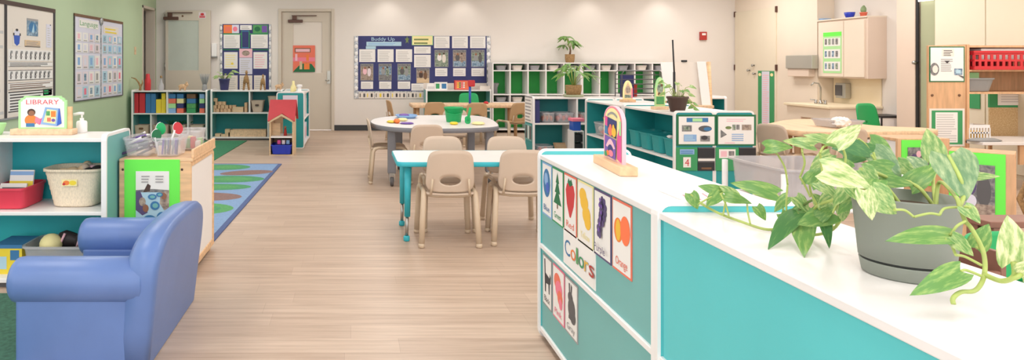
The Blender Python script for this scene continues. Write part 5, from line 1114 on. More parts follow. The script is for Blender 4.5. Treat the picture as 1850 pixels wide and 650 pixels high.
mb = MB(); mb.tub(2.89, 7.48, 0.575, 0.635, 0.10, 0.10, 0.115, 0.12, 'red', p=3.5); one(mb, 'bowl', 'red bowl stacked on a clear bin of the long shelf', 'bowl')
# posters on the shelf end
ye = 5.786
def endsheet(a, b, c, d, base, e, lb, name='framed_poster', th=0.006, y=ye): return sheet(name, lb, 'poster', (XP(a, y), y - th, ZP(d, y)), 0, XP(b, y) - XP(a, y), ZP(c, y) - ZP(d, y), base, e, None, th=th)
endsheet(1222, 1293, 207, 263, 'green_dark', [('R', 0.05, 0.05, 0.96, 0.94, 'paper'), ('R', 0.25, 0.76, 0.8, 0.9, 'blue_mid'), ('R', 0.4, 0.78, 0.65, 0.88, 'green_pale'), ('R', 0.13, 0.46, 0.38, 0.66, 'grey_photo'), ('R', 0.18, 0.5, 0.32, 0.62, 'photo_green'), ('E', 0.72, 0.55, 0.17, 0.10, 'grey_dark'), ('E', 0.78, 0.54, 0.1, 0.06, 'blue_mid'), ('R', 0.18, 0.14, 0.5, 0.36, 'blue_pale'), ('L', 0.2, 0.18, 0.48, 0.36, 3, 'sky_pale'), ('R', 0.6, 0.14, 0.84, 0.32, 'grey_photo'), ('E', 0.7, 0.26, 0.08, 0.07, 'ink')], 'green framed poster with a blue title on the end of the long shelf')
endsheet(1294, 1365, 207, 263, 'green_dark', [('R', 0.04, 0.05, 0.95, 0.94, 'paper'), ('L', 0.25, 0.78, 0.75, 0.9, 2, 'pink_pale'), ('E', 0.3, 0.58, 0.08, 0.05, 'stem_dark'), ('R', 0.4, 0.5, 0.48, 0.68, 'photo_green'), ('R', 0.5, 0.52, 0.58, 0.68, 'grey_photo'), ('R', 0.64, 0.5, 0.88, 0.68, 'photo_warm'), ('P', [(0.1, 0.25), (0.26, 0.36), (0.1, 0.52)], 'grey_photo'), ('L', 0.38, 0.16, 0.7, 0.42, 4, 'blue_pale'), ('L', 0.2, 0.08, 0.55, 0.14, 1, 'pink_pale')], 'green framed poster of small pictures, nearer the wooden table')
endsheet(1221.5, 1259.5, 266, 308, 'green_mat', [('R', 0.16, 0.70, 0.85, 0.92, 'blue_pale'), ('L', 0.2, 0.74, 0.8, 0.9, 2, 'blue_mid'), ('R', 0.32, 0.14, 0.68, 0.58, 'paper'), ('T', '4', 0.40, 0.20, 0.60, 0.32, 'red')], 'green pocket card showing a red 4', 'pocket_card')
endsheet(1260.5, 1290.5, 266, 308, 'grey_dark', [('R', 0.0, 0.42, 1, 0.52, 'paper'), ('R', 0, 0, 1, 0.36, 'black'), ('R', 0, 0.56, 1, 0.96, 'black'), ('R', 0.2, 0.06, 0.8, 0.14, 'brown')], 'dark pocket panel beside the card with a red 4', 'pocket_card')
endsheet(1292.5, 1334, 266, 308, 'green_mat', [('R', 0.14, 0.54, 0.86, 0.92, 'paper'), ('R', 0.22, 0.6, 0.48, 0.84, 'pink_pale'), ('R', 0.56, 0.64, 0.8, 0.84, 'grey_photo')], 'green pocket card with a white picture label', 'pocket_card')
endsheet(1335, 1365, 266, 308, 'grey_dark', [('R', 0, 0.0, 1, 0.45, 'black'), ('R', 0, 0.56, 1, 0.96, 'black'), ('R', 0, 0.46, 1, 0.54, 'grey_mid')], 'dark pocket panel by the wooden table end of the long shelf', 'pocket_card')
# things on the long shelf and behind
potted('ferny plant in a wicker pot on the teal bin shelf', (XP(1036, 8.80), 8.80, 0.80), 0.10, 0.14, 'wicker_dark', 14, 0.26, 0.34, 'leaf_green', 0.035, 0.16, 'fern', 'sage', 8)
def arch_sign(label, X, Y, z, w, h, base_m, els, rz, th=0.012, bh=0.03, tip=0.5, cardm='green_pale'):
    t = thing('arch_sign', label, 'sign', (X, Y, z), rz)
    MB().box(-w * 0.72, -0.035, 0, w * 0.72, 0.035, bh, base_m).build('sign_base', t, bevel=0.004)
    out = [(0, 0), (1, 0)] + [(0.5 + 0.5 * math.cos(PI * k / 16), tip + (1 - tip) * math.sin(PI * k / 16)) for k in range(17)]
    sheet_mb(w, h, cardm, els, th, outline=out).build('sign_card', t, loc=(-w / 2, -th / 2, bh))
    return t
arch_sign('pale arch topped sign on a wooden base beyond the fruit sign', XP(1134, 7.6), 7.6, 0.80, 0.11, 0.21, 'wood_block', [('P', [(0.12, 0.05), (0.88, 0.05), (0.88, 0.5), (0.5, 0.93), (0.12, 0.5)], 'wood_pale'), ('E', 0.5, 0.5, 0.25, 0.2, 'photo_warm'), ('R', 0.15, 0.08, 0.85, 0.24, 'photo_green'), ('R', 0.86, 0.05, 1, 0.6, 'pink')], 0.1, tip=0.4, cardm='yellow_pale')
arch_sign('green arch topped sign beside the dark potted plant', XP(1192, 6.35), 6.35, 0.80, 0.10, 0.27, 'maple_y', [('P', [(0.1, 0.04), (0.9, 0.04), (0.9, 0.55), (0.5, 0.94), (0.1, 0.55)], 'yellow_pale'), ('E', 0.5, 0.6, 0.3, 0.18, 'photo_green'), ('R', 0.12, 0.06, 0.88, 0.34, 'rug_lily_light'), ('E', 0.4, 0.42, 0.14, 0.06, 'brown'), ('E', 0.66, 0.72, 0.12, 0.05, 'brown')], 0.1, tip=0.5)
pY = 6.05
t = thing('potted_plant', 'trailing plant in a dark pot at the poster end of the long shelf', 'plant', (XP(1224, pY), pY, 0.80)); random.seed(12)
MB().lathe([(0.055, 0), (0.06, 0.003), (0.085, 0.115), (0.092, 0.118), (0.092, 0.135), (0.082, 0.135), (0.078, 0.118), (0.001, 0.118)], 'brown_dark', 24).build('pot', t)
for k in range(15):
    a = 2.4 * k; r = random.uniform(0.05, 0.14); b = Vector((0.03 * math.cos(a), 0.03 * math.sin(a), 0.12)); tp = Vector((r * math.cos(a), r * math.sin(a), 0.17 + random.uniform(-0.03, 0.10)))
    if k % 4 == 0: tp = Vector((0.12 + 0.01 * (k % 3), -0.05 + 0.02 * k / 4, 0.03 + 0.02 * k / 4)); 
    MB().tube([b, (b + tp) / 2 + Vector((0, 0, 0.04)), tp], 0.003, 'stem', 5).build('stem', t)
    add_leaf(t, tp, tp + Vector((0.055 * math.cos(a), 0.04 * math.sin(a), -0.02)), (0, -0.7, 0.8), 0.045, 'leaf_mixed' if k % 2 else 'leaf_green')
# drying rack
t = thing('drying_rack', 'dark wire drying rack with stacked trays on the teal shelf', 'rack', (3.72, 8.8, 0.80)); x0, x1 = XP(1118, 8.8), XP(1190, 8.8)
for x in (x0, x1):
    for y in (8.7, 8.92): MB().tube([(x, y, 0.80), (x, y, 1.10), (x + (0.03 if x == x0 else -0.03), y, 1.135)], 0.006, 'grey_dark', 6).build('upright', t, world=True)
for y in (8.7, 8.92): MB().tube([(x0 + 0.03, y, 1.135), (x1 - 0.03, y, 1.135)], 0.006, 'grey_dark', 6).build('top_bar', t, world=True)
for k in range(5):
    z = 0.845 + 0.06 * k; mb = MB()
    for y in (8.7, 8.92): mb.tube([(x0, y, z), (x1, y, z)], 0.005, 'grey_dark', 6)
    for q in range(7): x = x0 + (x1 - x0) * q / 6; mb.tube([(x, 8.7, z), (x, 8.92, z)], 0.003, 'grey_dark', 5)
    mb.build('tray', t, world=True)
one(MB().box(XP(1120, 8.8), 8.76, 0.80, XP(1143, 8.8), 8.80, 1.08, 'navy'), 'folder', 'navy folder standing in the drying rack', 'folder')
one(MB().box(XP(1127, 8.95), 8.86, 0.80, XP(1146, 8.95), 8.88, 0.96, 'red_deep'), 'picture_book', 'dark red book standing in the drying rack', 'book', bevel=0.003)
# easel
t = thing('easel', 'white board easel with wooden posts behind the dark potted plant', 'easel', (4.3, 8.1, 0))
yE = 8.05
def leg_(px0, py0, px1, Y0, Y1): 
    a = PT(px0, py0, Y0); return [a, Vector((XP(px1, Y1), Y1, 0.0))]
for px0, px1, Y0, Y1 in ((1199, 1204, 8.2, 7.95), (1280, 1288, 8.2, 7.95)): MB().tube(leg_(px0, 112, px1, Y0, Y1), 0.024, 'maple', 4).build('post', t, world=True)
for px0, px1 in ((1215, 1206), (1276, 1286)): MB().tube(leg_(px0, 114, px1, 8.24, 8.55), 0.018, 'maple', 4).build('rear_post', t, world=True)
def pan(px0, px1, py0, py1, Y, m_, name, th=0.012, lean=0.12):
    a0, a1 = XP(px0, Y), XP(px1, Y); z1, z0 = ZP(py0, Y), ZP(py1, Y)
    mb = MB(); mb.prism([(Y, z0), (Y + lean, z1), (Y + lean + th, z1), (Y + th, z0)], 'x', a0, a1, m_); return mb.build(name, t, world=True)
pan(1226, 1270, 112, 200, 7.98, 'paper_warm', 'drawing_board'); pan(1202, 1225, 112, 182, 7.96, 'white', 'paper_sheet'); pan(1269, 1285, 111, 194, 7.94, 'white', 'paper_sheet')
MB().box(XP(1203, 7.9), 7.86, ZP(195, 7.9), XP(1287, 7.9), 7.95, ZP(190, 7.9), 'maple_y').build('ledge', t, world=True, bevel=0.003)
MB().box(XP(1232, 8.1), 8.08, ZP(112, 8.1), XP(1240, 8.1), 8.12, ZP(108.5, 8.1), 'black').build('clip', t, world=True)
t = thing('pole', 'thin black pole standing upright behind the dark potted plant', 'pole', (XP(1216, 7.6), 7.6, 0)); X = XP(1216, 7.6)
MB().tube([(X + 0.02, 7.6, 0.0), (X + 0.012, 7.6, ZP(130, 7.6))], 0.014, 'black', 8).build('lower_tube', t, world=True); MB().tube([(X + 0.012, 7.6, ZP(130, 7.6)), (X - 0.005, 7.6, ZP(72, 7.6))], 0.009, 'black', 8).build('upper_tube', t, world=True)
MB().lathe([(0.001, 0), (0.09, 0), (0.085, 0.012), (0.02, 0.02), (0.001, 0.02)], 'black', 18, (X + 0.02, 7.6, 0)).build('pole_base', t, world=True)

# ================================================================ tables and chairs
def smooth_poly(pts, k=5):
    n = len(pts); out = []
    for i in range(n):
        p0, p1, p2, p3 = (Vector(pts[(i + j - 1) % n]) for j in range(4))
        for q in range(k):
            u = q / k; out.append(tuple(0.5 * ((2 * p1) + (-p0 + p2) * u + (2 * p0 - 5 * p1 + 4 * p2 - p3) * u * u + (-p0 + 3 * p1 - 3 * p2 + p3) * u ** 3)))
    return out
def inset_poly(pts, d):
    n = len(pts); A = sum(pts[i][0] * pts[(i + 1) % n][1] - pts[(i + 1) % n][0] * pts[i][1] for i in range(n)); sg = 1 if A > 0 else -1; out = []
    for i in range(n):
        a, b = Vector(pts[i - 1]), Vector(pts[(i + 1) % n]); tdir = (b - a).normalized(); out.append((pts[i][0] - tdir.y * d * sg, pts[i][1] + tdir.x * d * sg))
    return out
def table_top(t, poly, z, top_m, edge_m, th=0.032):
    inn = inset_poly(poly, 0.006); zz = z - th
    MB().prism(inn, 'z', zz + 0.003, z, top_m).build('tabletop', t, world=True)
    L = [[(p[0], p[1], zz) for p in inset_poly(poly, 0.004)], [(p[0], p[1], zz + 0.004) for p in poly], [(p[0], p[1], z - 0.005) for p in poly], [(p[0], p[1], z + 0.0006) for p in inset_poly(poly, 0.004)], [(p[0], p[1], z + 0.0006) for p in inset_poly(poly, 0.0075)], [(p[0], p[1], zz) for p in inset_poly(poly, 0.0075)]]
    MB().loft(L, edge_m, True, False, closed=True).build('edge_band', t, world=True)
X0, X1, Y0, Y1, TZ = 0.306, 1.52, 4.61, 5.25, 0.558
t = thing('activity_table', 'white topped table with teal edge and legs', 'table', ((X0 + X1) / 2, (Y0 + Y1) / 2, 0))
table_top(t, rrect(X0, Y0, X1, Y1, 0.05), TZ, 'laminate', 'teal_edge')
for x in (X0 + 0.085, X1 - 0.085):
    for y in (Y0 + 0.105, Y1 - 0.085):
        l = MB(); sx_ = -1 if x < 1 else 1
        l.tube([(x, y, TZ - 0.03), (x + sx_ * 0.006, y, 0.17)], [0.026, 0.021], 'teal_edge', 12); lg = l.build('leg', t, world=True)
        MB().tube([(x + sx_ * 0.006, y, 0.17), (x + sx_ * 0.01, y, 0.03)], 0.012, 'metal', 10).build('leg_insert', lg, world=True)
        MB().lathe([(0.017, 0), (0.022, 0.006), (0.022, 0.03), (0.015, 0.038)], 'teal_edge', 14, (x + sx_ * 0.01, y, 0)).build('foot_cap', lg, world=True)
TZ2 = 0.60
poly = smooth_poly([(0.205, 7.42), (0.24, 7.05), (0.37, 6.76), (0.58, 6.62), (0.88, 6.57), (1.22, 6.64), (1.425, 6.78), (1.50, 6.95), (1.56, 7.40), (1.58, 7.95), (1.48, 8.26), (1.20, 8.32), (0.84, 8.3), (0.50, 8.17), (0.28, 7.85)], 4)
t = thing('mobile_table', 'white topped table with grey edge and casters', 'table', (0.88, 7.4, 0))
table_top(t, poly, TZ2, 'laminate', 'grey_edge', 0.045)
for x, y in ((0.405, 6.87), (1.41, 6.98), (0.55, 7.95), (1.40, 8.0)):
    lg = MB().box(x - 0.042, y - 0.03, 0.12, x + 0.042, y + 0.03, TZ2 - 0.045, 'grey_edge').build('leg', t, world=True, bevel=0.012)
    c = MB().lathe([(0.012, -0.016), (0.042, -0.016), (0.046, -0.008), (0.046, 0.008), (0.042, 0.016), (0.012, 0.016)], 'grey_dark', 20, T=Matrix.Translation((x, y - 0.035, 0.047)) @ Matrix.Rotation(PI / 2, 4, 'Y'))
    c.lathe([(0.001, -0.018), (0.02, -0.018), (0.02, 0.018), (0.001, 0.018)], 'grey_mid', 14, T=Matrix.Translation((x, y - 0.035, 0.047)) @ Matrix.Rotation(PI / 2, 4, 'Y')); c.build('caster', lg, world=True)
    MB().box(x - 0.028, y - 0.05, 0.05, x - 0.02, y + 0.01, 0.125, 'metal').box(x + 0.02, y - 0.05, 0.05, x + 0.028, y + 0.01, 0.125, 'metal').box(x - 0.028, y - 0.04, 0.105, x + 0.028, y + 0.02, 0.13, 'metal').build('caster_fork', lg, world=True)
t = thing('long_table', 'long maple table in front of the low teal shelf', 'table', (1.8, 10.8, 0))
table_top(t, rrect(0.93, 10.44, 2.62, 11.05, 0.05), 0.60, 'maple_y', 'maple_y', 0.05)
for x in (1.02, 2.53):
    for y in (10.53, 10.96): MB().tube([(x, y, 0.55), (x, y, 0.01)], [0.03, 0.024], 'wheat', 10).build('leg', t, world=True)
poly = smooth_poly([(4.16, 6.66), (4.15, 6.42), (4.28, 6.27), (4.55, 6.24), (4.9, 6.31), (5.25, 6.37), (5.5, 6.42), (5.60, 6.55), (5.56, 6.70), (5.32, 6.86), (5.30, 7.15), (5.42, 7.45), (5.38, 7.66), (5.12, 7.74), (4.84, 7.6), (4.52, 7.3), (4.2, 6.95)], 4)
t = thing('curved_table', 'maple topped curved table before the sink', 'table', (4.75, 6.9, 0))
table_top(t, poly, 0.60, 'maple_y', 'maple_y', 0.055)
for x, y in ((4.25, 6.5), (5.4, 6.56), (4.65, 7.25), (5.2, 7.5)): MB().tube([(x, y, 0.545), (x, y, 0.01)], [0.03, 0.024], 'wheat', 10).build('leg', t, world=True)
G3 = 'tan stackable chairs'
ch = chair_proto('stacking_chair', 'tan chair with its back turned, at the teal edged table away from the counter', 'tan', 'tan_leg', loc=(0.657, 4.74, 0), rz=0, group=G3)
for x, y, rz, lb in ((1.165, 4.775, -0.08, 'tan chair with its back turned, at the teal edged table beside the counter'),
    (0.715, 5.16, PI, 'tan chair on the far side of the teal edged table, away from the counter'), (1.22, 5.16, PI, 'tan chair on the far side of the teal edged table, beside the counter'),
    (0.40, 7.14, -PI / 2, 'tan chair side on at the round end of the grey edged table'), (0.705, 6.67, 0.05, 'tan chair with its back turned at the grey edged table'),
    (1.25, 8.35, PI * 0.93, 'tan chair tucked under the far side of the grey edged table'), (4.20, 6.58, -1.2, 'tan chair at the rounded end of the curved maple table'), (4.42, 6.26, 0.0, 'tan chair tucked under the curved maple table, behind the trailing leaves')):
    copy_tree(ch, (x, y, 0), rz, lb)
G4 = 'wheat coloured chairs at the long table'
cw = chair_proto('stacking_chair', 'wheat coloured chair with its back turned at the long maple table, second from its end', 'wheat', 'tan_leg', loc=(1.26, 10.50, 0), rz=0, group=G4)
for x, y, rz, lb in ((0.80, 10.85, -PI / 2 + 0.2, 'wheat coloured chair side on at the open end of the long maple table'), (1.83, 10.28, 0.1, 'wheat coloured chair with its back turned, before the green chair'), (2.44, 10.35, 0.35, 'wheat coloured chair turned aside at the cubby end of the long maple table'), (5.95, 5.60, 2.2, 'wheat coloured chair under the wooden hutch counter')):
    copy_tree(cw, (x, y, 0), rz, lb)
cg = chair_proto('stacking_chair', 'green chair with two white dots behind the long maple table', 'green', 'metal', hole=False, loc=(2.0, 11.42, 0), rz=PI, discs=True, group='green chairs'); cg.scale = (1.08, 1.08, 1.12)
cg2 = chair_proto('stacking_chair', 'green chair behind the curved maple table by the sink', 'green', 'metal', hole=False, loc=(5.86, 7.42, 0), rz=PI + 0.4, group='green chairs'); cg2.scale = (1.15, 1.15, 1.2)
# on the grey edged table
t = thing('bucket', 'green plastic bucket on the grey edged table', 'bucket', (XP(819.5, 7.35), 7.35, TZ2))
MB().lathe([(0.075, 0), (0.078, 0.004), (0.098, 0.145), (0.104, 0.145), (0.104, 0.16), (0.094, 0.16), (0.074, 0.012), (0.001, 0.01)], 'green', 26).build('bucket_body', t)
MB().tube([(-0.1, 0, 0.15), (-0.085, -0.06, 0.10), (0, -0.1, 0.085), (0.085, -0.06, 0.10), (0.1, 0, 0.15)], 0.004, 'green', 6).build('handle', t)
MB().ell((0, 0, 0.12), 0.08, 0.08, 0.02, 'soil').build('filling', t)
t = thing('toy_shovel', 'green toy shovel standing beside the green bucket', 'shovel', (XP(845, 7.1), 7.1, TZ2))
MB().tube([(0.0, 0, 0.03), (0.03, 0.01, 0.17)], [0.016, 0.013], 'green', 8).build('handle', t); MB().prism(rrect(-0.03, 0.0, 0.03, 0.08, 0.025), 'y', -0.006, 0.006, 'green').build('blade', t)
def flat(label, name, cat, px, py, shape, m_, h=0.02, grp=None):
    Y = F * (H - TZ2) / (py - VY); x = XP(px, Y); mb = MB()
    mb.lathe([(0.5, 0), (0.9, h * 0.25), (1.0, h * 0.5), (0.7, h * 0.9), (0.001, h)], m_, 16, (x, Y, TZ2), shape[0], shape[1]); return one(mb, name, label, cat, grp)
flat('yellow dough lump nearest the round end of the grey edged table', 'dough', 'dough', 707, 221, (0.05, 0.12), 'yellow'); flat('orange dough lump between the yellow and the purple ones', 'dough', 'dough', 717, 222, (0.035, 0.1), 'orange', 0.045); flat('pale yellow dough lump behind the orange one', 'dough', 'dough', 727, 218, (0.06, 0.1), 'yellow_pale', 0.03)
flat('purple dough strip on the grey edged table', 'dough', 'dough', 735, 224, (0.075, 0.06), 'purple', 0.02); flat('yellow dough lump in front of the green bucket', 'dough', 'dough', 820, 225, (0.045, 0.06), 'yellow', 0.03); flat('cream dough lump near the cubby end of the grey edged table', 'dough', 'dough', 864, 225, (0.07, 0.08), 'yellow_pale', 0.03)
Y = 7.9; mb = MB(); mb.tub(XP(734, Y), Y, TZ2, TZ2 + 0.035, 0.10, 0.13, 0.12, 0.15, 'blue_pale', p=3, rim=0.004); mb.ell((XP(730, Y), Y, TZ2 + 0.03), 0.06, 0.08, 0.02, 'purple'); one(mb, 'tray', 'lavender blue tray at the far side of the grey edged table', 'tray')
# on the long table
t = thing('toy_mallet', 'blue stick toy with red head standing before the green chair', 'toy', (XP(849, 10.7), 10.7, 0.60)); MB().tube([(0, 0, 0), (0.0, 0, 0.27)], 0.02, 'blue', 10).build('stick', t); MB().box(-0.03, -0.04, 0.27, 0.075, 0.04, 0.37, 'red').build('toy_head', t, bevel=0.015)
one(MB().ell((XP(878, 10.7), 10.7, 0.615), 0.04, 0.04, 0.025, 'red'), 'toy_cup', 'small red toy at the cubby end of the long maple table', 'toy')
one(MB().ell((XP(796, 10.7), 10.7, 0.6), 0.05, 0.04, 0.03, 'green_dark').box(XP(785, 10.75), 10.7, 0.6, XP(800, 10.75), 10.8, 0.62, 'black'), 'toy_truck', 'little dark toy on the long maple table', 'toy')
# on the curved table
t = thing('clear_tray', 'clear plastic tray with crumpled tissue on the curved maple table', 'tray', (XP(1513, 6.75), 6.75, 0.60)); MB().tub(0, 0, 0, 0.075, 0.15, 0.14, 0.175, 0.165, 'cloudy', p=6, rim=0.004).build('tray_body', t)
random.seed(9); mb = MB(); n = 16; Ls = []
for i in range(9):
    a = PI * (i + 0.3) / 9.6; Ls.append([(0.075 * math.sin(a) * (1 + random.uniform(-0.3, 0.3)) * math.cos(2 * PI * k / n), 0.07 * math.sin(a) * (1 + random.uniform(-0.3, 0.3)) * math.sin(2 * PI * k / n), 0.05 - 0.05 * math.cos(a) + random.uniform(-0.008, 0.008)) for k in range(n)])
o = MB().loft(Ls, 'white', False).build('crumpled_tissue', None, (XP(1519, 6.6), 6.60, 0.613)); tag(o, 'crumpled white tissue lying in the clear tray', 'tissue')
# ================================================================ right foreground: two counters in a row, backs to the aisle
ux0 = 0.84
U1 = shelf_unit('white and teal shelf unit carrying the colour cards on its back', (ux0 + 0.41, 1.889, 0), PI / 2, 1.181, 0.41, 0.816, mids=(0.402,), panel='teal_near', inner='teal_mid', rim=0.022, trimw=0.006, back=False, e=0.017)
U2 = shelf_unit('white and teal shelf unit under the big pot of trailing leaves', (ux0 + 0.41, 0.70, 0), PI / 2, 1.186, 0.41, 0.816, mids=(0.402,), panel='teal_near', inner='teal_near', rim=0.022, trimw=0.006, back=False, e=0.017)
for U, w_, m_ in ((U1, 1.181, 'teal_mid'), (U2, 1.186, 'teal_near')):
    for a, b in ((0.052, 0.402), (0.422, 0.796)): MB().box(0.024, 0.392, a, w_ - 0.024, 0.399, b, m_).build('back_panel', U)
xf = ux0 + 0.0108
def card(name, label, cat, pxa, pxb, z0, z1, base, els, grp=None, k=0.0):
    ya, yb_ = YX(pxa, ux0 + 0.008), YX(pxb, ux0 + 0.008)
    return sheet(name, label, cat, (xf - 0.0031, ya, z0), -PI / 2, ya - yb_, z1 - z0, base, els, grp)
def bunch(c0, pts, r, m_): return [('E', u, v, r[0], r[1], m_) for u, v in pts]
Z0, Z1 = 0.562, 0.79
G5 = 'colour cards on the counter back'
def word(t_, m_): return ('T', t_, 0.2, 0.1, 0.82, 0.115, m_)
card('color_card', 'white card with a blue ball of yarn and the word Blue', 'card', 980, 996.5, Z0, Z1, 'blue_pale', [('R', 0.04, 0.03, 0.96, 0.97, 'paper'), ('E', 0.5, 0.63, 0.38, 0.27, 'blue_mid'), ('E', 0.45, 0.70, 0.2, 0.12, 'blue_pale'), ('E', 0.6, 0.55, 0.18, 0.1, 'blue'), word('Blue', 'blue_mid')], G5)
card('color_card', 'white card with a green fir tree and the word Green', 'card', 998, 1017.5, Z0, Z1, 'green_mat', [('R', 0.04, 0.03, 0.96, 0.97, 'paper'), ('P', [(0.5, 0.94), (0.66, 0.74), (0.58, 0.74), (0.75, 0.56), (0.62, 0.56), (0.86, 0.36), (0.14, 0.36), (0.38, 0.56), (0.25, 0.56), (0.42, 0.74), (0.34, 0.74)], 'green_dark'), ('R', 0.45, 0.28, 0.55, 0.36, 'brown'), word('Green', 'green_mat')], G5)
card('color_card', 'white card with a red strawberry and the word Red', 'card', 1019.5, 1041.5, Z0, Z1, 'coral', [('R', 0.04, 0.03, 0.96, 0.97, 'paper'), ('P', [(0.14, 0.72), (0.25, 0.84), (0.5, 0.86), (0.78, 0.84), (0.88, 0.72), (0.8, 0.5), (0.56, 0.28), (0.46, 0.28), (0.24, 0.48)], 'red'), ('P', [(0.3, 0.86), (0.5, 0.80), (0.72, 0.86), (0.6, 0.94), (0.5, 0.9), (0.38, 0.94)], 'green_dark'), word('Red', 'coral')], G5)
card('color_card', 'white card with two yellow pears and the word Yellow', 'card', 1044, 1071.5, Z0, Z1, 'yellow_pale', [('R', 0.04, 0.03, 0.96, 0.97, 'paper'), ('E', 0.36, 0.78, 0.24, 0.12, 'yellow_fruit'), ('E', 0.45, 0.68, 0.26, 0.13, 'yellow_fruit'), ('E', 0.60, 0.50, 0.26, 0.14, 'yellow_fruit'), ('E', 0.68, 0.40, 0.2, 0.12, 'yellow_fruit'), word('Yellow', 'yellow_pale')], G5)
pts = [(0.5, 0.88), (0.62, 0.86), (0.42, 0.80), (0.58, 0.79), (0.70, 0.78), (0.44, 0.71), (0.58, 0.70), (0.70, 0.70), (0.42, 0.62), (0.55, 0.61), (0.66, 0.62), (0.38, 0.53), (0.5, 0.52), (0.6, 0.54), (0.34, 0.44), (0.46, 0.43), (0.36, 0.36), (0.46, 0.35), (0.5, 0.8), (0.5, 0.66), (0.48, 0.57)]
card('color_card', 'white card with purple grapes and the word Purple', 'card', 1073.5, 1104, Z0, Z1, 'violet_dark', [('R', 0.04, 0.03, 0.96, 0.97, 'paper')] + bunch(0, pts, (0.085, 0.052), 'violet_dark') + bunch(0, pts[::3], (0.05, 0.03), 'purple') + [word('Purple', 'violet_dark')], G5)
card('color_card', 'white card with two orange fruits and the word Orange', 'card', 1106.5, 1141, Z0, Z1, 'coral', [('R', 0.04, 0.03, 0.96, 0.97, 'paper'), ('E', 0.33, 0.58, 0.23, 0.17, 'orange'), ('E', 0.33, 0.58, 0.13, 0.15, 'yellow_fruit'), ('E', 0.70, 0.62, 0.25, 0.2, 'orange_fruit'), word('Orange', 'coral')], G5)
cl = ['blue_mid', 'orange', 'rug_lily_light', 'green_mat', 'yellow_fruit', 'red_deep']
els = [('R', 0.03, 0.04, 0.97, 0.96, 'paper')]
u = 0.06
for i, (l_, wl) in enumerate(zip('Colors', (0.18, 0.16, 0.055, 0.16, 0.11, 0.145))):
    els += [('T', l_, u - 0.006, 0.285, u + wl + 0.006, 0.475, 'ink_grey'), ('T', l_, u, 0.3, u + wl, 0.45, cl[i])]; u += wl + 0.026
card('title_card', 'white title card with Colors in mixed coloured letters', 'card', 1018, 1075.5, 0.431, 0.568, 'paper', els, None)
G6 = 'colour cards below the middle board'
Z0, Z1 = 0.168, 0.386
card('color_card', 'white card with a black cat and the word Black', 'card', 981, 996.5, Z0, Z1, 'grey_mid', [('R', 0.04, 0.03, 0.96, 0.97, 'paper'), ('P', [(0.18, 0.92), (0.3, 0.93), (0.34, 0.66), (0.78, 0.62), (0.84, 0.72), (0.94, 0.66), (0.92, 0.54), (0.82, 0.5), (0.8, 0.3), (0.7, 0.3), (0.66, 0.48), (0.4, 0.46), (0.38, 0.28), (0.26, 0.28), (0.22, 0.6)], 'ink'), word('Black', 'ink')], G6)
card('color_card', 'white card with pink flowers and the word Pink', 'card', 999, 1019.5, Z0, Z1, 'pink', [('R', 0.04, 0.03, 0.96, 0.97, 'paper'), ('E', 0.42, 0.72, 0.3, 0.16, 'coral'), ('E', 0.55, 0.60, 0.3, 0.16, 'pink'), ('E', 0.66, 0.46, 0.22, 0.14, 'coral'), ('E', 0.72, 0.36, 0.14, 0.1, 'pink'), word('Pink', 'pink')], G6)
card('color_card', 'white card with a gray rabbit and the word Gray', 'card', 1021, 1043.5, Z0, Z1, 'ink_grey', [('R', 0.04, 0.03, 0.96, 0.97, 'paper'), ('E', 0.45, 0.68, 0.2, 0.1, 'grey_dark'), ('P', [(0.34, 0.74), (0.44, 0.74), (0.42, 0.93), (0.32, 0.92)], 'grey_dark'), ('P', [(0.46, 0.74), (0.56, 0.74), (0.60, 0.9), (0.5, 0.93)], 'grey_dark'), ('E', 0.56, 0.5, 0.28, 0.2, 'grey_dark'), ('E', 0.66, 0.38, 0.22, 0.12, 'grey_dark'), ('R', 0.34, 0.3, 0.74, 0.36, 'grey_dark'), word('Gray', 'grey_mid')], G6)
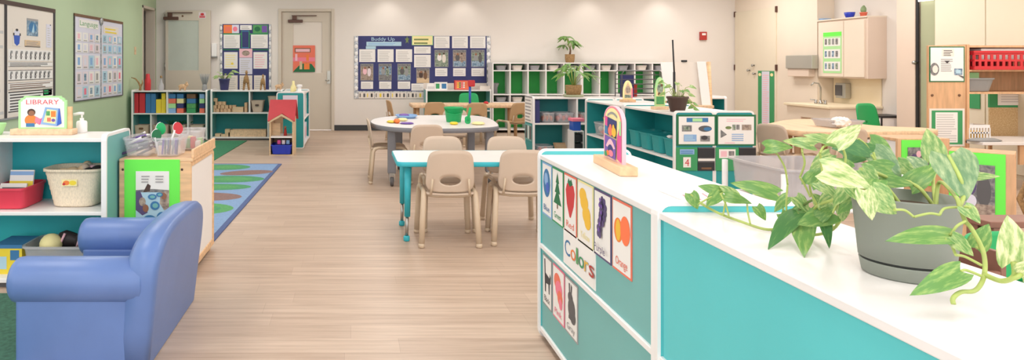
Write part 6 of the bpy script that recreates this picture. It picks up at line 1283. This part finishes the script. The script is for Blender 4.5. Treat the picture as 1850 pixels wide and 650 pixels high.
# fruit sign on the counter
t = thing('arch_sign', 'rounded rainbow edged sign of fruit on a wooden base', 'sign', (1.012, 2.63, 0.816), -PI / 2 - 0.08)
MB().box(-0.178, -0.032, 0, 0.178, 0.032, 0.034, 'maple_h').build('sign_base', t, bevel=0.004)
out = [(0, 0), (1, 0)] + [(0.5 + 0.5 * math.cos(PI * k / 18), 0.72 + 0.28 * math.sin(PI * k / 18)) for k in range(19)]
def scl(k, kv=None): kv = kv or k; return [(0.5 + (u - 0.5) * k, 0.03 + v * kv) for u, v in out]
els = [('P', scl(0.93, 0.955), 'pink'), ('P', scl(0.86, 0.93), 'yellow_pale'), ('P', [(0.9, 0.03), (0.96, 0.03), (0.96, 0.7), (0.85, 0.62), (0.74, 0.45), (0.74, 0.06)], 'magenta'), ('R', 0.86, 0.5, 0.95, 0.75, 'green_pale'), ('R', 0.03, 0.5, 0.12, 0.75, 'yellow_pale'),
  ('P', [(0.24 + 0.52 * k / 8, 0.83 + 0.06 * math.sin(PI * k / 8)) for k in range(9)] + [(0.76 - 0.52 * k / 8, 0.79 + 0.06 * math.sin(PI * k / 8)) for k in range(9)], 'grey_mid'),
  ('P', [(0.1, 0.46), (0.72, 0.42), (0.74, 0.74), (0.12, 0.79)], 'navy'), ('P', [(0.08, 0.46), (0.26, 0.45), (0.24, 0.78), (0.1, 0.78)], 'blue_mid'), ('P', [(0.12, 0.62), (0.24, 0.6), (0.26, 0.78), (0.12, 0.79)], 'magenta'), ('E', 0.42, 0.53, 0.13, 0.09, 'coral'), ('E', 0.43, 0.6, 0.07, 0.06, 'coral'), ('E', 0.62, 0.53, 0.12, 0.09, 'yellow_fruit'), ('E', 0.60, 0.61, 0.06, 0.06, 'yellow_fruit'),
  ('P', [(0.12, 0.06), (0.72, 0.04), (0.74, 0.40), (0.13, 0.44)], 'purple'), ('P', [(0.2 + 0.5 * k / 8, 0.24 + 0.15 * math.sin(PI * k / 8)) for k in range(9)] + [(0.62 - 0.34 * k / 8, 0.22 + 0.07 * math.sin(PI * k / 8)) for k in range(9)], 'pink_pale'), ('E', 0.44, 0.2, 0.13, 0.08, 'navy'), ('E', 0.48, 0.13, 0.13, 0.06, 'pink'), ('E', 0.32, 0.12, 0.08, 0.05, 'orange'), ('E', 0.2, 0.09, 0.08, 0.05, 'green_mat')]
c = sheet_mb(0.235, 0.21, 'pink_pale', els, 0.014, outline=out).build('sign_card', t, loc=(-0.112, -0.007, 0.034))
mb = MB(); mb.box(0.98, 1.98, 0.8165, 1.21, 2.18, 0.818, 'paper'); random.seed(21)
for k in range(6): y = 2.0 + 0.03 * k; mb.box(1.0, y, 0.818, 1.0 + random.uniform(0.08, 0.19), y + 0.003, 0.8184, 'pink_pale')
for k in range(5): mb.tube([(1.0 + 0.035 * k, 2.02, 0.8184), (1.02 + 0.035 * k, 2.10 + 0.01 * (k % 3), 0.8184)], 0.0012, 'pink', 5)
one(mb, 'drawing', 'white paper with pink pencil lines lying on the counter', 'drawing')

# ================================================================ the big trailing plant
pc = Vector((1.066, 1.312, 0.816))
pl = thing('potted_plant', 'large variegated trailing plant in a grey green pot', 'plant', tuple(pc))
MB().lathe([(0.0010, 0), (0.0656, 0), (0.0696, 0.003), (0.0736, 0.025), (0.0740, 0.027), (0.0688, 0.027), (0.0010, 0.01)], 'pot_grey', 48).build('saucer', pl)
MB().lathe([(0.0656, 0.0275), (0.0716, 0.0275), (0.0716, 0.0315), (0.0656, 0.0315)], 'pot_line', 48).build('saucer_gap', pl)
MB().lathe([(0.0640, 0.012), (0.0704, 0.0315), (0.0748, 0.032), (0.0784, 0.07), (0.0832, 0.12), (0.0864, 0.149), (0.0862, 0.152), (0.0828, 0.152), (0.0784, 0.125), (0.0010, 0.125)], 'pot_grey', 48).build('pot', pl)
sb = MB(); sb.lathe([(0.0800, 0.1), (0.0788, 0.128), (0.0560, 0.134), (0.0240, 0.137), (0.0010, 0.137)], 'soil', 32); sb.build('soil', pl)
def q(cx, cy, Y):
    px, py = 1230 + cx / 1.711, 180 + cy / 1.711
    if ZP(py, Y) < 0.824 and XP(px, Y) < 1.27: Y = F * (H - 0.824) / (py - VY)      # rest on the counter, not in it
    return PT(px, py, Y)
def on_top(cx, cy, lift=0.006):
    px, py = 1230 + cx / 1.711, 180 + cy / 1.711; z = 0.816 + lift; Y = F * (H - z) / (py - VY); return PT(px, py, Y)
random.seed(3)
LV = [  # base, tip (crop px), depth base, depth tip, width px, material, droop
 ((130, 288), (55, 266), 1.84, 1.86, 40, 'leaf_green', .25), ((30, 290), (52, 338), 1.86, 1.85, 42, 'leaf_green', .2), ((122, 290), (80, 328), 1.82, 1.82, 48, 'leaf_green', .3),
 ((140, 300), (215, 318), 1.78, 1.76, 42, 'leaf_green', .4), ((295, 292), (158, 256), 1.70, 1.74, 58, 'leaf_green', .3), ((262, 148), (340, 146), 1.60, 1.58, 50, 'leaf_green', .5),
 ((412, 142), (320, 126), 1.52, 1.55, 46, 'leaf_mixed', .4), ((495, 138), (383, 108), 1.36, 1.38, 44, 'leaf_mixed', .3), ((478, 138), (556, 76), 1.33, 1.34, 62, 'leaf_cream', .25),
 ((500, 170), (628, 150), 1.44, 1.44, 84, 'leaf_dark', .4), ((440, 218), (588, 268), 1.22, 1.19, 104, 'leaf_cream', .25), ((568, 280), (592, 372), 1.18, 1.17, 62, 'leaf_cream', .15),
 ((588, 286), (668, 352), 1.19, 1.185, 92, 'leaf_mixed', .25), ((596, 162), (682, 236), 1.40, 1.38, 78, 'leaf_sage', .3), ((618, 248), (716, 262), 1.33, 1.31, 50, 'leaf_green', .4),
 ((706, 268), (792, 200), 1.36, 1.36, 66, 'leaf_green', .35), ((785, 182), (762, 92), 1.42, 1.43, 70, 'leaf_mixed', .3), ((826, 172), (884, 306), 1.22, 1.19, 128, 'leaf_sage', .3),
 ((898, 238), (984, 236), 1.22, 1.20, 28, 'leaf_mixed', .3), ((832, 420), (643, 432), 1.15, 1.15, 74, 'leaf_green', .3), ((864, 530), (714, 602), 1.09, 1.08, 74, 'leaf_green', .2),
 ((836, 424), (905, 482), 1.14, 1.12, 50, 'leaf_mixed', .2), ((912, 458), (952, 384), 1.16, 1.16, 58, 'leaf_green', .2), ((1028, 500), (1012, 362), 1.06, 1.05, 96, 'leaf_cream', .25),
 ((362, 352), (274, 452), 1.58, 1.56, 64, 'leaf_dark', .3), ((384, 384), (380, 476), 1.55, 1.54, 70, 'leaf_green', .25), ((468, 350), (364, 384), 1.50, 1.51, 74, 'leaf_green', .3),
 ((442, 372), (460, 456), 1.50, 1.52, 34, 'leaf_dark', .3), ((398, 262), (442, 198), 1.50, 1.50, 54, 'leaf_green', .3), ((556, 214), (612, 262), 1.26, 1.25, 60, 'leaf_mixed', .3),
 ((520, 140), (604, 176), 1.40, 1.40, 52, 'leaf_dark', .3), ((424, 256), (490, 306), 1.45, 1.42, 46, 'leaf_mixed', .3), ((462, 168), (400, 214), 1.46, 1.48, 44, 'leaf_mixed', .3),
 ((500, 325), (500, 376), 1.42, 1.42, 40, 'leaf_mixed', .2), ((330, 300), (290, 345), 1.66, 1.66, 36, 'leaf_green', .3), ((395, 330), (335, 352), 1.58, 1.60, 40, 'leaf_green', .3),
 ((650, 215), (560, 200), 1.36, 1.38, 56, 'leaf_green', .3), ((745, 210), (700, 175), 1.42, 1.44, 50, 'leaf_sage', .3), ((440, 330), (410, 290), 1.5, 1.52, 44, 'leaf_mixed', .3),
 ((875, 330), (925, 380), 1.16, 1.14, 46, 'leaf_mixed', .3), ((530, 250), (470, 330), 1.32, 1.34, 48, 'leaf_mixed', .25), ((1052, 540), (1120, 500), 1.05, 1.03, 60, 'leaf_cream', .3),
 ((545, 296), (486, 352), 1.38, 1.40, 42, 'leaf_green', .3), ((470, 288), (424, 336), 1.46, 1.48, 42, 'leaf_mixed', .3), ((612, 246), (556, 306), 1.25, 1.24, 56, 'leaf_green', .3), ((356, 300), (396, 348), 1.58, 1.57, 40, 'leaf_mixed', .3),
 ((424, 366), (476, 326), 1.5, 1.49, 44, 'leaf_green', .3), ((520, 215), (470, 182), 1.36, 1.37, 50, 'leaf_green', .3), ((585, 130), (660, 176), 1.46, 1.46, 60, 'leaf_green', .35), ((668, 196), (726, 232), 1.40, 1.39, 52, 'leaf_mixed', .3),
 ((235, 330), (262, 372), 1.70, 1.69, 34, 'leaf_green', .3), ((170, 300), (120, 265), 1.82, 1.84, 38, 'leaf_mixed', .3), ((310, 352), (350, 392), 1.62, 1.61, 36, 'leaf_green', .3), ((520, 268), (560, 318), 1.27, 1.26, 44, 'leaf_mixed', .25)]
bases = []
for k, (b, tp, Yb, Yt, w, m_, dr) in enumerate(LV):
    B, T_ = q(b[0], b[1], Yb), q(tp[0], tp[1], Yt); W = w / 1.711 * Yb / F
    n = Vector((-0.5 + random.uniform(-0.25, 0.25), -0.75, 0.5 + random.uniform(-0.2, 0.3)))
    add_leaf(pl, B, T_, n, W * 1.0, m_, dr, 0.3 + random.uniform(-0.1, 0.15), pc); bases.append(B)
def vine(pts, r=0.0032, m_='stem', name='vine'):
    P_ = [Vector(p) for p in pts]; out = []
    for i in range(len(P_) - 1):
        p0, p1, p2, p3 = P_[max(i - 1, 0)], P_[i], P_[i + 1], P_[min(i + 2, len(P_) - 1)]
        for s_ in range(6): u = s_ / 6; out.append(0.5 * ((2 * p1) + (-p0 + p2) * u + (2 * p0 - 5 * p1 + 4 * p2 - p3) * u * u + (-p0 + 3 * p1 - 3 * p2 + p3) * u ** 3))
    out.append(P_[-1])
    mb = MB(); mb.tube([o - pc for o in out], r, m_, 7); return mb.build(name, pl)
root = pc + Vector((-0.02, -0.02, 0.13)); rootR = pc + Vector((0.04, -0.02, 0.13))
# main vines
vine([root, q(560, 262, 1.30), q(530, 275, 1.36), q(515, 330, 1.45), q(470, 400, 1.52), on_top(400, 418), on_top(330, 400), on_top(260, 400), on_top(190, 378), q(120, 352, 1.82), q(65, 322, 1.85), q(30, 292, 1.86)], 0.0034)
vine([root, q(600, 240, 1.33), q(520, 285, 1.4), q(440, 300, 1.5), q(375, 330, 1.58), on_top(330, 410), on_top(280, 405)], 0.003, 'stem_dark')
vine([root, q(620, 255, 1.3), q(560, 275, 1.25), q(500, 300, 1.36), q(420, 330, 1.5), q(385, 382, 1.55)], 0.003)
vine([rootR, q(800, 255, 1.3), q(850, 300, 1.2), q(862, 330, 1.17), q(880, 375, 1.16), q(900, 400, 1.15), q(935, 470, 1.13), q(938, 540, 1.10), q(912, 588, 1.08), q(868, 594, 1.08), q(842, 612, 1.07), q(843, 632, 1.065)], 0.0034)
vine([q(862, 330, 1.17), q(875, 290, 1.2), q(862, 240, 1.2), q(826, 172, 1.22)], 0.0034)
vine([rootR, q(740, 275, 1.3), q(690, 250, 1.34), q(640, 240, 1.33), q(600, 225, 1.3), q(556, 214, 1.26)], 0.0034)
vine([rootR, q(780, 250, 1.36), q(790, 215, 1.40), q(785, 182, 1.42)], 0.003)
vine([q(938, 540, 1.10), q(990, 560, 1.07), q(1030, 545, 1.06), q(1028, 500, 1.06)], 0.004); vine([q(990, 560, 1.07), q(1035, 550, 1.05), q(1052, 540, 1.05)], 0.0034)
# petioles
PE = [((55, 322), (130, 288), 1.83), ((150, 365), (122, 290), 1.82), ((130, 358), (140, 300), 1.79), ((215, 385), (205, 320), 1.77), ((300, 402), (318, 345), 1.66), ((318, 345), (295, 292), 1.70), ((330, 400), (330, 262), 1.6), ((330, 262), (300, 170), 1.6), ((300, 170), (268, 150), 1.6),
      ((400, 300), (368, 240), 1.5), ((368, 240), (376, 165), 1.52), ((376, 165), (405, 143), 1.52), ((440, 260), (430, 165), 1.38), ((430, 165), (470, 138), 1.36), ((500, 230), (495, 138), 1.33), ((500, 230), (560, 262), 1.3), ((548, 120), (590, 170), 1.42), ((590, 170), (620, 230), 1.38),
      ((560, 275), (568, 280), 1.2), ((600, 240), (596, 162), 1.38), ((690, 250), (706, 268), 1.35), ((590, 280), (660, 340), 1.19), ((660, 340), (720, 362), 1.17), ((720, 362), (800, 356), 1.17), ((800, 356), (862, 332), 1.17), ((880, 375), (832, 420), 1.15), ((815, 430), (850, 480), 1.14), ((850, 480), (930, 512), 1.11), ((935, 470), (912, 458), 1.14), ((930, 545), (864, 530), 1.09), ((470, 400), (468, 350), 1.5), ((470, 350), (495, 300), 1.42), ((400, 380), (362, 352), 1.58), ((430, 340), (398, 262), 1.5), ((500, 325), (515, 300), 1.42), ((880, 345), (875, 330), 1.16)]
for a, b, Y in PE:
    A, B = q(a[0], a[1], Y), q(b[0], b[1], Y); mid = (A + B) / 2 + Vector((random.uniform(-0.006, 0.006), random.uniform(-0.006, 0.006), 0.004))
    vine([A, mid, B], 0.0022, 'stem', 'stem')

# ================================================================ right middle distance
# clear water tub on its stand
t = thing('water_table', 'clear plastic water tub on a pale stand behind the counter', 'water table', (2.85, 4.3, 0)); x0, x1, y0, y1 = 2.52, 3.22, 3.98, 4.64
MB().tub((x0 + x1) / 2, (y0 + y1) / 2, 0.40, 0.60, (x1 - x0) * 0.45, (y1 - y0) * 0.45, (x1 - x0) / 2 - 0.02, (y1 - y0) / 2 - 0.02, 'cloudy', p=8, rim=0.02, th=0.006, n=40).build('tub_body', t, world=True)
for x in (x0 + 0.012, x1 - 0.012):
    for y in (y0 + 0.012, y1 - 0.012): MB().tube([(x, y, 0), (x, y, 0.575)], 0.018, 'white', 10).build('leg', t, world=True)
for y in (y0 + 0.012, y1 - 0.012): MB().tube([(x0 + 0.012, y, 0.36), (x1 - 0.012, y, 0.36)], 0.014, 'white', 8).build('stretcher', t, world=True)
for x in (x0 + 0.012, x1 - 0.012): MB().tube([(x, y0 + 0.012, 0.36), (x, y1 - 0.012, 0.36)], 0.014, 'white', 8).build('stretcher', t, world=True)
# green mounted racks
def rack2(label, x, y, rz, w, h, d):
    t = thing('display_rack', label, 'rack', (x, y, 0), rz)
    MB().box(0, 0, 0.03, w, 0.022, h, 'oak').build('end_panel', t, bevel=0.003); MB().box(0, d - 0.022, 0.03, w, d, h, 'oak').build('end_panel', t, bevel=0.003)
    MB().box(0.0, 0.022, h - 0.02, w, d - 0.022, h, 'oak').build('top_board', t, bevel=0.003); MB().box(0.015, 0.022, 0.06, 0.03, d - 0.022, h - 0.02, 'white').build('white_board', t); MB().box(w - 0.03, 0.022, 0.06, w - 0.015, d - 0.022, h - 0.02, 'white').build('white_board', t)
    for a in (0.03, w - 0.08):
        for b in (0.03, d - 0.08): MB().box(a, b, 0, a + 0.05, b + 0.05, 0.03, 'oak').build('foot', t)
    return t
def mount(px0, w, h, rz, x, y, z, lb1, lb2):
    sheet('paper_mount', lb1, 'paper', (x, y, z), rz, w, h, 'lime')
    c, s_ = math.cos(rz), math.sin(rz); ins = 0.18
    sheet('photo_print', lb2, 'photo', (x + c * w * ins + s_ * 0.0045, y + s_ * w * ins - c * 0.0045, z + 0.12 * h), rz, w * 0.64, h * 0.72, 'grey_photo', [('E', 0.3, 0.6, 0.2, 0.2, 'violet_dark'), ('E', 0.7, 0.5, 0.2, 0.3, 'grey_dark'), ('R', 0, 0, 1, 0.25, 'photo_warm'), ('E', 0.5, 0.8, 0.12, 0.1, 'pink_pale'), ('E', 0.35, 0.3, 0.15, 0.12, 'paper_lav')])
Ya = 4.78; r1 = rack2('oak display rack with a lime mounted photo, end on behind the pot', XP(1622, Ya), Ya, 0, XP(1716, Ya) - XP(1622, Ya), 0.70, 0.26)
mount(0, XP(1688, Ya) - XP(1628, Ya), 0.32, 0, XP(1628, Ya), Ya - 0.0038, 0.37, 'lime green paper mount on the rack behind the pot, nearer the wooden table', 'dim photo print framed in lime on the rack behind the pot')
rz = -0.80; Yb = 4.42; X_ = XP(1713, Yb)
r2 = rack2('oak display rack turned sideways with a lime mounted photo beside the hutch', X_, Yb, rz, 0.31, 0.665, 0.24)
c_, s_ = math.cos(rz), math.sin(rz)
mount(0, 0.265, 0.46, rz, X_ + s_ * 0.0038 + c_ * 0.004, Yb - c_ * 0.0038 + s_ * 0.004, 0.20, 'lime green paper mount on the turned rack beside the hutch', 'dim photo print framed in lime on the turned rack')
# wooden hutch
Yh = 6.7; hx0, hx1, hx2 = XP(1677, Yh), XP(1745, Yh), XP(2010, Yh); hz = ZP(82, Yh)
t = thing('wooden_hutch', 'tall oak hutch with a white counter and open shelves', 'hutch', ((hx0 + hx2) / 2, Yh + 0.2, 0))
MB().box(hx0, Yh, 0.0, hx1, Yh + 0.022, hz, 'oak').build('front_panel', t, world=True, bevel=0.003)
MB().box(hx1, Yh - 0.012, 0.0, hx1 + 0.026, Yh + 0.40, hz + 0.01, 'oak').build('side_panel', t, world=True, bevel=0.003); MB().box(hx2 - 0.024, Yh, 0.0, hx2, Yh + 0.40, hz, 'oak').build('side_panel', t, world=True, bevel=0.003)
MB().box(hx1 + 0.026, Yh, hz - 0.02, hx2 - 0.024, Yh + 0.40, hz, 'oak').build('top_board', t, world=True); MB().box(hx1 + 0.026, Yh, ZP(126, Yh) - 0.016, hx2 - 0.024, Yh + 0.38, ZP(126, Yh), 'oak').build('shelf_board', t, world=True)
zs = ZP(166, Yh); MB().box(hx1 + 0.026, Yh, zs - 0.02, hx2 - 0.024, Yh + 0.38, zs, 'oak').build('shelf_board', t, world=True)
MB().box(hx1 + 0.026, Yh + 0.38, zs - 0.02, hx2 - 0.024, Yh + 0.392, hz - 0.02, 'oak').build('back_panel', t, world=True)
zc2 = 0.475; MB().box(hx1 + 0.0, Yh - 0.18, zc2 - 0.03, hx2, Yh + 0.38, zc2, 'laminate').build('counter_top', t, world=True, bevel=0.004)
MB().box(XP(1815, Yh), Yh - 0.15, zc2 - 0.22, hx2 - 0.01, Yh - 0.13, zc2 - 0.03, 'oak').build('apron', t, world=True)
for px in (1684, 1733):
    MB().lathe([(0.001, 0), (0.014, 0), (0.012, 0.005), (0.001, 0.006)], 'brown', 10, T=Matrix.Translation((XP(px, Yh), Yh, ZP(172, Yh))) @ Matrix.Rotation(PI / 2, 4, 'X')).build('screw', t, world=True)
def hs(a, b, c, d, base, e, lb, name='framed_poster'): return sheet(name, lb, 'poster', (XP(a, Yh), Yh - 0.0045, ZP(d, Yh)), 0, XP(b, Yh) - XP(a, Yh), ZP(c, Yh) - ZP(d, Yh), base, e, None, th=0.004)
hs(1678.5, 1742, 84, 148, 'green_dark', [('R', 0.03, 0.03, 0.97, 0.97, 'paper'), ('R', 0.35, 0.72, 0.7, 0.94, 'paper_warm'), ('L', 0.4, 0.74, 0.66, 0.92, 4, 'ink'), ('L', 0.32, 0.3, 0.66, 0.68, 7, 'ink_grey'), ('P', [(0.42, 0.6), (0.58, 0.6), (0.5, 0.52)], 'ink'), ('E', 0.14, 0.36, 0.13, 0.18, 'grey_photo'), ('E', 0.16, 0.36, 0.08, 0.11, 'paper_warm'), ('R', 0.7, 0.2, 0.93, 0.38, 'photo_blue'), ('R', 0.75, 0.24, 0.88, 0.34, 'sky_pale'), ('P', [(0.8, 0.2), (0.96, 0.1), (0.96, 0.16)], 'grey_dark')], 'green edged white poster at the top of the oak hutch panel')
hs(1678.5, 1742, 196, 264, 'paper_warm', [('R', 0.06, 0.05, 0.94, 0.95, 'green_mat'), ('R', 0.17, 0.1, 0.8, 0.9, 'paper'), ('L', 0.2, 0.14, 0.78, 0.88, 12, 'ink_pale')], 'green bordered typed notice on the lower part of the oak hutch panel')
# basket and bins in the hutch
t = thing('red_basket', 'red slotted plastic basket of papers at the top of the oak hutch', 'basket', (XP(1815, Yh), Yh + 0.12, ZP(126, Yh) + 0.001)); bw, bh, bd_ = 0.32, 0.185, 0.14
mb = MB(); n = 11
def slotwall(x0, x1, y, axis='x'):
    L_ = x1 - x0
    def bx(a, b, c, d):
        if axis == 'x': mb.box(a, y - 0.004, c, b, y + 0.004, d, 'red')
        else: mb.box(y - 0.004, a, c, y + 0.004, b, d, 'red')
    bx(x0, x1, 0, 0.035); bx(x0, x1, 0.08, 0.10); bx(x0, x1, 0.145, bh)
    for k in range(n + 1): u = x0 + L_ * k / n; bx(u - L_ / n * 0.22, u + L_ / n * 0.22, 0.035, 0.08); bx(u - L_ / n * 0.22, u + L_ / n * 0.22, 0.10, 0.145)
slotwall(-bw, bw, -bd_); slotwall(-bw, bw, bd_); n = 5; slotwall(-bd_, bd_, -bw, 'y'); slotwall(-bd_, bd_, bw, 'y'); mb.box(-bw, -bd_, 0, bw, bd_, 0.006, 'red'); mb.build('basket_body', t)
MB().box(-bw - 0.01, -bd_ - 0.012, bh - 0.02, bw + 0.01, -bd_ - 0.002, bh, 'red').build('rim', t)
one(MB().box(5.98 + 0.22, Yh + 0.02, 1.26, 6.72, Yh + 0.2, 1.375, 'paper'), 'paper_stack', 'white papers sticking up in the red slotted basket', 'paper', bevel=0.003)
mb = MB(); mb.tub(XP(1776, Yh), Yh + 0.16, zs + 0.001, zs + 0.135, 0.12, 0.12, 0.145, 0.15, 'grey_mid', p=6, rim=0.006); one(mb, 'bin', 'grey plastic bin on the middle shelf of the oak hutch', 'bin')
one(MB().box(XP(1755, Yh) , Yh + 0.1, zs + 0.02, XP(1786, Yh), Yh + 0.2, zs + 0.19, 'green_pale'), 'folded_card', 'pale green card standing in the grey bin of the hutch', 'card', bevel=0.003)
t = thing('white_basket', 'white slotted basket of yellow pieces on the hutch counter', 'basket', (XP(1768, Yh), Yh + 0.08, zc2 + 0.001)); mb = MB(); n = 7; bw, bh, bd_ = 0.10, 0.15, 0.09
def slotw(x0, x1, y, axis):
    L_ = x1 - x0
    def bx(a, b, c, d):
        if axis == 'x': mb.box(a, y - 0.003, c, b, y + 0.003, d, 'white')
        else: mb.box(y - 0.003, a, c, y + 0.003, b, d, 'white')
    bx(x0, x1, 0, 0.02); bx(x0, x1, 0.065, 0.08); bx(x0, x1, 0.12, bh)
    for k in range(n + 1): u = x0 + L_ * k / n; bx(u - 0.006, u + 0.006, 0.02, 0.12)
slotw(-bw, bw, -bd_, 'x'); slotw(-bw, bw, bd_, 'x'); slotw(-bd_, bd_, -bw, 'y'); slotw(-bd_, bd_, bw, 'y'); mb.box(-bw, -bd_, 0, bw, bd_, 0.005, 'white'); mb.build('basket_body', t)
for k in range(8):
    x = XP(1768, Yh) - 0.066 + 0.044 * (k % 4); y = Yh + 0.045 + 0.07 * (k // 4)
    one(MB().box(x - 0.019, y - 0.03, zc2 + 0.008, x + 0.019, y + 0.03, zc2 + 0.085, 'yellow_fruit'), 'toy_block', 'yellow block inside the white slotted basket of the hutch', 'block', 'yellow blocks in the white basket', bevel=0.006)
mb = MB(); mb.lathe([(0.9, 0), (1.0, 0.01), (0.6, 0.03), (0.001, 0.034)], 'grey_mid', 20, (XP(1778, Yh - 0.1), Yh - 0.1, zc2 + 0.001), 0.17, 0.06); one(mb, 'grey_tray', 'grey oval lid lying at the front of the hutch counter', 'lid')
# boards behind the hutch opening
t = thing('cork_board', 'speckled cork board behind the opening of the oak hutch', 'board', (6.62, 7.22, 0)); xk0, xk1 = XP(1788, 7.22), XP(1900, 7.22)
MB().box(xk0, 7.22, ZP(252, 7.22), xk1, 7.235, ZP(194, 7.22), 'cork').build('board_face', t, world=True); MB().box(xk0, 7.22, ZP(194, 7.22), xk1, 7.24, ZP(165, 7.22), 'green_mat').build('top_strip', t, world=True)
MB().box(xk0, 7.222, 0, xk0 + 0.03, 7.24, ZP(252, 7.22), 'oak').build('leg', t, world=True); MB().box(xk1 - 0.03, 7.222, 0, xk1, 7.24, ZP(252, 7.22), 'oak').build('leg', t, world=True)
sheet('pinned_sheet', 'white typed sheet on the green strip above the cork board', 'paper', (XP(1803, 7.215), 7.2155, ZP(190, 7.215)), 0, 0.33, 0.16, 'paper', [('L', 0.1, 0.2, 0.9, 0.85, 4, 'ink_pale')])
xg = XR - 0.024; one(MB().box(xg - 0.006, YX(1752, xg), 0.72, xg, YX(1771, xg) + 0.0, ZP(160, 7.6), 'green_mat') if False else MB().box(xg - 0.006, min(YX(1752, xg), YX(1771, xg)), 0.72, xg, max(YX(1752, xg), YX(1771, xg)), 1.0, 'green_mat'), 'green_panel', 'tall green card on the beige cupboard seen through the hutch', 'card')
# dark wicker stool and tub under the counter
t = thing('wicker_stool', 'brown looped wicker stool under the hutch counter', 'stool', (5.35, 4.95, 0)); cx, cy = 5.38, 5.2
t.location = (cx, cy, 0)
MB().lathe([(0.001, 0.30), (0.17, 0.30), (0.185, 0.315), (0.17, 0.33), (0.001, 0.335)], 'brown', 26).build('seat', t)
for k in range(6):
    a = 2 * PI * k / 6; b = a + 0.9
    MB().tube([(0.17 * math.cos(a), 0.17 * math.sin(a), 0.3), (0.21 * math.cos((a + b) / 2), 0.21 * math.sin((a + b) / 2), 0.17), (0.18 * math.cos(b), 0.18 * math.sin(b), 0.01)], 0.02, 'wicker_dark', 8).build('leg', t)
mb = MB(); mb.tub(cx + 0.02, cy, 0.336, 0.44, 0.14, 0.12, 0.17, 0.15, 'black', p=4, rim=0.006); one(mb, 'black_tub', 'black tub resting on the brown looped stool', 'tub')
# small red brown table and green chair near the counter
t = thing('bench', 'narrow red brown wooden bench beyond the leaf draped pot', 'bench', (3.45, 3.2, 0))
MB().box(2.92, 3.12, 0.47, 3.95, 3.27, 0.50, 'wood_red').build('bench_top', t, world=True, bevel=0.004)
for x in (2.97, 3.90):
    for y in (3.155, 3.235): MB().box(x - 0.03, y - 0.03, 0, x + 0.03, y + 0.03, 0.47, 'wood_red').build('leg', t, world=True, bevel=0.003)
cg3 = copy_tree(cg2, (2.86, 2.80, 0), PI + 0.15, 'low green chair before the narrow red brown bench'); cg3.scale = (1, 1, 0.73)
t = thing('wooden_crate', 'pale red wooden crate between the pot and the green chair', 'crate', (2.3, 2.6, 0))
for x in (2.20, 2.38): MB().box(x, 2.50, 0, x + 0.02, 2.70, 0.53, 'wood_red').build('side_panel', t, world=True, bevel=0.003)
MB().box(2.22, 2.50, 0.02, 2.38, 2.52, 0.46, 'wood_red').build('front_panel', t, world=True, bevel=0.003); MB().box(2.22, 2.68, 0.02, 2.38, 2.70, 0.46, 'wood_red').build('back_panel', t, world=True); MB().box(2.22, 2.52, 0.02, 2.38, 2.68, 0.035, 'wood_red').build('bottom_board', t, world=True)
